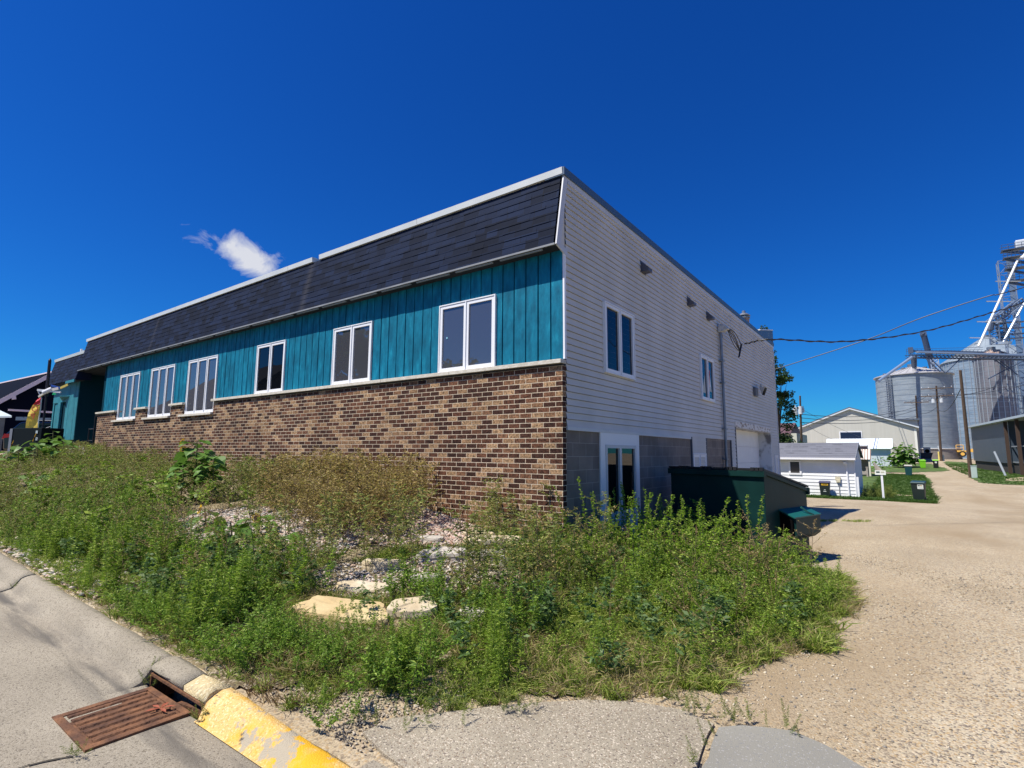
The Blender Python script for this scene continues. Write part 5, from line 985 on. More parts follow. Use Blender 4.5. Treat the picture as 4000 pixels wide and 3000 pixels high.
def letter(ch, px, py, size, mirror, m, parent, nm, rot=0):
    cu = bpy.data.curves.new('t', 'FONT'); cu.body = ch; cu.size = size; cu.align_x = 'CENTER'; cu.align_y = 'CENTER'; cu.extrude = .004
    o = bpy.data.objects.new('t', cu); C.objects.link(o); bpy.context.view_layer.update(); me = bpy.data.meshes.new_from_object(o.evaluated_get(bpy.context.evaluated_depsgraph_get())); bpy.data.objects.remove(o)
    p = Vector(at(px, py, D_ - .10)); rt = Vector(CR[:, 0]); up = Vector((0, 0, 1)); rt.z = 0; rt.normalize(); c, s_ = math.cos(rot), math.sin(rot)
    for v in me.vertices:
        a, b_ = v.co.x * (-1 if mirror else 1), v.co.y; a, b_ = a * c - b_ * s_, a * s_ + b_ * c; q = p + rt * a + up * b_ - rt.cross(up) * -v.co.z; v.co = q
    me.materials.append(m); o = bpy.data.objects.new(nm, me); C.objects.link(o); attach(o, parent); return o
RL = mat('flag_letter_red', (.50, .07, .04), rough=.7)
letter('O', 136, 1598, .34, True, RL, clo, 'letter', -.2); letter('P', 127, 1627, .34, True, RL, clo, 'letter', -.2)
# utility cabinet in front of SUV
c0 = at(42, 1670, 19.2); cb_ = thing('utility_cabinet', 'dark metal utility cabinet standing in front of the black suv', 'cabinet', (c0[0] + .5, c0[1] + .4, 1.4))
rt = Vector((CR[0, 0], CR[1, 0], 0)).normalized(); 
p0 = Vector(at(43, 1672, 19.2)); p1 = Vector(at(164, 1672, 18.6)); dv = (p1 - p0); dv.z = 0; nv = Vector((-dv.y, dv.x, 0)).normalized(); z1_ = 2.42; mb = MB(); b0 = Vector((p0.x, p0.y, 1.2)); mb.prism([b0, b0 + dv, b0 + dv + Vector((0, 0, z1_ - 1.2)), b0 + Vector((0, 0, z1_ - 1.2))], nv * .7); mb.build('body', mat('cabinet_dark', (.004, .009, .013), rough=.8, spec=.1), cb_, bevel=.02)
mb = MB(); b1 = b0 - nv * .01 ; e_ = dv.normalized(); mb.prism([b1, b1 + e_ * .15, b1 + e_ * .15 + Vector((0, 0, z1_ - 1.22)), b1 + Vector((0, 0, z1_ - 1.22))], -nv * .012); mb.build('side_post', mat('cabinet_grey', (.16, .18, .22), rough=.5), cb_)
for (t_, zz) in ((.84, 2.22), (.86, 1.98)): q = b1 + dv * t_; q.z = zz; mb = MB(); mb.prism([q, q + e_ * .11, q + e_ * .11 + Vector((0, 0, .10)), q + Vector((0, 0, .10))], -nv * .012); mb.build('plate', mat('plate_pale', (.35, .42, .45)), cb_)
# SUV
sc0 = at(60, 1700, 26.5); gzv = 1.30
sv = thing('parked_suv', 'black suv with red tail lamp parked beyond the bay', 'car', (sc0[0], sc0[1], gzv))
ax = Vector((.62, .78, 0)).normalized() if False else Vector((CR[0, 0] * .86 + CR[0, 2] * -.50, CR[1, 0] * .86 + CR[1, 2] * -.50, 0)).normalized()   # forward direction of the car: right and away
sdv = Vector((ax.y, -ax.x, 0))   # towards camera side
rear = Vector(at(14, 1690, 25.6)); rear.z = 0
def cpnt(f, s_, z): q = rear + ax * f + sdv * s_; return Vector((q.x, q.y, gzv + z))
CARP = mat('car_black', (.006, .007, .012), rough=.15, spec=.8)
prof = [(0.05, .35), (.0, .9), (.10, 1.12), (.55, 1.66), (.75, 1.72), (2.4, 1.74), (3.15, 1.15), (4.3, .98), (4.6, .75), (4.6, .35)]
mb = MB(); mb.prism([cpnt(f, 0, z) for f, z in prof], -sdv * 1.85); mb.build('body', CARP, sv, bevel=.06)
mb = MB(); mb.prism([cpnt(.70, .012, 1.20), cpnt(.95, .012, 1.55), cpnt(2.3, .012, 1.58), cpnt(2.9, .012, 1.20)], sdv * .006); mb.build('side_glass', GLASSD, sv)
mb = MB(); mb.path([cpnt(1.1, .03, 1.05), cpnt(1.5, .03, 1.40), cpnt(1.9, .03, 1.60), cpnt(2.5, .03, 1.62)], .015); mb.build('window_trim', mat('trim_grey', (.35, .38, .42), metal=.5), sv)
mb = MB(); a_, b2 = cpnt(.13, -.2, 1.17), cpnt(.50, -.25, 1.60); c2_, d2_ = cpnt(.50, -1.6, 1.60), cpnt(.13, -1.65, 1.17); off = Vector((-ax.x, -ax.y, .6)).normalized() * .02; mb.prism([a_ + off, b2 + off, c2_ + off, d2_ + off], off * .3); mb.build('rear_glass', GLASS, sv)
mb = MB(); mb.prism([cpnt(-.03, .02, .88), cpnt(.28, .02, .95), cpnt(.30, .02, 1.12), cpnt(.05, .02, 1.10)], sdv * .012); mb.prism([cpnt(-.02, .02, .88), cpnt(-.02, -.28, .86), cpnt(.06, -.28, 1.10), cpnt(.06, .02, 1.12)], -ax * .02); mb.build('tail_lamp', mat('tail_red', (.55, .02, .02), rough=.2), sv)
mb = MB(); mb.path([cpnt(.9, -.05, 1.80), cpnt(2.3, -.05, 1.80)], .02); mb.build('roof_rail', mat('trim_grey', (.35, .38, .42)), sv)
for f in (.85, 3.7):
    mb = MB(); mb.cyl(cpnt(f, .02, .36), cpnt(f, -.22, .36), .36, n=20); mb.build('wheel', BLACK, sv)
# dark house behind
P1 = Vector(at(205, 1455, 44)); P2 = Vector(at(-150, 1497, 60)); P3_ = Vector(at(-130, 1628, 40)); rd = P2 - P1; rd.z = 0; rdn = rd.normalized(); gdir = P3_ - P1; gd2 = Vector((gdir.x, gdir.y, 0)).normalized(); drop = P1.z - P3_.z; run = Vector((gdir.x, gdir.y, 0)).length
ho = thing('dark_house', 'dark navy house with pale gable fascia at the far left', 'house', (P1.x, P1.y, 1.6))
HD = mat('house_navy', (.004, .006, .016), rough=.9, spec=.05); HR = mat('house_roof', (.004, .006, .014), rough=.95, spec=.05); HF = mat('house_fascia', (.75, .62, .66), rough=.6)
wl = P1 + gd2 * run; wr = P1 - gd2 * run; back = Vector((rdn.x, rdn.y, 0)) * 18
mb = MB(); i_ = Vector((rdn.x, rdn.y, 0)) * .5; lo = .8
mb.prism([Vector((wl.x, wl.y, 1)) + i_, Vector((wr.x, wr.y, 1)) + i_, Vector((wr.x, wr.y, P3_.z + .05)) + i_, P1 + Vector((0, 0, -.25)) + i_, Vector((wl.x, wl.y, P3_.z + .05)) + i_], back); mb.build('wall', HD, ho)
for sgn, nm in ((1, 'roof'), (-1, 'roof')):
    e = Vector((P1.x, P1.y, 0)) + gd2 * run * sgn * 1.1; e.z = P1.z - drop * 1.1; mb = MB(); mb.prism([P1, e, e + Vector((0, 0, -.2)), P1 + Vector((0, 0, -.2))], back); mb.build(nm, HR, ho)
    mb = MB(); o2 = -Vector((rdn.x, rdn.y, 0)) * .03; mb.prism([P1 + o2 + Vector((0, 0, .04)), e + o2 + Vector((0, 0, .04)), e + o2 + Vector((0, 0, -.38)), P1 + o2 + Vector((0, 0, -.34))], o2); mb.build('fascia', HF, ho)
mb = MB(); mb.beam(P1 + Vector((0, 0, .05)), P1 + back + Vector((0, 0, .05)), .15, .1); mb.build('ridge_cap', HF, ho)
a = Vector(at(32, 1601, 40)); b_ = Vector(at(215, 1611, 42)); mb = MB(); mb.beam(a, b_, .1, .14); mb.build('porch_beam', HF, ho)
mb = MB(); mb.beam(at(55, 1560, 40), at(52, 1540, 40), .1, .25); mb.build('gable_bracket', HF, ho)
for (a, b_) in (((62, 1628), (106, 1642)), ((147, 1632), (195, 1640))): p = Vector(at(*a, 40)); q = Vector(at(*b_, 40)); mb = MB(); dd = Vector((q.x - p.x, q.y - p.y, 0)); mb.prism([p, p + dd, Vector((p.x + dd.x, p.y + dd.y, q.z)), Vector((p.x, p.y, q.z))], -dd.cross(Vector((0, 0, 1))).normalized() * .1); mb.build('window', mat('far_window', (.10, .14, .20), rough=.3), ho)
# pale porch at extreme left
pa = Vector(at(-60, 1575, 32)); pc = Vector(at(46, 1624, 30)); ph = thing('porch', 'pale porch roof corner and siding at the far left edge', 'porch', (pc.x, pc.y, 1.3))
mb = MB(); mb.prism([pa, pc, pc + Vector((0, 0, -.10)), Vector(at(-60, 1622, 31))], (-2.4, -.9, .0)); mb.build('roof', mat('porch_pale', (.42, .50, .56), rough=.6), ph); q = Vector(at(8, 1650, 30.5)); mb = MB(); mb.beam((q.x, q.y, 1.2), (q.x, q.y, pc.z - .08), .14, .2); mb.build('post', mat('porch_grey', (.10, .12, .14), (.14, .16, .18), scale=3), ph)

# ------------------------------------------------------------------ lawns and sandy strips
def patch(name, poly, m, dz, res=.6, **k):
    xs_ = [p[0] for p in poly]; ys_ = [p[1] for p in poly]
    X = np.arange(min(xs_), max(xs_) + res, res); Y = np.arange(min(ys_), max(ys_) + res, res)
    def inside(x, y):
        c = False; n = len(poly); j = n - 1
        for i in range(n):
            xi, yi = poly[i]; xj, yj = poly[j]
            if (yi > y) != (yj > y) and x < (xj - xi) * (y - yi) / (yj - yi) + xi: c = not c
            j = i
        return c
    idx = {}; V = []; F = []
    def vid(i, j):
        if (i, j) not in idx:
            idx[(i, j)] = len(V); x, y = X[i], Y[j]; jx = res * .25 * math.sin(i * 12.9 + j * 7.1); jy = res * .3 * math.sin(i * 5.3 + j * 17.7); V.append((x + jx, y + jy, float(G(x + jx, y + jy)) + dz))
        return idx[(i, j)]
    for i in range(len(X) - 1):
        for j in range(len(Y) - 1):
            if inside(X[i] + res / 2, Y[j] + res / 2): F.append((vid(i, j), vid(i + 1, j), vid(i + 1, j + 1), vid(i, j + 1)))
    return npmesh(name, np.array(V), np.array(F), m, smooth=True, **k)
LAWN = mat('lawn', (.045, .085, .014), (.095, .15, .026), scale=1.6, rough=.9, bump=.8, bscale=30, detail=9, mottle=.25)
patch('lawn', [(-6, 28.3), (1.6, 28.4), (4.6, 28.8), (4.9, 30), (4.7, 36), (5.2, 44), (5.4, 52), (4.9, 57), (3, 62), (-6, 62)], LAWN, .03, .3, kind='structure')
patch('lawn', [(-6, 65), (4, 66), (7.6, 74), (8.2, 82), (7.4, 90), (7, 100), (-6, 102)], LAWN, .03, .5, kind='structure')
patch('lawn', [(8.4, 49), (9.6, 47.5), (12.6, 47.6), (14.0, 60), (13, 75), (12.5, 95), (11.5, 108), (9.4, 112), (8.7, 104), (9.8, 90), (9.9, 75), (8.6, 60)], LAWN, .03, .35, kind='structure')
SAND = mat('sand_strip', (.42, .34, .22), (.50, .41, .28), scale=3, rough=.9)
patch('path', [(1.7, 33.2), (4.6, 33.5), (4.7, 34.0), (1.7, 33.8)], SAND, .05, .15, kind='structure'); patch('path', [(3.0, 31.2), (4.5, 31.3), (4.6, 31.55), (3.0, 31.5)], SAND, .05, .12, kind='structure'); patch('path', [(10.2, 52), (12.9, 52), (13.4, 58), (12.2, 60), (10.8, 56)], SAND, .05, .2, kind='structure')
patch('garden_bed', [(-27, -4.83), (.25, -4.83), (.45, -4.62), (.6, -4.4), (.95, -4.05), (1.35, -3.72), (1.75, -3.45), (2.2, -3.05), (2.45, -2.5), (2.75, -1.7), (2.95, -.9), (3.05, .3), (2.9, 1.6), (2.3, 2.4), (.0, 2.5), (.02, .04), (-27, .04)], SOIL, .018, .09, kind='structure')
# ------------------------------------------------------------------ foliage helpers (numpy)
def leafquads(P, D, L, Wd, up=None, fold=.0):
    """kite leaves: base points P, directions D, lengths L, widths Wd"""
    n = len(P); D = D / np.linalg.norm(D, axis=1, keepdims=True)
    r = rng.normal(size=(n, 3)) if up is None else np.tile(up, (n, 1)) + rng.normal(0, .35, (n, 3))
    Sx = np.cross(D, r); Sx /= np.linalg.norm(Sx, axis=1, keepdims=True) + 1e-9
    L = np.asarray(L).reshape(-1, 1) * np.ones((n, 1)); Wd = np.asarray(Wd).reshape(-1, 1) * np.ones((n, 1))
    m = P + D * L * .45
    V = np.stack([P, m + Sx * Wd / 2, P + D * L + np.array([0, 0, -1]) * L * .12, m - Sx * Wd / 2], 1).reshape(-1, 3)
    return V, np.arange(4 * n).reshape(-1, 4)
def stems(A, B, r):
    """3-sided sticks from A to B"""
    n = len(A); d = B - A; d /= np.linalg.norm(d, axis=1, keepdims=True) + 1e-9
    u = np.cross(d, np.array([.3, .9, .1])); u /= np.linalg.norm(u, axis=1, keepdims=True); v = np.cross(d, u); r = np.asarray(r).reshape(-1, 1) * np.ones((n, 1))
    ring = lambda P, k: [P + (u * math.cos(a) + v * math.sin(a)) * r * k for a in (0, 2.09, 4.19)]
    V = np.stack(ring(A, 1) + ring(B, .6), 1).reshape(-1, 3); b = np.arange(n)[:, None] * 6
    F = np.concatenate([b + np.array([[0, 1, 4, 3]]), b + np.array([[1, 2, 5, 4]]), b + np.array([[2, 0, 3, 5]])]); return V, F
def cat(parts):
    V = []; F = []; o = 0
    for v, f in parts: V.append(v); F.append(f + o); o += len(v)
    return np.concatenate(V), np.concatenate(F)
def rd(n, zlo=-1, zhi=1):
    a = rng.uniform(0, 2 * np.pi, n); z = rng.uniform(zlo, zhi, n); s = np.sqrt(np.maximum(0, 1 - z * z)); return np.stack([s * np.cos(a), s * np.sin(a), z], 1)
def tall_weed(h=1., nb=13, leafy=.6, seed=.6, spread=.26, lw=.022, ll=.055):
    """branching weed gone to seed: returns stem, leaf, seed geometry for unit plant"""
    ax = np.array([rng.normal(0, .06), rng.normal(0, .06), 1.]); st = [(np.zeros((1, 3)), ax[None] * h)]
    zs = rng.uniform(.12, .92, nb); A = ax[None] * h * zs[:, None]; dirs = rd(nb, .35, .8); Lb = spread * h * (1.25 - zs) * rng.uniform(.7, 1.3, nb) + .06; B = A + dirs * Lb[:, None] * 1.5
    sv = [stems(np.zeros((1, 3)), ax[None] * h, .005), stems(A, B, .0028)]
    nl = int(nb * 11 * leafy); k = rng.integers(0, nb, nl); t = rng.uniform(.1, 1, nl)[:, None]; P = A[k] + (B[k] - A[k]) * t; sz = rng.uniform(.6, 1.2, nl)
    lf = leafquads(P, rd(nl, -.3, .6), ll * sz, lw * sz)
    ns = int(nb * 18 * seed); k = rng.integers(0, nb, ns); t = rng.uniform(.35, 1.08, ns)[:, None]; P = A[k] + (B[k] - A[k]) * t + rng.normal(0, .009, (ns, 3)); sd_ = leafquads(P, rd(ns, -.2, 1), .028, .015)
    return cat(sv), lf, sd_
def ferny(h=.5, n=130, wdt=.13):
    """narrow-leaved upright stalk (horseweed / ragweed)"""
    ax = np.array([rng.normal(0, .1), rng.normal(0, .1), 1.]); z = rng.uniform(.05, 1, n) ** .9; P = ax[None] * h * z[:, None]; D = rd(n, .0, .7); sz = (1.15 - z * .75)
    return stems(np.zeros((1, 3)), ax[None] * h, .004), leafquads(P, D, wdt * sz * rng.uniform(.6, 1.2, n), .017)
def ragbush(h=.4, n=220):
    k = 9; A = np.zeros((k, 3)); A[:, 2] = rng.uniform(0, .3, k) * h; B = A + rd(k, .45, 1) * h * rng.uniform(.6, 1, k)[:, None]
    i = rng.integers(0, k, n); t = rng.uniform(.2, 1, n)[:, None]; P = A[i] + (B[i] - A[i]) * t; return stems(A, B, .003), leafquads(P, rd(n, -.2, .8), rng.uniform(.05, .10, n), .024)
def tuft(n=26, h=.25, spread=.10, w=.010):
    P = np.concatenate([rng.normal(0, spread * .4, (n, 2)), np.zeros((n, 1))], 1); D = rd(n, .58, 1); L = h * rng.uniform(.4, 1.1, n)[:, None]
    Sx = np.cross(D, rd(n)); Sx /= np.linalg.norm(Sx, axis=1, keepdims=True) + 1e-9; m = P + D * L * .55; tip = P + D * L + np.stack([D[:, 0], D[:, 1], -np.ones(n)], 1) * L * .22
    V = np.stack([P - Sx * w / 2, P + Sx * w / 2, m + Sx * w / 2, m - Sx * w / 2, m - Sx * w / 2, m + Sx * w / 2, tip + Sx * w * .1, tip - Sx * w * .1], 1).reshape(-1, 3)
    return V, np.arange(8 * n).reshape(-1, 4)
def scatter(templates, pos, scale, lean=.08):
    """templates: list of (V,F); returns one joined (V,F)"""
    out = []; 
    for (x, y, z), s in zip(pos, scale):
        V, F = templates[rng.integers(len(templates))]; a = rng.uniform(0, 6.283); c, sn = math.cos(a), math.sin(a); lx, ly = rng.normal(0, lean, 2)
        W = V * s; X = W[:, 0] * c - W[:, 1] * sn + W[:, 2] * lx + x; Y = W[:, 0] * sn + W[:, 1] * c + W[:, 2] * ly + y; out.append((np.stack([X, Y, W[:, 2] + z], 1), F))
    return cat(out)
def scat_multi(tmpl, pos, scale, lean=.1):
    """tmpl: list of tuples of (V,F) layers; same transform for every layer"""
    L = len(tmpl[0]); outs = [[] for _ in range(L)]
    for (x, y, z), s in zip(pos, scale):
        t = tmpl[rng.integers(len(tmpl))]; a = rng.uniform(0, 6.283); c, sn = math.cos(a), math.sin(a); lx, ly = rng.normal(0, lean, 2)
        for k in range(L):
            V, F = t[k]; W = V * s; outs[k].append((np.stack([W[:, 0] * c - W[:, 1] * sn + W[:, 2] * lx + x, W[:, 0] * sn + W[:, 1] * c + W[:, 2] * ly + y, W[:, 2] + z], 1), F))
    return [cat(o) for o in outs]
def pts(n, x0, x1, y0, y1, keep=lambda x, y: True):
    out = []
    while len(out) < n:
        x, y = rng.uniform(x0, x1), rng.uniform(y0, y1)
        if keep(x, y): out.append((x, y, Gz(x, y)))
    return out
def vnoise(x, y, f, s=0): return .5 + .5 * math.sin(x * f + 1.3 * math.sin(y * f * .8 + s) + s) * math.cos(y * f * 1.1 + 1.7 * math.sin(x * f * .6 + s * 2))

LGRN = mat('leaf_green', (.12, .21, .016), (.22, .34, .032), c3=(.42, .52, .10), ramp=(.15, .7), **LEAFT)
LDRY = mat('leaf_dry', (.22, .19, .04), (.36, .30, .08), c3=(.55, .42, .16), ramp=(.1, .65), **LEAFT)
LOLV = mat('leaf_olive', (.10, .15, .022), (.20, .26, .05), c3=(.40, .42, .13), ramp=(.1, .7), **LEAFT)
LYEL = mat('leaf_bright', (.15, .28, .012), (.26, .40, .03), c3=(.42, .52, .09), ramp=(.2, .75), **LEAFT)
LFRN = mat('leaf_fern', (.11, .22, .02), (.20, .33, .035), c3=(.38, .50, .09), ramp=(.1, .75), **LEAFT)
SEEDB = mat('seed_brown', (.20, .14, .05), (.34, .24, .09), c3=(.45, .36, .16), ramp=(.1, .6), **LEAFT)
STEMG = mat('stem_green', (.09, .11, .035), (.16, .12, .06), scale=12, rough=.7); STEMB = mat('stem_brown', (.12, .065, .04), (.25, .18, .10), scale=12, rough=.8)
GRASS = mat('grass_green', (.14, .21, .02), (.24, .32, .05), c3=(.40, .44, .11), ramp=(.1, .65), **LEAFT); STRAW = mat('grass_straw', (.36, .28, .13), (.52, .42, .22), c3=(.26, .24, .08), ramp=(.1, .6), **LEAFT)
SF = dict(kind='stuff')
# --- where the weeds grow
def edge_right(y): return .10 * math.sin(y * 4.3) + .06 * math.sin(y * 9.7 + 1) + np.interp(y, [-4.5, -4.2, -4.0, -3.6, -3.1, -2.63, -1.8, -1.05, 0, 1, 2.2, 2.8], [.5, .9, 1.25, 1.75, 2.33, 2.62, 2.97, 3.17, 3.30, 3.30, 3.0, 2.6])
def bare(x, y):
    """open stony patches"""
    return (((x + 4.0) / 1.75) ** 2 + ((y + 2.45) / .80) ** 2 < 1) or (((x + 1.75) / .95) ** 2 + ((y + .85) / .75) ** 2 < 1) or (((x + .95) / .75) ** 2 + ((y + 2.75) / .5) ** 2 < 1) or (((x + .35) / .8) ** 2 + ((y + 1.9) / .75) ** 2 < 1) or (((x + .2) / 1.0) ** 2 + ((y + .75) / .35) ** 2 < 1) or (((x + .25) / .6) ** 2 + ((y + 3.5) / .28) ** 2 < 1)
# tall seedy weeds, back of the bed
TW = [tall_weed(1, leafy=.9, seed=.6, ll=.075, lw=.028) for _ in range(7)]
def kT(x, y): return not bare(x, y) and y > -3.5 + .35 * math.sin(x) and (x < -4.5 or (x < -1.9 and y < -.25))
P = pts(640, -21, -5.0, -3.7, -.15, lambda x, y: not bare(x, y) and y > -3.4 + .5 * math.sin(x * .9))
s_, l_, b_ = scat_multi(TW, P, [rng.uniform(.55, .88) * (1.0 if p[1] > -1.8 else .85) * np.interp(p[0], [-21, -12, -7, -5], [.66, .74, .85, 1]) for p in P], .12)
npmesh('weeds', *s_, STEMB, label='brown stems of the tall weed thicket on the bank', cat='weeds', **SF); npmesh('weeds', *l_, LOLV, label='olive leaves of the tall weed thicket on the bank', cat='weeds', **SF); npmesh('weeds', *b_, SEEDB, label='brown seed heads of the tall weed thicket on the bank', cat='weeds', **SF)
# dry golden clump in front of the brick
TD = [tall_weed(1, nb=17, leafy=.8, seed=.8, ll=.07, lw=.022) for _ in range(6)]
P = pts(125, -5.9, -1.75, -2.1, -.12, lambda x, y: (((x + 3.7) / 2.0) ** 2 + ((y + 1.0) / 1.0) ** 2 < 1) and not (x > -2.5 and y > -1.3 and y < -.2 and x > -2.2)) + pts(48, -3.7, -1.7, -2.35, -1.0, lambda x, y: (((x + 2.75) / .95) ** 2 + ((y + 1.7) / .6) ** 2 < 1))
s_, l_, b_ = scat_multi(TD, P, [rng.uniform(.68, 1.02) * (.85 if p[1] < -1.5 else 1) for p in P], .13)
npmesh('dry_weeds', *s_, STEMB, label='stems of the dry golden weed clump before the brick wall', cat='weeds', **SF); npmesh('dry_weeds', *l_, LDRY, label='curled leaves of the dry golden weed clump before the brick wall', cat='weeds', **SF); npmesh('dry_weeds', *b_, SEEDB, label='seed heads of the dry golden weed clump before the brick wall', cat='weeds', **SF)
# leafy undergrowth mixed through the bank
TL = [tall_weed(1, nb=12, leafy=1.2, seed=.1, ll=.12, lw=.055, spread=.22) for _ in range(5)]
P = pts(230, -19, -4.6, -4.2, -.4, lambda x, y: not bare(x, y) and vnoise(x, y, 1.1, 5) > .3)
s_, l_, b_ = scat_multi(TL, P, [rng.uniform(.38, .68) * (.8 if p[0] < -9 else 1) for p in P], .12)
npmesh('leafy_weeds', *s_, STEMG, label='stems of the broad-leaved undergrowth on the weed bank', cat='weeds', **SF); npmesh('leafy_weeds', *l_, LGRN, label='broad-leaved green undergrowth on the weed bank', cat='weeds', **SF)
P = pts(170, -15, -5.0, -4.65, -3.3)
s_, l_, b_ = scat_multi(TW, P, [rng.uniform(.35, .6) for p in P], .12)
npmesh('weeds', *s_, STEMB, label='stems of the low brown weeds behind the left kerb', cat='weeds', **SF); npmesh('weeds', *l_, LOLV, label='leaves of the low brown weeds behind the left kerb', cat='weeds', **SF); npmesh('weeds', *b_, SEEDB, label='seed heads of the low brown weeds behind the left kerb', cat='weeds', **SF)
# sparse tall stalks across the stony corner and around the building corner
TS = [tall_weed(1, nb=13, leafy=.75, seed=.6, ll=.08, lw=.019, spread=.16) for _ in range(6)]
P = pts(58, -1.7, .9, -2.6, -.12, lambda x, y: rng.random() < (.25 if bare(x, y) else 1)) + pts(16, -2.6, -1.2, -3.4, -2.0)
s_, l_, b_ = scat_multi(TS, P, [rng.uniform(.55, 1.0) for p in P], .09)
npmesh('weeds', *s_, STEMG, label='stalks of the sparse weeds over the rocks at the building corner', cat='weeds', **SF); npmesh('weeds', *l_, LOLV, label='leaves of the sparse weeds over the rocks at the building corner', cat='weeds', **SF); npmesh('weeds', *b_, LDRY, label='tips of the sparse weeds over the rocks at the building corner', cat='weeds', **SF)
# bright bushy weeds below the side windows, to the dumpster
TB = [tall_weed(1, nb=15, leafy=1.1, seed=.7, ll=.075, lw=.022, spread=.20) for _ in range(6)]
P = pts(105, .15, 3.0, -1.6, 2.6, lambda x, y: x < edge_right(y) - .3 and not (x > .4 and y > 2.45 - .28 * (x - .4)))
s_, l_, b_ = scat_multi(TB, P, [(.40 + .38 * vnoise(p[0], p[1], 2.1)) * rng.uniform(.7, 1.15) * np.interp(p[1], [-1.6, -.5, 1], [.55, .85, 1.1]) for p in P], .12)
npmesh('bright_weeds', *s_, STEMG, label='stems of the leafy bright weeds before the dumpster', cat='weeds', **SF); npmesh('bright_weeds', *l_, LGRN, label='leaves of the leafy bright weeds before the dumpster', cat='weeds', **SF); npmesh('bright_weeds', *b_, LYEL, label='pale tops of the leafy bright weeds before the dumpster', cat='weeds', **SF)
# a few taller flowering stalks in front of the patio window
TY = [ferny(1, 150, .075) for _ in range(5)]
P = pts(60, .25, 2.2, -.5, 1.9)
s_, l_ = scat_multi(TY, P, [rng.uniform(.7, 1.15) for p in P], .10)
npmesh('flowering_weeds', *s_, STEMG, label='stalks of the yellow-green flowering weeds below the patio window', cat='weeds', **SF); npmesh('flowering_weeds', *l_, LYEL, label='yellow-green flowering weeds below the patio window', cat='weeds', **SF)
# taller feathery stalks standing in clumps behind the kerb
TK = [ferny(1, 150, .17) for _ in range(6)]
P = pts(260, -5.5, -.7, -4.70, -3.7, lambda x, y: vnoise(x, y, 3.1, 7) > .5) + pts(70, .85, 2.0, -4.2, -2.9, lambda x, y: x < edge_right(y) - .15 and vnoise(x, y, 3.1, 2) > .4)
s_, l_ = scat_multi(TK, P, [rng.uniform(.30, .58) * (.75 if p[0] > 0 else 1) for p in P], .08)
npmesh('stalks', *s_, STEMG, label='stems of the upright feathery stalks behind the kerb', cat='weeds', **SF); npmesh('stalks', *l_, LGRN, label='upright feathery green stalks behind the kerb', cat='weeds', **SF)
P = pts(26, -3.2, -.8, -4.3, -3.0)
s_, l_ = scat_multi(TK, P, [rng.uniform(.45, .62) for p in P], .08)
npmesh('goldenrod', *s_, STEMG, label='stems of the yellow-tipped weeds left of the limestone slabs', cat='weeds', **SF); npmesh('goldenrod', *l_, LYEL, label='yellow-green plumes left of the limestone slabs', cat='weeds', **SF)
# broad-leaved low plants mixed in
TM = [tall_weed(1, nb=9, leafy=1.0, seed=.0001, ll=.16, lw=.07, spread=.25) for _ in range(5)]
P = pts(70, -.2, 3.0, -3.9, .5, lambda x, y: x < edge_right(y) - .2) + pts(60, -6, -.9, -4.5, -3.2)
s_, l_, b_ = scat_multi(TM, P, [rng.uniform(.22, .42) for p in P], .15)
npmesh('broadleaf_weeds', *l_, mat('leaf_blue', (.07, .14, .035), (.12, .20, .06), c3=(.20, .28, .11), ramp=(.1, .7), **LEAFT), label='low grey-green broad-leaved weeds scattered in the grass', cat='weeds', **SF)
P = pts(40, .3, 3.1, -2.6, 2.0, lambda x, y: x < edge_right(y) - .1) + pts(30, -5, -.9, -4.4, -2.6)
s_, l_, b_ = scat_multi(TD, P, [rng.uniform(.35, .85) for p in P], .16)
npmesh('dead_stalks', *s_, STEMB, label='brown dead stalks poking through the green weeds', cat='weeds', **SF); npmesh('dead_stalks', *b_, SEEDB, label='dry seed tips of the dead stalks in the green weeds', cat='weeds', **SF)
# fine green weeds by the kerb and round the front
FE = [ferny(1, 170, .14) for _ in range(6)] + [ragbush(.8, 300) for _ in range(3)]
P = pts(800, -9, 1.2, -4.70, -2.5, lambda x, y: not bare(x, y) and y < -2.5 + .3 * math.sin(x * 2) and (vnoise(x, y, 1.7, 2) > .25)) 
s_, l_ = scat_multi(FE, P, [rng.uniform(.26, .60) * (1.0 if p[1] > -4.3 else .6) * (.50 if -1.2 < p[0] < .95 and p[1] < -3.0 else .72 if -5.5 < p[0] < -1.6 and p[1] > -4.2 else 1) for p in P], .12)
npmesh('green_weeds', *s_, STEMG, label='stems of the low feathery weeds along the kerb', cat='weeds', **SF); npmesh('green_weeds', *l_, LFRN, label='leaves of the low feathery weeds along the kerb', cat='weeds', **SF)
P = pts(760, -.2, 3.2, -4.2, 1.6, lambda x, y: x < edge_right(y) - .10 and vnoise(x, y, 2.3, 1) > .30 and rng.random() < .45 + .5 * (y > -1.6))
s_, l_ = scat_multi(FE, P, [rng.uniform(.16, .48) * np.interp(p[1], [-4.0, -2.5, -1.5, 1], [.6, .85, 1, 1.2]) for p in P], .12)
npmesh('green_weeds', *s_, STEMG, label='stems of the feathery weeds spreading toward the gravel drive', cat='weeds', **SF); npmesh('green_weeds', *l_, LGRN, label='leaves of the feathery weeds spreading toward the gravel drive', cat='weeds', **SF)
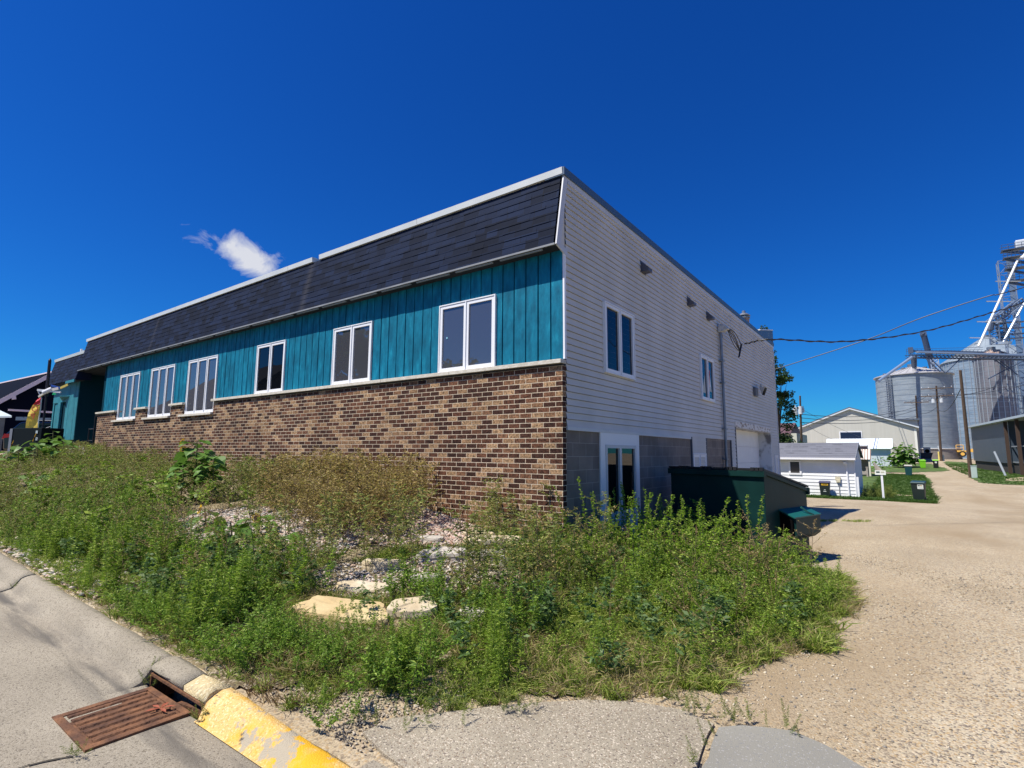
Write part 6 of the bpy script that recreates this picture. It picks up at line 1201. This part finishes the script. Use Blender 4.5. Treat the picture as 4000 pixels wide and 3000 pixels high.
# grass
TG = [tuft(28, .26) for _ in range(8)]; TGs = [tuft(16, .28, w=.008) for _ in range(6)]
P = pts(5200, -1.5, 3.35, -4.5, 2.4, lambda x, y: x < edge_right(y) + rng.normal(0, .05) and not bare(x, y) and not (x < 0 and y > 0))
V, F = scatter(TG, P, [rng.uniform(.4, 1.0) * np.interp(p[1], [-4, -2, 0], [.55, .85, 1]) for p in P]); npmesh('grass', V, F, GRASS, label='uncut green grass between the weeds and the drive', cat='grass', **SF)
P = pts(2500, -1.0, 3.4, -4.5, 2.0, lambda x, y: x < edge_right(y) + rng.normal(.02, .08) and not bare(x, y) and not (x < 0 and y > 0) and vnoise(x, y, 1.6, 4) > .3)
V, F = scatter(TGs, P, [rng.uniform(.35, .85) for p in P]); npmesh('dry_grass', V, F, STRAW, label='straw-coloured dry grass at the edge of the drive', cat='grass', **SF)
P = pts(2600, -12, .9, -4.72, -2.6, lambda x, y: not bare(x, y))
V, F = scatter(TG, P, [rng.uniform(.35, .85) * (.7 if -1.6 < p[0] < 1.0 else 1) for p in P]); npmesh('grass', V, F, GRASS, label='rough grass just behind the kerb', cat='grass', **SF)
P = pts(450, -16, .9, -4.72, -3.6, lambda x, y: vnoise(x, y, 2, 3) > .55)
RB = [ragbush(.8, 300) for _ in range(4)]; P2 = pts(110, -2.2, 1.0, -4.70, -3.85, lambda x, y: x < edge_right(y) - .1)
s_, l_ = scat_multi(RB, P2, [rng.uniform(.22, .42) for p in P2], .12); npmesh('ragweed', *s_, STEMG, label='stems of the low bushy weeds in front of the limestone slabs', cat='weeds', **SF); npmesh('ragweed', *l_, LFRN, label='low bushy green weeds in front of the limestone slabs', cat='weeds', **SF)
V, F = scatter(TGs, P, [rng.uniform(.3, .7) for p in P]); npmesh('dry_grass', V, F, mat('grass_reddish', (.16, .09, .045), (.24, .16, .07), c3=(.30, .24, .10), ramp=(.1, .6), **LEAFT), label='reddish dried grass just behind the kerb', cat='grass', **SF)
# seams: sprigs in cracks, inlet corners, apron edge
P = [(-.50 + rng.normal(0, .03), -4.97 + rng.normal(0, .02), .01) for _ in range(5)] + [(.31 + rng.normal(0, .03), -4.96 + rng.normal(0, .02), .01) for _ in range(4)] + [(.22, -5.53, .0), (.16, -5.56, 0)] + [(-4.22 + rng.normal(0, .03), -5.1 + rng.uniform(-.3, .35), float(S(-4.2)) + .02) for _ in range(7)]
P += [(x, y, .02) for x, y in [(2.45 + rng.uniform(0, .55), -3.02 + rng.normal(0, .04)) for _ in range(18)]] + [(3.0 + rng.uniform(0, .35), -2.95 + rng.normal(0, .03), .02) for _ in range(8)] + [(1.42 + rng.normal(0, .10), -4.15 + rng.normal(0, .12), .03) for _ in range(14)] + [(2.92 + rng.normal(0, .015), -3.3 + rng.uniform(-.5, .1), .02) for _ in range(5)] + [(1.75 + rng.normal(0, .2), -3.75 + rng.normal(0, .08), .03) for _ in range(14)]
crp = [(1.30 + rng.normal(0, .17), -3.93 + rng.normal(0, .07), .035) for _ in range(16)]
s_, l_ = scat_multi(FE, P, [rng.uniform(.08, .17) for p in P], .25)
V_ = scat_multi(FE, crp, [rng.uniform(.15, .26) for p in crp], 1.2)[1]; zz_ = V_[0][:, 2]; V_[0][:, 2] = .03 + np.clip(zz_ - .03, 0, 1) * .25; npmesh('creeping_weed', *V_, mat('leaf_dull', (.04, .085, .03), (.07, .12, .05), c3=(.11, .16, .07), ramp=(.1, .7), **LEAFT), label='dull green weed creeping over the pale concrete edge', cat='weeds', **SF)
npmesh('sprigs', *l_, LOLV, label='small sprigs growing in the concrete cracks and drain corners', cat='weeds', **SF)
# lawn blades by the garage and the lane
P = pts(1500, -1.5, 5.0, 28.2, 31.4, lambda x, y: y < 30.2 or x > 1.7) + pts(2600, 1.8, 5.2, 31.4, 60) + pts(2400, 8.6, 13.5, 47.8, 100)
V, F = scatter([tuft(14, .22, .12, .02) for _ in range(5)], P, [rng.uniform(.5, 1.1) for p in P]); npmesh('lawn_grass', V, F, mat('lawn_blade', (.035, .09, .012), (.07, .14, .02), c3=(.10, .17, .03), ramp=(.1, .7), **LEAFT), label='mown grass blades around the garage and lane', cat='grass', **SF)
P = pts(40, 1.7, 2.9, 11.5, 13.5, lambda x, y: abs(y - 12 - (x - 1.7) * 1.0) < .2)
V, F = scatter([tuft(14, .14, .12, .01) for _ in range(4)], P, [rng.uniform(.5, 1) for p in P]); npmesh('grass', V, F, GRASS, label='thin strip of grass in the gravel past the dumpster', cat='grass', **SF)
# vegetation among bushes next to garage
P = pts(60, 1.7, 3.2, 30.2, 32.5); s_, l_ = scat_multi(FE, P, [rng.uniform(.5, .9) for p in P]); npmesh('weeds', *l_, LOLV, label='low bushy weeds at the right corner of the white garage', cat='weeds', **SF)

# --- river stones
def stones(name, P, sizes, m, **k):
    phi = (1 + 5 ** .5) / 2
    base = np.array([(-1, phi, 0), (1, phi, 0), (-1, -phi, 0), (1, -phi, 0), (0, -1, phi), (0, 1, phi), (0, -1, -phi), (0, 1, -phi), (phi, 0, -1), (phi, 0, 1), (-phi, 0, -1), (-phi, 0, 1)], float); base /= np.linalg.norm(base[0])
    tri = np.array([(0, 11, 5), (0, 5, 1), (0, 1, 7), (0, 7, 10), (0, 10, 11), (1, 5, 9), (5, 11, 4), (11, 10, 2), (10, 7, 6), (7, 1, 8), (3, 9, 4), (3, 4, 2), (3, 2, 6), (3, 6, 8), (3, 8, 9), (4, 9, 5), (2, 4, 11), (6, 2, 10), (8, 6, 7), (9, 8, 1)])
    n = len(P); P = np.array(P); a = rng.uniform(0, 6.283, n); sx = sizes * rng.uniform(.8, 1.4, n); sy = sizes * rng.uniform(.6, 1.0, n); sz = sizes * rng.uniform(.35, .6, n)
    B = base[None] * np.stack([sx, sy, sz], 1)[:, None, :] * rng.uniform(.85, 1.12, (n, 12, 1)); tl = rng.normal(0, .25, (n, 2))
    X = B[..., 0] * np.cos(a)[:, None] - B[..., 1] * np.sin(a)[:, None]; Y = B[..., 0] * np.sin(a)[:, None] + B[..., 1] * np.cos(a)[:, None]; Z = B[..., 2] + X * tl[:, :1] + Y * tl[:, 1:]
    V = np.stack([X + P[:, :1], Y + P[:, 1:2], Z + P[:, 2:3] + (sizes * .25)[:, None]], 2).reshape(-1, 3); F = (tri[None] + (np.arange(n) * 12)[:, None, None]).reshape(-1, 3)
    return npmesh(name, V, F, m, smooth=True, **k)
def stonemat(name, cols, extra=0):
    m = bpy.data.materials.new(name); m.use_nodes = True; t = m.node_tree; b = t.nodes['Principled BSDF']; b.inputs['Roughness'].default_value = .75; geo = NN(t, 'ShaderNodeNewGeometry'); rs = NN(t, 'ShaderNodeValToRGB'); rs.color_ramp.interpolation = 'CONSTANT'; el = rs.color_ramp.elements
    el[0].color = (*cols[0], 1); el[1].position = 1 / len(cols); el[1].color = (*cols[1], 1)
    for i, c in enumerate(cols[2:]): q = el.new((i + 2) / len(cols)); q.color = (*c, 1)
    t.links.new(geo.outputs['Random Per Island'], rs.inputs[0]); nz = NN(t, 'ShaderNodeTexNoise'); nz.inputs['Scale'].default_value = 60; t.links.new(geo.outputs['Position'], nz.inputs['Vector']); mr = NN(t, 'ShaderNodeMapRange'); mr.inputs[3].default_value = .7; mr.inputs[4].default_value = 1.3; t.links.new(nz.outputs[0], mr.inputs[0]); vm = NN(t, 'ShaderNodeVectorMath', operation='SCALE'); t.links.new(rs.outputs[0], vm.inputs[0]); t.links.new(mr.outputs[0], vm.inputs['Scale']); t.links.new(vm.outputs[0], b.inputs['Base Color']); return m
RIV = stonemat('river_stone', [(.50, .42, .33), (.32, .24, .18), (.58, .53, .46), (.22, .21, .20), (.46, .32, .25), (.40, .37, .33), (.54, .45, .36)])
PNK = stonemat('pink_stone', [(.46, .32, .26), (.36, .25, .20), (.52, .42, .36), (.40, .24, .18), (.48, .41, .34), (.34, .29, .25)])
P = pts(6800, -6.1, -1.8, -3.5, -1.3, lambda x, y: (((x + 4.0) / 2.1) ** 2 + ((y + 2.4) / 1.05) ** 2 < 1)); P = [(x, y, z + .035 + nz2(x, y, 3, .015)) for x, y, z in P]
stones('river_stones', P, rng.uniform(.018, .036, len(P)), RIV, label='grey and cream river stones in the open patch of the bed', cat='stones', **SF)
P = pts(3000, -14, -2.5, -4.74, -3.9); P = [(x, y, z + .03) for x, y, z in P]; stones('river_stones', P, rng.uniform(.02, .045, len(P)), RIV, label='river stones along the back of the kerb at the left', cat='stones', **SF)
P = pts(4200, -3.4, -.3, -1.9, -.13, lambda x, y: (((x + 1.9) / 1.45) ** 2 + ((y + .85) / .95) ** 2 < 1)); P = [(x, y, z + .03) for x, y, z in P]
stones('pink_stones', P, rng.uniform(.022, .042, len(P)), PNK, label='pinkish stones on the mound below the brick wall', cat='stones', **SF)
P = pts(2600, -2.1, .6, -3.2, -1.2, bare); P = [(x, y, z + .02) for x, y, z in P]; stones('gravel_bed', P, rng.uniform(.010, .024, len(P)), RIV, label='fine pale gravel between the limestone slabs', cat='gravel', **SF)
P = pts(3400, .35, 1.95, -4.75, -3.3, lambda x, y: y > -4.62 + .0 * x and not (x > 1.25 and y < -3.62 + (x - 1.25) * .5 and x > 1.45)); P = [(x, y, z + .005) for x, y, z in P]; stones('loose_gravel', P, rng.uniform(.004, .012, len(P)), stonemat('kerb_gravel', [(.40, .33, .24), (.30, .24, .17), (.46, .40, .31), (.22, .19, .15), (.36, .28, .19)]), label='loose gravel spilling between the yellow kerb and the concrete', cat='gravel', **SF)
P = pts(11000, 2.0, 7.0, -3.2, 5, lambda x, y: x > edge_right(y) - .35); P = [(x, y, z) for x, y, z in P]; stones('loose_gravel', P, rng.uniform(.004, .012, len(P)), stonemat('drive_stone', [(.42, .35, .25), (.34, .26, .16), (.20, .18, .15), (.50, .44, .33)]), label='loose pebbles scattered over the gravel drive', cat='gravel', **SF)
# --- limestone slabs: every slab is a thing
SLAB = mat('slab_limestone', (.42, .33, .20), (.54, .46, .33), scale=5, rough=.9, bump=.5, bscale=18, ramp=(.3, .6), c3=(.58, .52, .42))
def slab(label, cx, cy, lx, ly, h, rot, z=None, tilt=(0, 0), n=22, m=None):
    z = (Gz(cx, cy) if z is None else z) - .02; t = MB(); ph = [random.uniform(0, 6.28) for _ in range(4)]; c, s = math.cos(rot), math.sin(rot); rad = []
    for i in range(n):
        a = 2 * math.pi * i / n; k = 1 + .07 * math.sin(2 * a + ph[0]) + .08 * math.sin(3 * a + ph[1]) + .05 * math.sin(5 * a + ph[2]) + random.uniform(-.035, .035)
        sg = lambda v: 1 if v > 0 else -1
        rad.append((abs(math.cos(a)) ** .62 * sg(math.cos(a)) * lx / 2 * k, abs(math.sin(a)) ** .62 * sg(math.sin(a)) * ly / 2 * k))
    def T(x, y, zz): return (cx + x * c - y * s, cy + x * s + y * c, z + zz + x * tilt[0] + y * tilt[1])
    lv = [(.93, -.06), (1.0, h * .25), (.965, h * .45), (1.0, h * .62), (.97, h * .93), (.86, h * 1.0), (.45, h * 1.04)]; V = []
    for q, (f, zz) in enumerate(lv): V += [T(x * f * random.uniform(.975, 1.02), y * f * random.uniform(.975, 1.02), zz + random.uniform(-.008, .008)) for x, y in rad]
    V.append(T(0, 0, h * 1.03)); K = len(lv)
    F = [tuple(range(n))[::-1]] + [(k * n + i, k * n + (i + 1) % n, (k + 1) * n + (i + 1) % n, (k + 1) * n + i) for k in range(K - 1) for i in range(n)] + [((K - 1) * n + i, (K - 1) * n + (i + 1) % n, K * n) for i in range(n)]
    t.add(V, F); return t.build('limestone_slab', m or SLAB, None, label=label, cat='stone slab', group='limestone slabs in the overgrown bed', kind='thing')
SLY = mat('slab_yellow', (.46, .34, .17), (.56, .45, .25), scale=3, rough=.9, bump=.5, bscale=18, c3=(.60, .52, .38)); SLG = mat('slab_grey', (.34, .31, .27), (.46, .42, .37), scale=6, rough=.9, bump=.5, bscale=20)
slab('broad yellowish limestone slab, the lowest and widest of the group', -.30, -3.50, 1.0, .36, .11, .30, tilt=(0, .16), m=SLY)
slab('pale limestone block just right of the broad yellow slab', .24, -3.14, .46, .30, .16, .85, tilt=(.05, .12))
slab('long cream slab near the foot of the brick wall', -.70, -.80, .85, .40, .11, .62, z=.41, tilt=(0, .05))
slab('thin grey slab tilted in the middle of the stony patch', -.88, -1.62, .62, .36, .10, .50, z=.34, tilt=(.06, .1), m=SLG)
slab('grey slab tucked under the long cream slab', -.28, -.78, .55, .30, .10, .3, z=.30, m=SLG)
slab('flat cream slab nearest the building corner', -.22, -.42, .50, .26, .09, .7, z=.38)
slab('upright pale rock at the right of the slabs', -.02, -1.22, .34, .30, .20, .9, z=.22, m=SLG)
slab('small cream slab behind the broad yellow slab', -.75, -2.95, .55, .30, .08, .3, tilt=(0, .06))
slab('small slab between the grey slab and the pale block', -.35, -2.35, .42, .22, .10, .8, m=SLG)

for k, (lb, cx_, cy_, lx_, ly_, ro_) in enumerate([('narrow cream slab just above the small cream slab', -1.15, -2.35, .5, .22, .5), ('flat pale slab left of the upright rock', -.45, -1.25, .45, .28, .7), ('thin cream slab leading to the building corner', -1.15, -.55, .5, .22, .55), ('small grey rock right of the pale block', .62, -2.75, .26, .2, .3), ('small pale rock below the upright rock', .15, -1.75, .3, .22, 1.0), ('little cream slab left of the long cream slab', -1.45, -1.2, .36, .2, .4)]):
    slab(lb, cx_, cy_, lx_, ly_, .09, ro_, z=Gz(cx_, cy_) + .03, m=(SLAB, SLG)[k % 2])
# --- big-leaved sunflowers, each a thing
def heart(p, d, L, wdt, up):
    d = d / np.linalg.norm(d); s = np.cross(d, up); s /= np.linalg.norm(s) + 1e-9; nrm = np.cross(s, d)
    pr = [(0, 0, 0), (.10, .30, .03), (.30, .48, .05), (.60, .36, .02), (1.0, 0, -.18)]; V = []
    for a, b, c in pr: V.append(p + d * L * a + s * wdt * b + nrm * L * c)
    for a, b, c in pr[1:4]: V.append(p + d * L * a - s * wdt * b + nrm * L * c)
    V.append(p + d * L * .30 - nrm * L * .02); V.append(p + d * L * .60 - nrm * L * .05)
    return np.array(V), [(0, 8, 2, 1), (8, 9, 3, 2), (9, 4, 3), (0, 5, 6, 8), (8, 6, 7, 9), (9, 7, 4)]
SUNL = mat('sunflower_leaf', (.09, .19, .025), (.14, .26, .045), c3=(.20, .33, .08), ramp=(.2, .8), rough=.5, trans=.3, spec=.35, scale=9, island=False)
PET = mat('petal', (.75, .42, .01), (.85, .55, .02), scale=8, rough=.6, trans=.2); DISC = mat('sunflower_disc', (.07, .03, .01), rough=.9)
def sunflower(label, x, y, h, nleaf=12, ls=.16, heads=(), lean=(0, 0), z=None, dark=False):
    z = Gz(x, y) if z is None else z; t = thing('sunflower', label, 'sunflower', (x, y, z)); top = np.array([x + lean[0], y + lean[1], z + h])
    b0 = np.array([x, y, z]); mb = MB(); mb.path([b0, b0 + (top - b0) * .5 + np.array([.02, .02, 0]), top], .011, n=6); mb.build('stem', STEMG, t)
    mb = MB()
    for i in range(nleaf):
        f = .25 + .75 * (i + .5) / nleaf; p = b0 + (top - b0) * f; a = i * 2.4 + random.uniform(-.4, .4); d = np.array([math.cos(a), math.sin(a), random.uniform(-.35, .35)]); L = ls * random.uniform(.75, 1.2) * (1.15 - .35 * f)
        pe = p + d * L * .5; V, F = heart(pe, d + np.array([0, 0, -.25]), L, L * .95, np.array([0, 0, 1.]) + rng.normal(0, .25, 3)); mb.add(V, F); mb.path([p, pe], .0035, n=4)
    mb.build('leaves', SUNL, t)
    for (dx, dy, dz, hx, hy, hz_, r) in heads:
        c = Vector((top[0] + dx, top[1] + dy, top[2] + dz)); nrm = Vector((hx, hy, hz_)).normalized(); u = nrm.cross(Vector((0, 0, 1))); u = u.normalized() if u.length > .05 else Vector((1, 0, 0)); v = nrm.cross(u)
        mb = MB(); mb.cyl(c - nrm * .012, c + nrm * .010, r * .42, r * .40, n=14); mb.path([Vector(top) - Vector((0, 0, .05)), c - nrm * .02], .006, n=5); ho_ = mb.build('flower_head', DISC, t); mb = MB()
        for k in range(18): a = 2 * math.pi * k / 18; d = u * math.cos(a) + v * math.sin(a); q = u * -math.sin(a) + v * math.cos(a); mb.add([c + d * r * .35, c + d * r * .7 + q * r * .13 + nrm * .004, c + d * r + nrm * random.uniform(-.01, .01), c + d * r * .7 - q * r * .13 + nrm * .004], [(0, 1, 2, 3)])
        mb.build('petals', PET, ho_)
    return t
def cst(px, py, D): q = at(px, py, D); return q
def sunat(label, pxtop, pytop, D, **k):
    q = at(pxtop, pytop, D); g = Gz(q[0], q[1]); sunflower(label, q[0], q[1], q[2] - g, z=g, **k)
sunat('tall dark leafy sunflower with two blooms against the brick wall', 770, 1722, 10.6, nleaf=46, ls=.30, heads=((-.24, -.18, -.02, -.6, -.6, .4, .08), (-.26, -.14, -.17, -.8, -.2, .2, .08)))
sunat('second dark sunflower stalk just right of the tall one', 835, 1775, 10.3, nleaf=30, ls=.26)
sunat('shorter dark sunflower stalk just left of the tall one', 715, 1815, 10.2, nleaf=26, ls=.25)
sunat('sunflower with one open bloom over the stone patch', 800, 1985, 8.1, nleaf=8, ls=.24, heads=((-.05, -.05, -.02, -.2, -.9, .25, .085),))
sunat('sunflower with one dark drooping bloom right of the stone patch', 1010, 2015, 7.6, nleaf=9, ls=.24, heads=((.03, -.05, -.02, .3, -.8, -.1, .085),))
sunat('broad-leaved green plant at the centre of the stone patch', 900, 2040, 7.2, nleaf=11, ls=.30)
sunat('broad-leaved plant just left of the golden clump', 1085, 2085, 7.0, nleaf=11, ls=.26)
sunat('low broad-leaved plant in front of the stone patch', 760, 2130, 6.6, nleaf=10, ls=.25)
sunat('yellowing broad-leaved plant behind the kerb at the left', 350, 2075, 8.4, nleaf=9, ls=.27)
sunat('leafy sunflower with one bloom before the utility cabinet', 150, 1712, 16.5, nleaf=16, ls=.34, heads=((0, -.1, .02, -.2, -.9, .2, .15),))
sunat('large-leaved sunflower left of the cabinet bloom', 75, 1735, 16., nleaf=14, ls=.36, heads=((-.35, -.1, -.02, -.2, -.9, .2, .15),))
sunat('large-leaved sunflower below the bay', 250, 1712, 16.8, nleaf=14, ls=.34)
sunat('leafy young sunflower in front of the teal bay', 208, 1685, 18.2, nleaf=14, ls=.26)
for k, (px, py, D) in enumerate([(130, 1850, 13.5), (180, 1905, 12), (330, 1820, 13.5), (480, 1890, 12)]): sunat(['broad-leaved plant rising from the weeds at far left', 'pale broad-leaved plant low in the weeds at far left', 'broad-leaved plant in the upper middle of the weed bank', 'broad-leaved plant left of the tall dark sunflower'][k], px, py, D, nleaf=12, ls=.36)
# big sunflower patch near the green bins
for k, (px, py) in enumerate([(3530, 1728), (3518, 1745), (3545, 1752), (3505, 1760), (3560, 1768), (3496, 1772), (3535, 1762), (3550, 1742)]):
    q = at(px, py, 72 + k * .3); sunflower(['tallest leafy stalk of the green clump behind the lime bin', 'leafy stalk at the left shoulder of the green clump', 'leafy stalk at the right shoulder of the green clump', 'low leafy stalk beside the metal shed corner', 'low leafy stalk above the black bin', 'lowest leafy stalk at the left of the green clump', 'middle leafy stalk of the green clump', 'leafy stalk just right of the tallest one'][k], q[0], q[1], q[2] - Gz(q[0], q[1]), nleaf=24, ls=.85)
for lb, px, py, D in (('pale leafy plant before the metal shed, left one', 3420, 1790, 58), ('pale leafy plant before the metal shed, right one', 3452, 1783, 58)): q = at(px, py, D); sunflower(lb, q[0], q[1], q[2] - Gz(q[0], q[1]), nleaf=16, ls=.42)

# ------------------------------------------------------------------ trees
BARK = mat('bark', (.06, .045, .032), (.12, .09, .065), scale=6, rough=.9, stretch=(3, 3, .6), bump=.5)
def tree(label, x, y, z0, h, rc, crown_lo=.35, nleaf=7000, ls=.22, m=None, clumps=26, squash=1.0):
    t = thing('tree', label, 'tree', (x, y, z0)); mb = MB(); mb.cyl((x, y, z0 - .3), (x + .1, y, z0 + h * .5), rc * .085, rc * .05, n=9)
    cl = []
    for k in range(clumps):
        d = rd(1, -.6, 1)[0]; r = rc * rng.uniform(.35, .92); c = np.array([x, y, z0 + h * (crown_lo + (1 - crown_lo) / 2)]) + d * np.array([r, r, (h * (1 - crown_lo) / 2) * rng.uniform(.5, .92)]); cl.append((c, rc * rng.uniform(.20, .36)))
    for c, r in cl: a = Vector((x + .05, y, z0 + h * rng.uniform(.28, .5))); mb.cyl(a, a.lerp(Vector(c), .85), rc * .028, rc * .008, n=5)
    mb.build('trunk', BARK, t)
    k = rng.integers(0, clumps, nleaf); C_ = np.array([c for c, r in cl])[k]; R_ = np.array([r for c, r in cl])[k][:, None]; P = C_ + rd(nleaf) * R_ * rng.uniform(.25, 1.08, (nleaf, 1)) ** .6 * np.array([1, 1, .75]); s = rng.uniform(.6, 1.2, nleaf)
    V, F = leafquads(P, rd(nleaf, -.6, .6), ls * s, ls * .62 * s); npmesh('crown', V, F, m or mat('tree_leaf', (.025, .06, .012), (.05, .10, .02), c3=(.09, .15, .035), ramp=(.1, .7), **LEAFT), t); return t
def treeat(label, px, py, D, rc, **k): q = at(px, py, D); g = 0.; tree(label, q[0], q[1], g, q[2] - g, rc, **k)
treeat('tall tree showing past the rear building corner', 3022, 1362, 52, 1.9, crown_lo=.12, nleaf=5200, ls=.24, clumps=30)
treeat('tree peeking over the roof beside the parapet end', 2972, 1225, 50, 1.6, nleaf=2600, ls=.22)
treeat('tree just peeking over the middle of the roof edge', 2766, 1065, 45, 1.5, nleaf=2600, ls=.22)
treeat('small bushy tree behind the garage ridge at its left', 3062, 1690, 50, 1.9, nleaf=3000, ls=.22, crown_lo=.1)
# street side opposite, seen in the window reflections
tree('broad tree across the street behind the camera', -27, -17, .8, 9.5, 4.0, nleaf=5000, ls=.5)
tree('rounded tree across the street farther left', -20, -20, .6, 7.5, 3.2, nleaf=4000, ls=.5)
tree('tall tree across the street to the right', 22, -34, 0, 11, 5, nleaf=4000, ls=.5)
hz = thing('opposite_house', 'gabled house across the street seen in reflections', 'house', (-42, -16, 1)); mb = MB(); mb.prism([(-37, -12, 0), (-37, -24, 0), (-37, -24, 4.8), (-37, -18, 8.6), (-37, -12, 4.8)], (-12, 0, 0)); mb.build('wall', mat('opp_wall', (.10, .10, .11)), hz); mb = MB(); mb.prism([(-36.5, -11.4, 4.5), (-36.5, -18, 8.8), (-36.5, -24.6, 4.5), (-36.5, -24.6, 4.8), (-36.5, -18, 9.1), (-36.5, -11.4, 4.8)], (-13, 0, 0)); mb.build('roof', mat('opp_roof', (.03, .03, .035)), hz)
# fallen leaf on grate, litter
lf = MB(); 
for k in range(5): a = k * 1.1; lf.add([(.02, -5.08, .036), (.02 + .05 * math.cos(a - .3), -5.08 + .05 * math.sin(a - .3), .040), (.02 + .085 * math.cos(a), -5.08 + .085 * math.sin(a), .036), (.02 + .05 * math.cos(a + .3), -5.08 + .05 * math.sin(a + .3), .040)], [(0, 1, 2, 3)])
tag(lf.build('dead_leaf', mat('dead_leaf', (.28, .07, .03), rough=.7)), 'reddish dead leaf lying on the iron grate', 'leaf')
lf = MB(); lf.prism([(2.76, -1.45, Gz(2.76, -1.45) + .02), (2.84, -1.44, Gz(2.76, -1.45) + .02), (2.83, -1.38, Gz(2.76, -1.45) + .03), (2.77, -1.39, Gz(2.76, -1.45) + .02)], (0, 0, .03)); tag(lf.build('paper_scrap', WHITE), 'crumpled white paper scrap at the edge of the weeds', 'litter')
